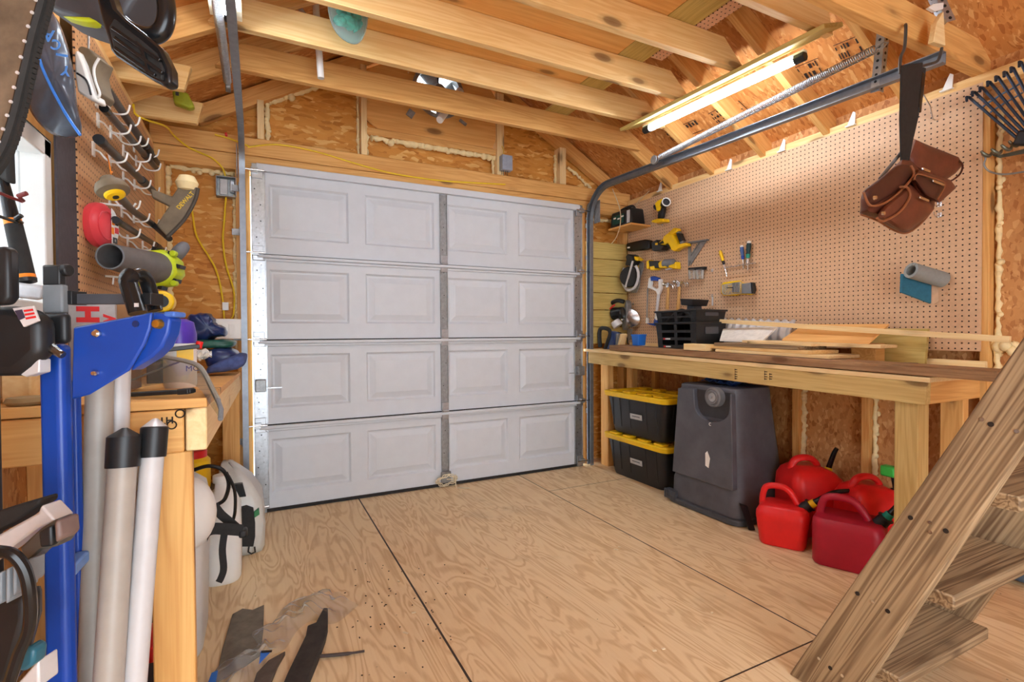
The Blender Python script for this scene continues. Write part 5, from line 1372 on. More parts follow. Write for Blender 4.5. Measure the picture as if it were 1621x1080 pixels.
# folded tarps and cloths
def fold(px, y0, y1, lab, mat, name, amp=.006, cat='tarp'):
    P_ = [at(a, b, y=y0) for a, b in dense(px, 4)]
    c = sum(P_, V((0, 0, 0)))/len(P_); m = M(); rings = []
    for k, t_ in ((.6, 0), (.93, .04), (1.0, .2), (1.02, .5), (1.0, .8), (.9, .96), (.6, 1.0)):
        rings.append([c+(p-c)*k+V((0, (y1-y0)*t_, 0))+V([random.uniform(-amp, amp) for _ in range(3)]) for p in P_])
    m.loft(rings); o = obj(name, m, mat, ang=70, sub=1); return tag(o, lab, cat)
fold([(322, 594), (355, 590), (380, 584), (389, 572), (388, 562), (372, 562), (340, 575), (325, 584)], 2.75, 3.1, 'blue cloth folded at the bottom of the pile on the left bench', JEAN, 'folded_cloth', .004, 'cloth')
fold([(326, 582), (352, 582), (374, 572), (376, 560), (362, 552), (335, 553), (318, 560)], 2.80, 3.15, 'dark blue striped cloth in the middle of the pile on the left bench', NAVY, 'folded_cloth', .005, 'cloth')
fold([(300, 553), (330, 552), (362, 552), (371, 545), (366, 539), (330, 538), (302, 540)], 2.85, 3.2, 'green folded tarp on the pile of cloths on the left bench', DGREEN, 'folded_tarp', .004)
fold([(296, 536), (320, 540), (345, 533), (357, 530), (352, 518), (338, 512), (334, 499), (315, 496), (296, 500)], 2.9, 3.15, 'shiny navy crumpled bag on top of the cloth pile on the left bench', NAVY, 'crumpled_bag', .010, 'bag')
m = M().box2((at(338, 520, y=3.45).x, 3.44, at(338, 537, y=3.44).z), (at(382, 520, y=3.44).x, 3.47, at(382, 505, y=3.44).z)); t_ = obj('switch_panel', m, WHITE, bevel=.004); tag(t_, 'white panel standing against the front wall behind the cloth pile', 'panel')
for px in (355, 367):
    a, b = at(px-4.5, 531, y=3.44), at(px+4.5, 513, y=3.44); obj('raised_field', M().box2((a.x, 3.437, a.z), (b.x, 3.441, b.z)), WHITE, t_, bevel=.001)
# red and grey box behind
bx_ = thing('cardboard_box', put(160, 505, 1.62), 'grey box with big red letters on the left bench behind the blue stand', 'box')
a, b = at(108, 512, y=1.60), at(182, 482, y=1.60); zb0 = zl(1.6)
m = M().box2((a.x, 1.60, zb0), (b.x, 1.80, b.z)); obj('carton', m, plain('box_grey', (176, 176, 178), .6), bx_, bevel=.002)
for ch_, px, wpx in (('H', 155, 33), ('V', 182, 18)):
    p = at(px, 511, y=1.5985); h = p.x-at(px-wpx, 511, y=1.5985).x
    tm = text_mesh(ch_, p, V((0, 0, 1)), V((-1, 0, 0)), h, bold=.06); obj('lettering', tm, REDP, bx_)
m = M().box2((at(183, 500, y=1.62).x, 1.62, zb0), (at(206, 500, y=1.62).x, 1.75, at(200, 482, y=1.62).z)); tag(obj('brown_carton', m, plain('kraft', (150, 110, 72), .8), bevel=.002), 'small brown carton next to the box with red letters', 'box')
t_ = thing('tape_measure', put(257, 478, 2.2), 'round yellow and black tape reel on the left bench behind the black handle', 'tape')
c = put(258, 478, 2.2); m = M().cyl(c+V((0, -.03, 0)), c+V((0, .03, 0)), .038, n=24); obj('case', m, YELLOW, t_, bevel=.006)
m = M().cyl(c+V((0, -.034, 0)), c+V((0, -.03, 0)), .022); obj('hub', m, BLACK, t_)
c.z = (c.z-.038+zl(2.2))/2; m = M().box((c.x, c.y, c.z), (.09, .1, max(.01, 2*(c.z-zl(2.2))))); tag(obj('tin_box', m, CHAR, bevel=.004), 'grey tin under the yellow tape reel on the left bench', 'box')

# ================================================================== BLUE STAND IN THE FOREGROUND
st_ = thing('work_stand', dep(90, 1000, .8)*1.0, 'blue steel work stand with grey clamp head in the left foreground', 'work stand')
st_.matrix_basis = Matrix.Translation((-.285, 1.04, 0))
pc = dep(90, 700, .80); pc0 = V((pc.x, pc.y, 0)); px_top = dep(90, 545, .80).z
Fv = V((_f.x, _f.y, 0)).normalized(); Rv = V((Fv.y, -Fv.x, 0))
def cam_box(m, px0, py0, px1, py1, d, th):
    """upright block whose near face spans the surveyed rectangle"""
    a, b = dep(px0, py1, d), dep(px1, py0, d); w = (b-a).dot(Rv); h = b.z-a.z
    c = V(((a.x+b.x)/2, (a.y+b.y)/2, (a.z+b.z)/2))+Fv*th/2
    return m.box(c, (w, th, h), Matrix((Rv, Fv, V((0, 0, 1)))).transposed())
R3 = Matrix((Rv, Fv, V((0, 0, 1)))).transposed()
h_ = px_top
w_ = (dep(113, 700, .8)-dep(62, 700, .8)).dot(Rv)
pl = dep(80, 700, .8); m = M().box(V((pl.x, pl.y, h_/2))+Fv*.012, (.038, .025, h_), R3); obj('post', m, BLUE, st_, bevel=.009, seg=4)
pr = dep(119, 800, .90); m = M().box(V((pr.x, pr.y, h_*.47)), (.022, .016, h_*.94), R3); obj('rear_post', m, BLUE, st_, bevel=.006, seg=4)
m = M().bar(dep(108, 905, .84), dep(132, 880, .90), .02, .02); obj('cross_tie', m, plain('blue_light', (110, 150, 214), .35), st_, bevel=.004)
for s in (-1, 1):
    m = M().bar(pc0+Rv*s*.0+V((0, 0, .02)), pc0+Rv*s*.16+Fv*.12*s+V((0, 0, .02)), .04, .04); obj('foot', m, BLUE, st_, bevel=.006)
def face(px, d, th, name, mat, bev=.003):
    P_ = [dep(a, b, d) for a, b in px]; return obj(name, M().prism(P_, _f*th), mat, st_, bevel=bev)
face([(115, 518), (232, 496), (240, 494), (237, 520), (228, 545), (212, 572), (203, 587), (140, 625), (112, 633)], .78, .006, 'bracket_plate', BLUE)
face([(240, 494), (262, 497), (270, 505), (266, 528), (256, 550), (240, 566), (204, 588), (212, 572), (228, 545), (238, 518)], .79, .03, 'bracket_flange', BLUE, .004)
face([(258, 493), (276, 493), (276, 502), (258, 502)], .79, .03, 'bracket_lip', plain('blue_light2', (70, 110, 190), .35))
for q, r_ in (((151, 528), .0062), ((149, 591), .0048)):
    c = dep(*q, .775); obj('bolt', M().lathe([(.001, -.003), (r_*.6, -.003), (r_, 0), (r_, .004), (.001, .004)], c, _f, 16), CHROME, st_)
c = dep(214, 513, .778); obj('bolt_hole', M().cyl(c, c+_f*.003, .005), NAVY, st_)
c = dep(249, 513, .785); obj('wing_nut', M().lathe([(.001, -.006), (.006, -.005), (.008, 0), (.008, .006), (.001, .006)], c, _f, 8), plain('brass', (190, 150, 60), .35, .9), st_)
m = M(); cam_box(m, 57, 495, 103, 545, .785, .016); obj('collar', m, BLACK, st_, bevel=.008, seg=3)
m = M(); cam_box(m, 66, 450, 98, 496, .80, .013); obj('inner_tube', m, GREYP, st_, bevel=.003)
m = M(); cam_box(m, 66, 419, 94, 452, .80, .013); obj('top_cap', m, BLACK, st_, bevel=.003)
m = M().tube([dep(100, 428, .81), dep(111, 428, .81)], .010, 12); obj('knob', m, BLACK, st_, bevel=.002)
m = M().bar(dep(100, 474, .83), dep(248, 474, .83), .02, .0165); obj('cross_bar', m, CHAR, st_, bevel=.001)
m = M().bar(dep(108, 472, .825), dep(126, 472, .825), .03, .022); obj('bar_clamp', m, BLACK, st_, bevel=.001)
m = M().bar(dep(236, 474, .823), dep(249, 474, .823), .03, .019); obj('bar_end', m, BLACK, st_, bevel=.001)
hd = smooth([dep(218, 496, .80), dep(210, 470, .80), dep(203, 446, .80), dep(208, 436, .80), dep(222, 434, .82), dep(232, 445, .84), (dep(240, 470, .85)), dep(246, 492, .85)], 5)
m = M().tube(hd, [.016]*16+[.011]*(len(hd)-16), 12, flat=.8); obj('handle', m, BLACKG, st_)
m = M().box(dep(216, 483, .783), (.006, .002, .006), R3); obj('handle_pin', m, SILVER, st_)
m = M().tube(smooth([dep(74, 533, .77), dep(76, 545, .765), dep(88, 556, .76), dep(100, 563, .76)], 4), [.009, .009, .008, .008, .008, .0075, .007, .007, .0065, .006, .006, .006, .005], 10); m.tube(smooth([dep(74, 545, .765), dep(70, 556, .76), dep(66, 562, .76)], 4), [.008]*4+[.006]*5, 10); obj('wing_knob', m, plain('dark_chrome', (110, 108, 104), .25, .9), st_)
obj('collar_bolt', M().cyl(dep(78, 524, .783), dep(78, 524, .788), .006), CHROME, st_)
# dark saw body left of the stand with a flag sticker
ms = thing('mitre_saw', dep(20, 560, .74), 'black saw motor housing with a flag sticker, left of the blue stand', 'power tool')
def fp(px, d, th, name, mat, par, bev=.006):
    return obj(name, M().prism([dep(a, b, d) for a, b in px], _f*th), mat, par, bevel=bev, seg=3)
fp([(-60, 486), (10, 484), (40, 490), (62, 505), (63, 560), (40, 582), (22, 596), (-60, 597)], .74, .035, 'housing', BLACK, ms, .014)
fp([(-60, 400), (5, 388), (12, 398), (13, 470), (5, 482), (-60, 485)], .72, .02, 'upper_guard', BLACK, ms, .006)
sk = fp([(19, 488), (52, 484), (61, 508), (37, 518)], .735, .004, 'sticker', plain('sticker_white', (206, 200, 198), .6), ms, .001)
for i in range(3): fp([(37+i*1.5, 491+i*6), (51+i*2.2, 489+i*5.5), (52+i*2.2, 492+i*5.5), (38+i*1.5, 494+i*6)], .7335, .001, 'stripe', REDP, sk, 0)
fp([(23, 492), (34, 490), (39, 503), (30, 507)], .7335, .001, 'canton', plain('canton', (60, 50, 70), .6), sk, 0)
fp([(22, 590), (62, 568), (62, 590), (40, 597)], .75, .02, 'base_edge', SILVER, ms, .002)
obj('pedestal', M().tube([dep(-45, 560, .76), V((dep(-45, 560, .76).x, dep(-45, 560, .76).y, 0))], .03, 12), BLACK, ms)
# pale tray behind
fp_t = thing('plastic_tray', dep(40, 462, 1.05), 'pale grey plastic tray on the bench under the window', 'tray')
m = M().loft([[dep(a, b, d) for a, b, d in ((18, 470, 1.0), (66, 476, 1.0), (70, 474, 1.2), (22, 469, 1.2))], [dep(a, b, d) for a, b, d in ((12, 446, 1.0), (70, 455, 1.0), (74, 453, 1.22), (16, 444, 1.22))]])
obj('tub', m, plain('tray_grey', (196, 202, 208), .4), fp_t, bevel=.006)
m = M(); p = dep(40, 500, 1.1); m.box((p.x, p.y, (p.z+zl(1.2))/2+.0), (.10, .10, max(.03, p.z-zl(1.2))), R3); tag(obj('carton', m, plain('kraft2', (170, 132, 90), .8), bevel=.003), 'kraft carton under the pale tray on the left bench', 'box')
# wood blocks and disc at the far left of the bench
m = M(); cam_box(m, 2, 587, 48, 642, 1.02, .05); tag(obj('wood_block', m, PALE, bevel=.003), 'upright pale wood block at the left end of the left bench', 'block')
m = M(); cam_box(m, 50, 585, 62, 628, 1.05, .05); tag(obj('wood_block', m, PINE, bevel=.003), 'narrow pine block between the pale block and the blue post', 'block')
m = M().lathe([(.001, 0), (.03, 0), (.034, .006), (.03, .014), (.001, .016)], dep(44, 640, .98), (0, 0, 1), 20); tag(obj('wood_disc', m, plain('olive_disc', (150, 128, 90), .6)), 'flat brown disc on the left bench beside the blue post', 'disc')

# grey pipes leaning beside the stand
def pipe(a, b, d0, d1, r, mat, lab, cap=None):
    p0, p1 = dep(*a, d0), dep(*b, d1)
    if p0.z < p1.z: p0, p1 = p1, p0
    k = p0.z/(p0.z-p1.z); p1 = p0.lerp(p1, k)              # run on down to the floor
    t_ = thing('pipe', p1, lab, 'pipe', 'grey pipes leaning on the left bench')
    d = (p0-p1).normalized()
    m = M().cyl(p1+d*.004, p0, r, n=28); obj('tube', m, mat, t_)
    if cap:
        m = M().lathe([(r*1.16, -.055), (r*1.18, -.052), (r*1.2, -.002), (r*1.12, .0), (.004, .014), (.001, .014)], p0, d, 28); obj('cap', m, BLACK if cap == 1 else BLACK, t_)
        if cap == 2: obj('cap_top', M().lathe([(r*1.1, .0005), (.004, .0155), (.001, .016)], p0, d, 28), SILVER, t_)
    else: obj('bore', M().cyl(p0, p0+d*.001, r*.88, n=28), BLACK, t_)
    return t_
pipe((159, 560), (147, 1080), .95, .90, .0215, PVC, 'tall bare grey pipe nearest the blue stand')
pipe((190, 545), (178, 1080), .99, .95, .0185, PVCL, 'tall bare pale pipe behind the capped pipes')
pipe((197, 690), (172, 1080), .90, .84, .0215, PVC, 'shorter grey pipe with a black pointed cap', 1)
pipe((245, 676), (213, 1080), .94, .87, .0185, PVCL, 'leaning pale pipe with a silver topped black cap', 2)

# mitre saw cart parts low at the left edge
mb = thing('folding_saw_cart', dep(30, 960, .62), 'black folding saw cart with ribbed grip and silver rail at the lower left edge', 'cart')
fpx = lambda px, d, th, nm, mt, bev=.003: obj(nm, M().prism([dep(a, b, d) for a, b in px], _f*th), mt, mb, bevel=bev)
fpx([(-40, 905), (-40, 868), (60, 812), (64, 800), (88, 825), (60, 836), (0, 880)], .66, .03, 'rail', SILVER)
fpx([(-40, 860), (-40, 826), (0, 808), (62, 790), (62, 800), (20, 830)], .68, .03, 'cover', BLACKM)
fpx([(30, 868), (62, 838), (88, 822), (94, 828), (96, 855), (88, 866), (64, 872), (40, 894)], .63, .025, 'clamp_arm', plain('dull_grey', (96, 96, 92), .4, .6))
fpx([(60, 842), (80, 832), (82, 866), (62, 868)], .622, .03, 'clamp_pad', BLACK)
fpx([(84, 826), (93, 824), (96, 852), (86, 862)], .617, .03, 'clamp_jaw', plain('rust_grey', (112, 92, 86), .5), .004)
for i, (a, b, h) in enumerate(((30, 893, 40), (19, 897, 48), (8, 902, 56), (-4, 908, 52))):
    fpx([(a, b), (a+5.5, b-2), (a+5.5, b+h-6), (a, b+h)], .60, .03, 'grip_rib', GREYP, .002)
m = M().tube(smooth([dep(-10, 872, .58), dep(20, 878, .58), dep(40, 905, .585), (dep(48, 950, .59)), dep(46, 995, .6), dep(30, 1035, .6), dep(14, 1085, .6)], 6), .0065, 10); obj('hoop', m, BLACKG, mb)
fpx([(-40, 945), (20, 945), (40, 935), (40, 985), (25, 1040), (10, 1090), (-40, 1090)], .66, .03, 'body', BLACK, .01)
fpx([(28, 1040), (42, 1024), (54, 1030), (52, 1054), (38, 1064), (28, 1064)], .63, .02, 'teal_knob', plain('teal_dark', (36, 92, 110), .3), .004)
fpx([(20, 1090), (60, 1046), (62, 1090)], .66, .03, 'foot_plate', SILVER)
m = M().box((dep(20, 1000, .7).x, dep(20, 1000, .7).y+.05, .2), (.12, .1, .4), R3); obj('leg_frame', m, BLACK, mb, bevel=.01)

# ================================================================== UNDER THE LEFT BENCH
sp_ = thing('backpack_sprayer', (-.24, 2.0, 0), 'white backpack sprayer tank with black straps under the left bench', 'sprayer')
m = M().loft([[(-.29+a, 2.16+b, z) for a, b in rrect(0, 0, .23*k, .38*k, .08*k, 6)] for z, k in ((0.0, .82), (.02, .9), (.30, .96), (.50, 1.0), (.56, .92), (.60, .6), (.61, .3))]); obj('tank', m, plain('tank_white', (214, 214, 212), .4, 0, .04), sp_, ang=50)
c = V((-.215, 1.93, .535)); m = M().ball(c, (.085, .085, .12), None, 20, 14); obj('lid_dome', m, WHITE, sp_, ang=80)
S_ = lambda px, py, x=-.12: at(px, py, x=x)
def ribbon(px, x, w, nm='strap', mt=None):
    P_ = smooth([at(a, b, y=x) for a, b in px], 5); m = M(); m.tube(P_, w, 4, flat=.12, up=(0, 1, 0)); obj(nm, m, mt or BLACKM, sp_)
S2 = lambda px, y: [at(a, b, y=y) for a, b in px]
ribbon([(312, 880), (320, 850), (334, 838), (360, 838), (384, 840)], 2.16, .022)
ribbon([(338, 800), (350, 815), (368, 830), (385, 845)], 2.2, .016)
ribbon([(356, 840), (352, 870), (354, 900), (350, 915), (346, 922)], 2.18, .012)
m = M().tube(smooth([at(a, b, y=2.3) for a, b in ((305, 745), (330, 738), (352, 744), (362, 765), (356, 790), (342, 800))], 6), .0075, 8); obj('hose', m, BLACKG, sp_)
m = M().tube(smooth([at(a, b, y=2.28) for a, b in ((358, 748), (371, 775), (372, 810), (366, 832))], 6), .006, 8); obj('hose', m, BLACKG, sp_)
m = M().box(at(385, 843, y=2.18), (.03, .05, .03)); obj('buckle', m, BLACK, sp_, bevel=.008)
pj = thing('white_jug', (-.19, 2.75, 0), 'tall white plastic jug standing behind the sprayer under the left bench', 'jug')
m = M().loft([[(-.16+a, 2.66+b, z) for a, b in rrect(0, 0, .16*k, .20*k, .06*k, 6)] for z, k in ((0, .85), (.015, .96), (.18, 1.0), (.33, .97), (.38, .75), (.41, .35), (.44, .3))]); obj('bottle', m, WHITE, pj, ang=50)
m = M().cyl((-.16, 2.66, .44), (-.16, 2.66, .475), .035); obj('cap', m, WHITE, pj, bevel=.004)
sk_ = thing('soil_sack', (-.085, 3.02, 0), 'white sack with green band and black front beside the left door track', 'sack')
m = M(); rg_ = []
for z, k, dx in ((0, .88, 0), (.03, 1.0, 0), (.15, 1.03, .004), (.27, .97, -.004), (.36, .74, -.03), (.42, .45, -.055), (.455, .2, -.07)):
    rg_.append([(-.085+dx+a+random.uniform(-.005, .005), 3.02+b+random.uniform(-.005, .005), z) for a, b in rrect(0, 0, .20*k, .34*k, .06*k, 6)])
m.loft(rg_); obj('bag', m, plain('sack_white', (206, 206, 200), .35, 0, .06, 20, .2), sk_, ang=60)
def sp(px, nm, mt, y=2.83): obj(nm, M().prism([at(a, b, y=y) for a, b in px], (0, .035, 0)), mt, sk_, bevel=.003)
sp([(376, 806), (390, 802), (401, 806), (404, 830), (404, 850), (401, 866), (382, 866)], 'black_panel', BLACKM)
sp([(368, 768), (384, 766), (391, 790), (398, 804), (376, 804)], 'black_top', BLACKG, 2.87)
sp([(402, 811), (410, 806), (411, 815), (402, 821)], 'green_band', plain('sack_green', (48, 122, 74), .4), 2.838)
obj('loop', M().tube([at(a, b, y=2.82) for a, b in ((394, 866), (393, 874), (398, 877), (404, 874), (403, 866))], .004, 6), BLACKM, sk_)
yj = thing('yellow_canister', (-.3, 2.75, 0), 'yellow canister with a red lid under the left bench', 'canister')
c = V((-.297, 2.9, 0)); zt_ = .553
m = M().lathe([(.001, .36), (.075, .36), (.078, .38), (.078, zt_-.05), (.06, zt_-.03), (.001, zt_-.03)], c, (0, 0, 1), 24); obj('can', m, YELLOW, yj)
m = M().lathe([(.001, zt_-.045), (.064, zt_-.045), (.064, zt_), (.001, zt_)], c, (0, 0, 1), 24); obj('lid', m, REDP, yj, bevel=.004)
m = M().box((c.x, c.y, .18), (.20, .2, .358)); tag(obj('black_crate', m, CHAR, bevel=.008), 'dark crate under the yellow canister beneath the left bench', 'crate')
m = M().box((-.33, 1.62, .16), (.16, .14, .32)); t_ = obj('red_carton', m, REDP, bevel=.003); tag(t_, 'red carton on the floor behind the grey pipes', 'box')
q_ = thing('oil_carton', (-.255, 1.42, 0), 'black and blue printed carton with a yellow stripe behind the pipes under the left bench', 'box')
m = M().box((-.255, 1.46, .15), (.07, .12, .30)); obj('carton', m, plain('carton_dark', (40, 40, 48), .4), q_, bevel=.002)
m = M().box2((-.285, 1.397, .12), (-.225, 1.399, .255)); obj('blue_print', m, plain('print_blue', (70, 96, 206), .4), q_)
m = M().box2((-.288, 1.396, .262), (-.222, 1.3985, .278)); obj('yellow_print', m, YELLOW, q_)
m = M()
for i in range(3): m.box((-.28+.02*i, 1.397, .08+.02*i), (.012, .003, .016), rotm(0, 30, 0))
obj('emblem', m, WHITE, q_)
m = M().lathe([(.001, 0), (.10, 0), (.10, .35), (.08, .42), (.001, .44)], (-.36, 1.75, .0), (0, 0, 1), 22); tag(obj('dark_tub', m, BLACKG), 'black tub in the shade behind the front leg of the left bench', 'tub')
m = M().box((-.44, 2.6, .33), (.12, .3, .66)); tag(obj('pale_carton', m, plain('carton_pale', (206, 190, 160), .7), bevel=.004), 'pale carton against the left wall under the bench', 'box')

# ================================================================== LEFT WALL TOOLS
WL = -.522
def hookJ(px, py, x, lab, up=.014):
    p = at(px, py, x=x)
    m = M().tube(smooth([V((WL+.001, p.y, p.z+.012)), V((WL+.02, p.y, p.z+.004)), V((x-.03, p.y, p.z-.022)), V((x, p.y, p.z-.026)), V((x+.022, p.y, p.z-.016)), V((x+.03, p.y, p.z+up))], 5), .0034, 8)
    m.box((WL+.003, p.y, p.z+.012), (.006, .022, .05))
    return tag(obj('wall_hook', m, WHITE), lab, 'hook', 'white hooks on the left wall')
def pole(a, b, x, r, mat, lab, tipm=None):
    p0, p1 = at(*a, x=x), at(*b, x=x)
    t_ = thing('tool_shaft', p0, lab, 'shaft', 'poles hung on the left wall')
    obj('shaft', M().cyl(p0, p1, r, n=16), mat, t_)
    d = (p1-p0).normalized()
    obj('end_ring', M().cyl(p0-d*.012, p0+d*.03, r*1.12, n=16), tipm or BLACKG, t_)
    obj('coupling', M().cyl(p0.lerp(p1, .7), p0.lerp(p1, .8), r*1.25, n=16), BLACK, t_, bevel=.002)
    return t_
X1 = -.45
pole((163, 132), (249, 258), X1, .0145, plain('shaft_dark', (62, 60, 60), .35, .3), 'uppermost dark tool shaft on the left wall, with a brassy end', plain('brass2', (170, 140, 96), .4, .6))
pole((166, 173), (247, 266), X1, .0125, plain('shaft_dark2', (66, 62, 60), .35, .3), 'second dark tool shaft on the left wall, below the brassy one')
dw = pole((158, 222), (242, 302), X1, .0145, plain('shaft_dark3', (58, 56, 56), .35, .3), 'third dark shaft on the left wall leading to the broad brown guard', BLACK)
n_ = 0
HL = ['first', 'second', 'third', 'fourth', 'fifth', 'sixth', 'seventh', 'eighth', 'ninth', 'tenth', 'eleventh', 'twelfth', 'thirteenth', 'fourteenth', 'fifteenth', 'sixteenth']
for rowname, hs in (('uppermost shaft', ((190, 170), (207, 189), (222, 222), (240, 240))), ('second shaft', ((192, 201), (209, 219), (226, 247), (243, 262))), ('third shaft', ((186, 246), (208, 261), (226, 289), (241, 300))), ('round trimmer shaft', ((208, 322), (224, 342), (240, 351))), ('lowest shaft', ((208, 367), (232, 387), (252, 395)))):
    for k, (px, py) in enumerate(hs):
        hookJ(px, py, X1, 'white hook under the %s on the left wall, %s from the window' % (rowname, HL[k]))
# brown broad guard of the third pole, facing the viewer
gp = [(238, 298), (252, 303), (272, 311), (282, 296), (312, 296), (310, 314), (292, 346), (265, 375), (247, 356), (262, 334), (268, 326), (240, 312)]
yg = 2.62
m = M().prism([at(a, b, y=yg) for a, b in gp], (0, .035, 0)); g_ = obj('brown_guard', m, BROWNP, dw, bevel=.006, seg=3)
m = M().tube(smooth([at(a, b, y=yg+.002) for a, b in [(313, 298), (309, 316), (292, 347), (265, 375)]], 5), .008, 8); obj('guard_edge', m, plain('guard_edge', (74, 66, 56), .6), dw)
r_ = (at(300, 314, y=yg)-at(284, 331, y=yg)); r_.y = 0
tm = text_mesh('DEWALT', at(284, 332, y=yg-.001), r_, V((-r_.z, 0, r_.x)), .017, bold=True); obj('lettering', tm, plain('faded_yellow', (214, 180, 40), .5), dw)
m = M().lathe([(.001, -.04), (.035, -.03), (.045, .0), (.03, .03), (.001, .035)], at(296, 290, y=yg+.02), (0, 0, 1), 16); tag(obj('foam_blob', m, FOAM), 'cream foam lump on the wall above the brown guard', 'foam')
# string trimmer with round head
tr = thing('string_trimmer', at(178, 300, x=-.38), 'brown string trimmer with a round yellow capped head, on the left wall', 'string trimmer')
hc = at(178, 300, x=-.37)
ax_ = V((.35, -.25, -.9)).normalized()
m = M().lathe([(.001, -.04), (.018, -.037), (.021, -.024), (.037, -.016), (.043, .0), (.041, .008), (.026, .015), (.001, .015)], hc, ax_, 28); obj('head', m, BROWNP, tr)
m = M().lathe([(.026, .0135), (.026, .020), (.021, .024), (.001, .0245)], hc, ax_, 28); obj('cap', m, YELLOW, tr)
m = M().lathe([(.008, .0235), (.008, .027), (.001, .027)], hc, ax_, 20); obj('button', m, BLACK, tr)
p0, p1 = hc+V((.0, .05, .0)), at(268, 378, x=-.36)
m = M().tube(smooth([p0, at(212, 335, x=X1), at(240, 354, x=X1), p1], 4), .0135, 12); obj('shaft', m, plain('shaft_dark4', (58, 58, 58), .35, .2), tr)
m = M().tube(smooth([hc+V((0, -.0, .05)), at(176, 275, x=-.44), at(172, 255, x=-.46), at(168, 245, x=-.47)], 5), .0022, 6); obj('trim_line', m, ORANGE, tr)
# lowest short shaft
t_ = pole((184, 349), (262, 398), X1, .012, plain('shaft_dark5', (56, 56, 56), .35, .2), 'lowest dark shaft on the left wall above the leaf blower', BLACK)
# red trimmer line pack
rp = thing('trimmer_line_pack', at(158, 358, x=WL+.03), 'red disc shaped pack of trimmer line with a white label on the left pegboard', 'pack')
c = at(158, 357, x=WL+.03); RR = (at(160, 322, x=WL+.05)-at(160, 395, x=WL+.05)).length/2
RK = Matrix.Rotation(math.radians(-17), 3, 'Z')                       # the pack hangs a little turned towards the room
K = lambda x, y, z: c+RK @ V((x, y, z))
m = M().lathe([(.001, -.024), (RR*.8, -.024), (RR*.97, -.012), (RR, 0), (RR*.97, .012), (RR*.8, .022), (.001, .024)], c, RK @ V((1, 0, 0)), 36); obj('shell', m, PINK, rp)
obj('ridge', M().tube([K(.024, RR*.62*math.cos(a), RR*.62*math.sin(a)) for a in [2*PI*i/28 for i in range(28)]], .003, 6, closed=True), PINK, rp)
m = M().prism([K(.0255, RR*(.10+.68*math.cos(a)), RR*(.85*math.sin(a))) for a in [-1.35+2.7*i/14 for i in range(15)]], RK @ V((.0015, 0, 0))); lbx = obj('label', m, WHITE, rp)
def lab_block(y0, y1, z0, z1, mt, nm):
    m = M().prism([K(.027, RR*y0, RR*z0), K(.027, RR*y1, RR*z0), K(.027, RR*y1, RR*z1), K(.027, RR*y0, RR*z1)], RK @ V((.001, 0, 0))); obj(nm, m, mt, lbx)
lab_block(.30, .62, .38, .44, INK, 'print_line'); lab_block(.25, .45, .10, .28, ORANGE, 'print_block'); lab_block(.50, .72, .12, .26, INK, 'print_line')
lab_block(.22, .40, -.32, -.02, ORANGE, 'print_block'); lab_block(.46, .74, -.25, .02, RED, 'print_block'); lab_block(.30, .62, -.72, -.45, CHAR, 'print_block'); lab_block(.42, .52, -.64, -.52, WHITE, 'print_mark')
p = at(158, 322, x=WL); o = obj('wall_hook', M().tube([V((WL, p.y, p.z)), V((WL+.10, p.y, p.z-.004)), V((WL+.11, p.y, p.z+.012))], .004, 8), WHITE); tag(o, 'white hook holding the red trimmer line pack', 'hook')
# leaf blower
bl = thing('leaf_blower', dep(200, 420, 1.95), 'grey and lime leaf blower on the left wall, its open nozzle towards the viewer', 'leaf blower')
a, b = dep(174, 406, 1.72), dep(246, 424, 2.02); d = (b-a).normalized()
R = V((0, 0, 1)).rotation_difference(d).to_matrix(); L = (b-a).length
prof_o = [(.040, 0), (.043, .0), (.044, .06), (.052, L*.6), (.060, L)]
m = M()
vs = [];k = 30
for r_, z in [(.039, L*.9), (.039, .01), (.041, 0), (.044, .002), (.046, .05), (.054, L*.6), (.062, L)]:
    for j in range(k): an = 2*PI*j/k; vs.append(a+R @ V((r_*math.cos(an), r_*math.sin(an), z)))
m.add(vs, [(i*k+j, i*k+(j+1) % k, (i+1)*k+(j+1) % k, (i+1)*k+j) for i in range(6) for j in range(k)]); obj('nozzle', m, plain('nozzle_grey', (104, 100, 98), .5, 0, .12), bl)
obj('nozzle_floor', M().cyl(a+d*L*.5, a+d*L*.52, .039, n=30), BLACK, bl)
obj('nozzle_lip', M().tube([a+R @ V((.042*math.cos(2*PI*j/30), .042*math.sin(2*PI*j/30), 0)) for j in range(30)], .003, 6, closed=True), GREYP, bl)
m = M().lathe([(.064, L-.005), (.078, L+.01), (.082, L+.05), (.076, L+.09), (.05, L+.11), (.001, L+.115)], a, R=R, n=8); obj('motor_housing', m, LIME, bl, bevel=.006)
for j in range(8):
    an = 2*PI*(j+.5)/8; m = M().box(a+R @ V((.078*math.cos(an), .078*math.sin(an), L+.035)), (.016, .016, .05), R); obj('vent_slot', m, BLACK, bl)
for j in range(4):
    an = 2*PI*j/4+.5; p = a+R @ V((.085*math.cos(an), .085*math.sin(an), L+.005)); obj('lug', M().cyl(p, p+d*.025, .012, n=12), LIME, bl, bevel=.002)
e_ = a+d*(L+.07)
m = M().tube(smooth([dep(268, 418, 2.15), dep(276, 408, 2.15), dep(285, 397, 2.15), dep(294, 388, 2.18)], 4), [.016, .018, .02, .023, .025, .026, .027, .027, .027, .026, .025, .022, .016], 14); obj('handle', m, plain('handle_grey', (112, 112, 116), .5), bl)
m = M().tube([dep(262, 428, 2.12), dep(270, 415, 2.14)], .022, 12); obj('handle_root', m, BLACKM, bl)
p = at(166, 437, x=WL); m = M().tube([V((WL, p.y, p.z)), V((WL+.09, p.y+.15, p.z+.004))], .004, 8); m.tube([V((WL+.02, p.y+.02, p.z-.03)), V((WL+.02, p.y+.033, p.z+.001))], .003, 6); tag(obj('wall_hook', m, WHITE), 'white double hook under the leaf blower nozzle', 'hook')
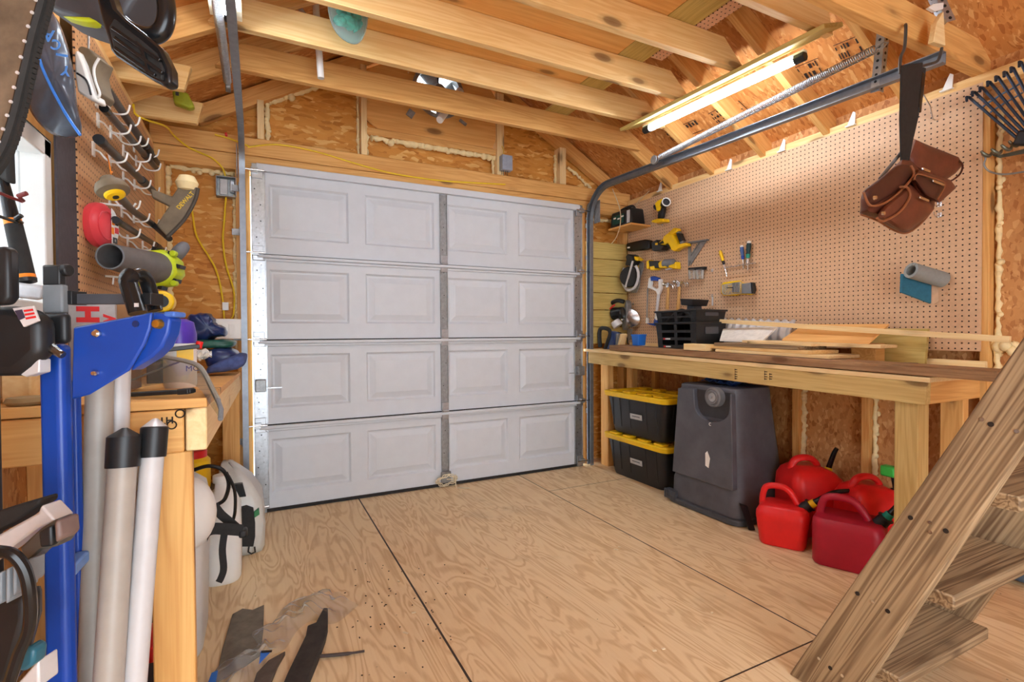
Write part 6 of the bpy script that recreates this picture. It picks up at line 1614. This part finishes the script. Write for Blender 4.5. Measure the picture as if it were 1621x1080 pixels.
# loppers hanging at the window
lp = thing('loppers', dep(22, 380, 1.15), 'black loppers with orange bands hanging in front of the window', 'loppers')
a, b = dep(4, 282, 1.15), dep(43, 447, 1.15); d = (b-a)
m = M().tube([a, a+d*.4], [.010, .0145], 14); obj('shaft', m, BLACKG, lp)
m = M().tube([a+d*.40, a+d*.45], .0165, 14); obj('upper_band', m, ORANGE, lp)
m = M().tube([a+d*.45, a+d*.7, a+d*.93], [.0165, .0175, .0175], 14); obj('grip', m, BLACKM, lp)
m = M().tube([a+d*.93, a+d*.965], .018, 14); obj('lower_band', m, ORANGE, lp)
m = M().tube([a+d*.965, a+d*1.0], [.019, .018], 14); obj('end_cap', m, BLACK, lp)
m = M().prism([dep(q, w, 1.14) for q, w in ((-20, 288), (0, 284), (14, 290), (12, 240), (16, 228), (-20, 240))], _f*.02); obj('blade_head', m, BLACKM, lp, bevel=.006)
o = obj('window_hook', M().tube(smooth([V((-.552, .9, dep(-20, 313, 1.1).z)), dep(15, 312, 1.1), dep(30, 310, 1.1), dep(42, 306, 1.1)], 4), [.0035]*8+[.005]*5, 8), plain('hook_red', (120, 40, 36), .5)); tag(o, 'dark red tipped hook in front of the window, upper', 'hook')
o = obj('window_hook', M().tube(smooth([V((-.552, .9, dep(-20, 350, 1.1).z)), dep(15, 348, 1.12), dep(26, 346, 1.12), dep(34, 341, 1.12)], 4), [.0035]*8+[.005]*5, 8), BLACKG); tag(o, 'black tipped hook in front of the window, lower', 'hook')

# hanging bag with blue lettering
bg_ = thing('sail_bag', dep(90, 110, 1.35), 'shiny dark bag with blue lettering hanging from the roof at the left', 'bag')
outl = dense([(58, 12), (84, 20), (104, 62), (117, 118), (122, 165), (129, 213), (92, 216), (66, 200), (46, 172), (38, 140), (44, 90), (48, 50)], 3)
c = V((86, 120, 0)); m = M(); rings = []
for k, dd in ((.99, 1.40), (1.0, 1.37), (.94, 1.345), (.75, 1.325), (.4, 1.315), (.08, 1.312)):
    rings.append([dep(c.x+(a-c.x)*k, c.y+(b-c.y)*k, dd+.006*math.sin(i*1.3)*k) for i, (a, b) in enumerate(outl)])
m.loft(rings); obj('sack', m, plain('bag_grey', (84, 92, 104), .25, .1, .35, 7, .25), bg_, ang=80)
m = M().tube(smooth([dep(a, b, 1.304) for a, b in [(56, 70), (66, 105), (82, 140), (104, 180), (127, 214)]], 5), .0035, 6); obj('blue_piping', m, plain('pipe_blue', (60, 130, 224), .4), bg_)
LB = plain('letter_blue', (84, 150, 236), .4)
for ch_, px, py, h, an, mt in (('V', 72, 34, .034, 165, WHITE), ('A', 86, 49, .030, 175, LB), ('C', 98, 66, .026, 165, LB), ('I', 106, 92, .030, 80, LB), ('Y', 112, 106, .026, 170, LB)):
    ca, sa = math.cos(math.radians(an)), math.sin(math.radians(an))
    rt_ = CR*ca+CU*sa; up_ = CU*ca-CR*sa
    tm = text_mesh(ch_, dep(px, py, 1.303), rt_, up_, h, bold=True); obj('lettering', tm, mt, bg_)
# white and grey plastic guard
gd = thing('plastic_guard', dep(138, 120, 1.6), 'white and dusty grey plastic tool guard hanging beside the dark bag', 'guard')
m = M().prism([dep(a, b, 1.55) for a, b in [(117, 82), (122, 78), (132, 100), (146, 145), (150, 158), (142, 158), (122, 145), (118, 120)]], _f*.05); obj('white_shell', m, WHITE, gd, bevel=.008)
m = M().prism([dep(a, b, 1.57) for a, b in [(122, 77), (128, 72), (140, 76), (150, 88), (157, 92), (150, 110), (153, 130), (159, 148), (152, 157), (147, 140), (134, 104)]], _f*.06); obj('grey_face', m, BROWNP, gd, bevel=.004)
m = M().tube(smooth([dep(a, b, 1.565) for a, b in [(157, 92), (149, 108), (151, 128), (158, 149), (151, 158)]], 4), .004, 6); obj('edge_trim', m, WHITE, gd)
m = M().tube(smooth([dep(a, b, 1.545) for a, b in [(122, 116), (134, 124), (140, 134), (144, 150)]], 4), .003, 6); obj('slot', m, BLACK, gd)
m = M().tube([dep(140, 78, 1.6), dep(140, 40, 1.62), dep(140, -10, 1.64)], .003, 6); obj('hang_wire', m, STEELD, gd)

# chainsaw hanging overhead at the left
cs = thing('pole_saw', dep(160, 10, .7), 'black and green saw hanging overhead at the upper left, its bar pointing down', 'saw')
bar_px = [(-40, -40), (70, -40), (64, 0), (49, 55), (34, 120), (20, 180), (2, 232), (-18, 262), (-40, 280)]
m = M().prism([dep(a, b, .47) for a, b in bar_px], _f*.006); obj('guide_bar', m, plain('bar_mottled', (122, 108, 90), .55, .4, .4, 26, .2), cs)
edge_px = smooth([V((a, b, 0)) for a, b in [(74, -40), (68, 0), (53, 55), (38, 120), (24, 180), (6, 234), (-16, 268)]], 8)
ep = [dep(p.x, p.y, .466) for p in edge_px]
m = M().tube(ep, .0042, 6); obj('chain', m, BLACKM, cs)
out_ = CR
for i in range(2, len(ep)-1, 1):
    tg = (ep[i+1]-ep[i]).normalized() if i < len(ep)-1 else tg
    nr = tg.cross(_f); nr = nr if nr.dot(CR) > 0 else -nr
    m = M().prism([ep[i]+nr*.003, ep[i]+tg*.006+nr*.003, ep[i]+tg*.005+nr*.0075, ep[i]+tg*.001+nr*.007], _f*.004); obj('chain_tooth', m, BLACKM, cs)
    if i % 3 == 0: obj('chain_rivet', M().cyl(ep[i]-_f*.0055-nr*.0015, ep[i]-_f*.004-nr*.0015, .0015, n=8), SILVER, cs)
fq = lambda px, d, th, nm, mt, bev=.004: obj(nm, M().prism([dep(a, b, d) for a, b in px], _f*th), mt, cs, bevel=bev, seg=3)
fq([(60, -30), (230, -30), (205, 5), (192, 27), (176, 10), (160, 0), (168, 44), (150, 38), (95, 20), (62, 5)], .80, .08, 'motor_body', CHAR, .012)
fq([(96, 24), (140, 26), (152, 32), (138, 34), (118, 31)], .79, .02, 'green_trim', LIME, .003)
gl = [(148, -20), (160, 30), (170, 62), (174, 78), (182, 88), (232, 120), (258, 134), (270, 131), (269, 106), (254, 74), (226, 50), (200, 30), (182, 12), (172, -20)]
inn = [(172, 42), (180, 78), (188, 86), (236, 118), (256, 126), (258, 108), (246, 82), (222, 62), (196, 42), (180, 28)]
fq(gl, .715, .02, 'hand_guard', BLACKG, .004)
fq(inn, .711, .006, 'guard_recess', BLACKM, .002)
for ra in (((178, 44), (254, 96)), ((182, 60), (258, 116)), ((182, 76), (246, 120))):
    obj('guard_rib', M().bar(dep(*ra[0], .709), dep(*ra[1], .709), .005, .005), BLACKG, cs, bevel=.001)
obj('guard_rib', M().tube(smooth([dep(216, 68, .709), dep(226, 80, .709), dep(232, 100, .709), dep(234, 116, .709)], 4), .003, 6), BLACKG, cs)
m = M().tube(smooth([dep(250, -40, .76), dep(262, 0, .76), dep(263, 30, .76), dep(255, 50, .76), (dep(238, 57, .76)), dep(212, 50, .76), dep(196, 38, .76)], 6), .0125, 14); obj('wrap_handle', m, BLACKG, cs)

obj('drive_shaft', M().tube([dep(-5, -60, .475), dep(70, -70, .62), dep(150, -60, .84)], .016, 10), BLACKG, cs)
obj('hang_strap', M().tube([dep(150, -25, .84), V((dep(150, -25, .84).x, dep(150, -25, .84).y+.02, 2.45))], .006, 8), BLACKM, cs)
obj('hang_cord', M().tube([dep(0, 236, 1.15), dep(4, 60, 1.12), V((-.50, dep(4, 60, 1.12).y, 2.3))], .003, 6), BLACKM, lp)
# ================================================================== CABLES, BOX AND LOFT BITS
eb = thing('electrical_box', at(357, 295, y=3.56), 'open steel electrical box on the front wall left of the door', 'electrical box')
a, b = at(342, 309, y=3.56), at(374, 281, y=3.56)
m = M(); X0, X1_, Z0, Z1 = a.x, b.x, a.z, b.z
for q in (((X0, 3.56, Z0), (X0+.004, 3.62, Z1)), ((X1_-.004, 3.56, Z0), (X1_, 3.62, Z1)), ((X0, 3.56, Z0), (X1_, 3.62, Z0+.004)), ((X0, 3.56, Z1-.004), (X1_, 3.62, Z1)), ((X0, 3.612, Z0), (X1_, 3.62, Z1))): m.box2(*q)
obj('box', m, STEELD, eb)
m = M().box2((X0+.02, 3.568, Z0+.01), (X0+.062, 3.60, Z1-.015)); obj('device', m, plain('device_grey', (196, 198, 200), .4), eb, bevel=.004)
m = M().box2((X0+.075, 3.575, Z0+.03), (X1_-.01, 3.60, Z1-.02)); obj('device_plate', m, STEEL, eb, bevel=.003)
def cable(pts, lab, mat=YCABLE, r=.0052, name='cable'):
    o = obj(name, M().tube(smooth(pts, 7), r, 8), mat); return tag(o, lab, 'cable', None)
A35 = lambda a, b, y=3.548: at(a, b, y=y)
cable([A35(392, 233), A35(440, 229), A35(500, 240), A35(560, 258), A35(610, 272), A35(660, 281), A35(710, 287), (A35(800, 292))], 'yellow cable stapled along the header above the garage door')
cable([at(211, 165, y=3.0), at(214, 180, y=3.0), at(232, 190, y=3.05), at(262, 200, y=3.25), A35(276, 215, 3.5), A35(300, 234, 3.53), A35(335, 250, 3.54), A35(352, 266, 3.55), A35(357, 280, 3.57)], 'yellow cable swooping from the joist stubs to the electrical box')
cable([A35(340, 213), A35(365, 220), A35(395, 232)], 'short yellow cable with wire nuts left of the door track')
cable([A35(358, 309, 3.59), A35(355, 350, 3.60), A35(353, 380, 3.61), A35(358, 420, 3.61), A35(370, 460, 3.61), A35(370, 495, 3.6), A35(366, 505, 3.55)], 'right yellow cable hanging from the electrical box to the bench')
cable([A35(300, 300, 3.61), A35(305, 340, 3.61), A35(312, 375, 3.61), A35(330, 405, 3.61), A35(343, 430, 3.61), A35(352, 470, 3.61), A35(355, 505, 3.6)], 'left yellow cable hanging down the strand board beside the brown guard')
m = M().box(A35(357, 485, 3.595), (.035, .012, .05)); tag(obj('cable_tag', m, WHITE, bevel=.003), 'white tag on the left yellow cable above the bench', 'tag')
m = M().cyl(A35(356, 213), A35(360, 213), .012); tag(obj('wire_nut', m, REDP, bevel=.002), 'small red wire nut on the cable above the door track', 'wire nut')
m = M().box(A35(384, 328, 3.55), (.022, .02, .05)); tag(obj('cable_clamp', m, WHITE, bevel=.003), 'white plastic clamp on the jamb stud below the electrical box', 'clamp')
gb = thing('sensor_box', at(800, 260, y=3.55), 'small grey junction box on the gable stud above the door', 'box')
a, b = at(792, 270, y=3.54), at(808, 249, y=3.54); m = M().box2((a.x, 3.50, a.z), (b.x, 3.56, b.z)); obj('case', m, plain('box_bluegrey', (150, 158, 172), .45), gb, bevel=.005)
m = M().tube(smooth([at(797, 249, y=3.54), at(797, 238, y=3.55), at(793, 228, y=3.57)], 5), .003, 6); obj('lead', m, YCABLE, gb)
for i in range(4): obj('lead', M().tube([at(794+i*3, 270, y=3.53), at(794.5+i*3, 276+i % 2*2, y=3.53)], .0025, 6), BLACKM, gb)
# teal bag between the joists
tg_ = thing('plastic_bag', at(548, 45, y=2.40), 'clear plastic bag of teal stuff hanging between the ceiling joists', 'bag')
o_ = dense([(519, 0), (520, 18), (526, 40), (538, 58), (556, 69), (570, 66), (579, 48), (582, 25), (580, 0), (548, -10)], 3)
c = V((550, 28, 0)); m = M(); rings = []
for k, dy in ((.2, 2.52), (.8, 2.50), (1.0, 2.46), (1.02, 2.42), (.85, 2.385), (.4, 2.37), (.05, 2.368)): rings.append([at(c.x+(a-c.x)*k, c.y+(b-c.y)*k, y=dy) for a, b in o_])
m.loft(rings); obj('film', m, clear('bag_film', (226, 244, 238), .06, .1), tg_, ang=80)
m = M()
for i in range(26):
    p = at(random.uniform(537, 566), random.uniform(5, 44), y=random.uniform(2.42, 2.46)); m.ball(p, (random.uniform(.02, .035), .012, random.uniform(.02, .04)), rotm(random.uniform(0, 90), random.uniform(0, 90), 0), 10, 6, .1)
obj('contents', m, plain('teal_stuff', (48, 176, 160), .6, 0, .35, 40, .3), tg_, ang=80)
wp = obj('white_pipe', M().tube([at(508, 124, y=2.78), at(500, 10, y=2.78), at(497, -60, y=2.78)], .0165, 16), WHITE); tag(wp, 'white plastic pipe hanging down between two ceiling joists', 'pipe')
wp = obj('white_pipe', M().tube([at(487, 30, y=2.80), at(466, 2, y=2.95)], .012, 12), WHITE); tag(wp, 'slanted thin white pipe end beside the hanging pipe', 'pipe')
wp = obj('white_pipe', M().tube([at(696, 190, y=3.25), at(728, 145, y=3.45)], [.024, .03], 16), WHITE); tag(wp, 'slanted white pipe end in front of the vent fan', 'pipe')
m = M().box(at(650, 180, y=3.55), (.05, .02, .05), rotm(10, 30, 0)); tag(obj('tin_tab', m, STEELD, bevel=.003), 'dark metal tab on the gable left of the fan pipe', 'tab')
m = M().tube([at(728, 190, y=3.54), at(738, 198, y=3.52)], .012, 8); tag(obj('cable_stub', m, STEELD), 'short metal stub on the gable right of the fan pipe', 'stub')
ll = thing('plastic_case', at(290, 158, y=3.0), 'yellow green plastic case wedged between the joist stubs', 'case')
m = M().prism([at(a, b, y=3.02) for a, b in [(272, 143), (290, 143), (298, 148), (308, 168), (300, 171), (275, 162)]], (0, .05, 0)); obj('case', m, plain('lime_dull', (158, 164, 40), .5), ll, bevel=.008)
m = M().box2(at(278, 151, y=3.019), at(283, 146, y=3.016)); obj('window_mark', m, CHAR, ll)

# ================================================================== ON THE FLOOR
F = lambda a, b, z=0.0: at(a, b, z=z)
rs = [F(368, 975), F(384, 966), F(400, 968), F(418, 960), F(417, 1000), F(412, 1040), F(390, 1056), F(340, 1085), F(352, 1030)]
m = M().prism([p+V((0, 0, .002)) for p in rs], (0, 0, .005)); tag(obj('rubber_strip', m, plain('rubber_grey', (112, 104, 90), .7, 0, .3, 18, .3), bevel=.002), 'curled grey rubber strip lying flat on the floor at the left', 'strip')
ww = thing('broken_board', F(490, 1030), 'blackened splintered board lying on the plywood floor', 'board')
bk = [F(512, 962, .03), F(519, 962, .03), F(519, 990, .03), F(515, 1008, .03), F(503, 1040, .03), F(478, 1100, .03), F(440, 1100, .03), F(455, 1065, .03), F(484, 1005, .03), F(487, 990, .03), F(500, 985, .03)]
m = M().prism([p for p in bk], (0, 0, -.028)); obj('charred_plank', m, plain('charred', (52, 46, 42), .75, 0, .4, 24, .6), ww, bevel=.004)
m = M().tube(smooth([F(493, 1040, .012), F(520, 1038, .01), F(550, 1035, .008), F(577, 1031, .008)], 4), [.006]*9+[.004]*4, 8); tag(obj('twig', m, plain('twig', (70, 60, 56), .7)), 'thin dark twig lying beside the blackened board', 'twig')
gs = [F(452, 1030, .02), F(440, 1050, .02), F(420, 1100, .02), F(395, 1100, .02), F(406, 1065, .02), F(425, 1045, .02)]
m = M().prism(gs, (0, 0, -.017)); tag(obj('scrap_plate', m, plain('scrap', (88, 76, 66), .7, 0, .3, 20, .3), bevel=.003), 'dark scrap piece partly under the clear film on the floor', 'scrap')
Lc = smooth([V((a, b, 0)) for a, b in [(322, 1095), (352, 1052), (405, 1028), (398, 1005), (430, 990), (448, 965), (476, 948), (505, 944)]], 6)
Rc_ = smooth([V((a, b, 0)) for a, b in [(398, 1100), (416, 1062), (428, 1042), (452, 1030), (470, 1002), (496, 985), (530, 990), (568, 960)]], 6)
pf = thing('plastic_film', F(430, 1030), 'crumpled clear plastic film with blue print on the floor', 'plastic film')
m = M(); nn = len(Lc)-1
def filmf(u, v):
    i = min(int(u*nn), nn-1); t = u*nn-i
    a = Lc[i].lerp(Lc[i+1], t); b = Rc_[i].lerp(Rc_[i+1], t); q = a.lerp(b, v)
    p = F(q.x, q.y); e = math.sin(PI*v)
    p.z = .006+e*(.018+.018*math.sin(u*21+v*4)*math.sin(v*9+u*6)+.008*math.sin(u*57-v*13)); p.z = max(p.z, .003)
    if 480 < q.x < 525: p.z += .02*e
    return p
m.grid(filmf, 60, 22); obj('film', m, FILM, pf, ang=60)
m = M().prism([F(413, 1031, .045), F(431, 1030, .045), F(424, 1037, .045), F(410, 1052, .045)], (0, 0, .0015)); lbp = obj('blue_print', m, BLUEB, pf)
m = M().prism([F(414, 1031, .047), F(431, 1030, .047), F(430, 1033, .047), F(413, 1034, .047)], (0, 0, .0015)); obj('black_print', m, INK, lbp)
m = M().prism([F(335, 1066, .035), F(345, 1062, .035), F(342, 1080, .035), F(328, 1085, .035)], (0, 0, .0015)); obj('blue_print', m, BLUEB, pf)
# loose flakes on the floor
m = M()
for q in ((631, 920), (642, 1002), (1127, 970), (1050, 1027), (1036, 1030), (975, 870), (980, 866), (655, 970), (770, 900)):
    p = F(*q, .003); m.box(p, (.018*random.uniform(.5, 1.3), .008, .003), rotm(0, 0, random.uniform(0, 180)))
o = obj('wood_flake', m, plain('flake', (232, 214, 180), .8)); tag(o, 'scattered pale wood flakes on the plywood floor', 'flakes', None, 'stuff')
m = M()
for i in range(60):
    p = F(random.gauss(640, 60), random.gauss(960, 50), .002); m.box(p, (.006*random.uniform(.4, 1.6), .004, .002), rotm(0, 0, random.uniform(0, 180)))
o = obj('debris', m, plain('crumbs', (58, 44, 34), .9)); tag(o, 'dark crumbs scattered on the floor beside the seam', 'debris', None, 'stuff')
t_ = thing('hand_tool', at(1608, 905, x=2.9), 'grey blue tool lying by the right wall behind the ladder', 'tool')
c = at(1610, 905, z=.05); m = M().cyl(c+V((-.0, -.06, 0)), c+V((0, .06, 0)), .04, n=18); obj('body', m, plain('bluegrey', (86, 104, 122), .4), t_, bevel=.008)
m = M().tube(smooth([c+V((-.03, .05, 0)), c+V((-.05, .14, -.03)), c+V((-.02, .26, -.045))], 5), .004, 6); obj('lead', m, WHITE, t_)
# ================================================================== WORLD AND RENDER LOOK
wd = bpy.data.worlds.new('sky'); scene.world = wd; wd.use_nodes = True
bg = wd.node_tree.nodes['Background']; bg.inputs[0].default_value = (.84, .92, 1.0, 1); bg.inputs[1].default_value = 4.0
vs_ = scene.view_settings
vs_.view_transform = 'Standard'; vs_.look = 'None'; vs_.gamma = 1; vs_.use_curve_mapping = False
vs_.exposure = 1.25
sl_ = bpy.data.lights.new('sun', 'SUN'); sl_.energy = 3.0; sl_.angle = .03
so = bpy.data.objects.new('sun', sl_); COL.objects.link(so)
so.rotation_euler = V((-1, .25, -1.3)).to_track_quat('-Z', 'Y').to_euler(); so.location = (6, -1, 8)
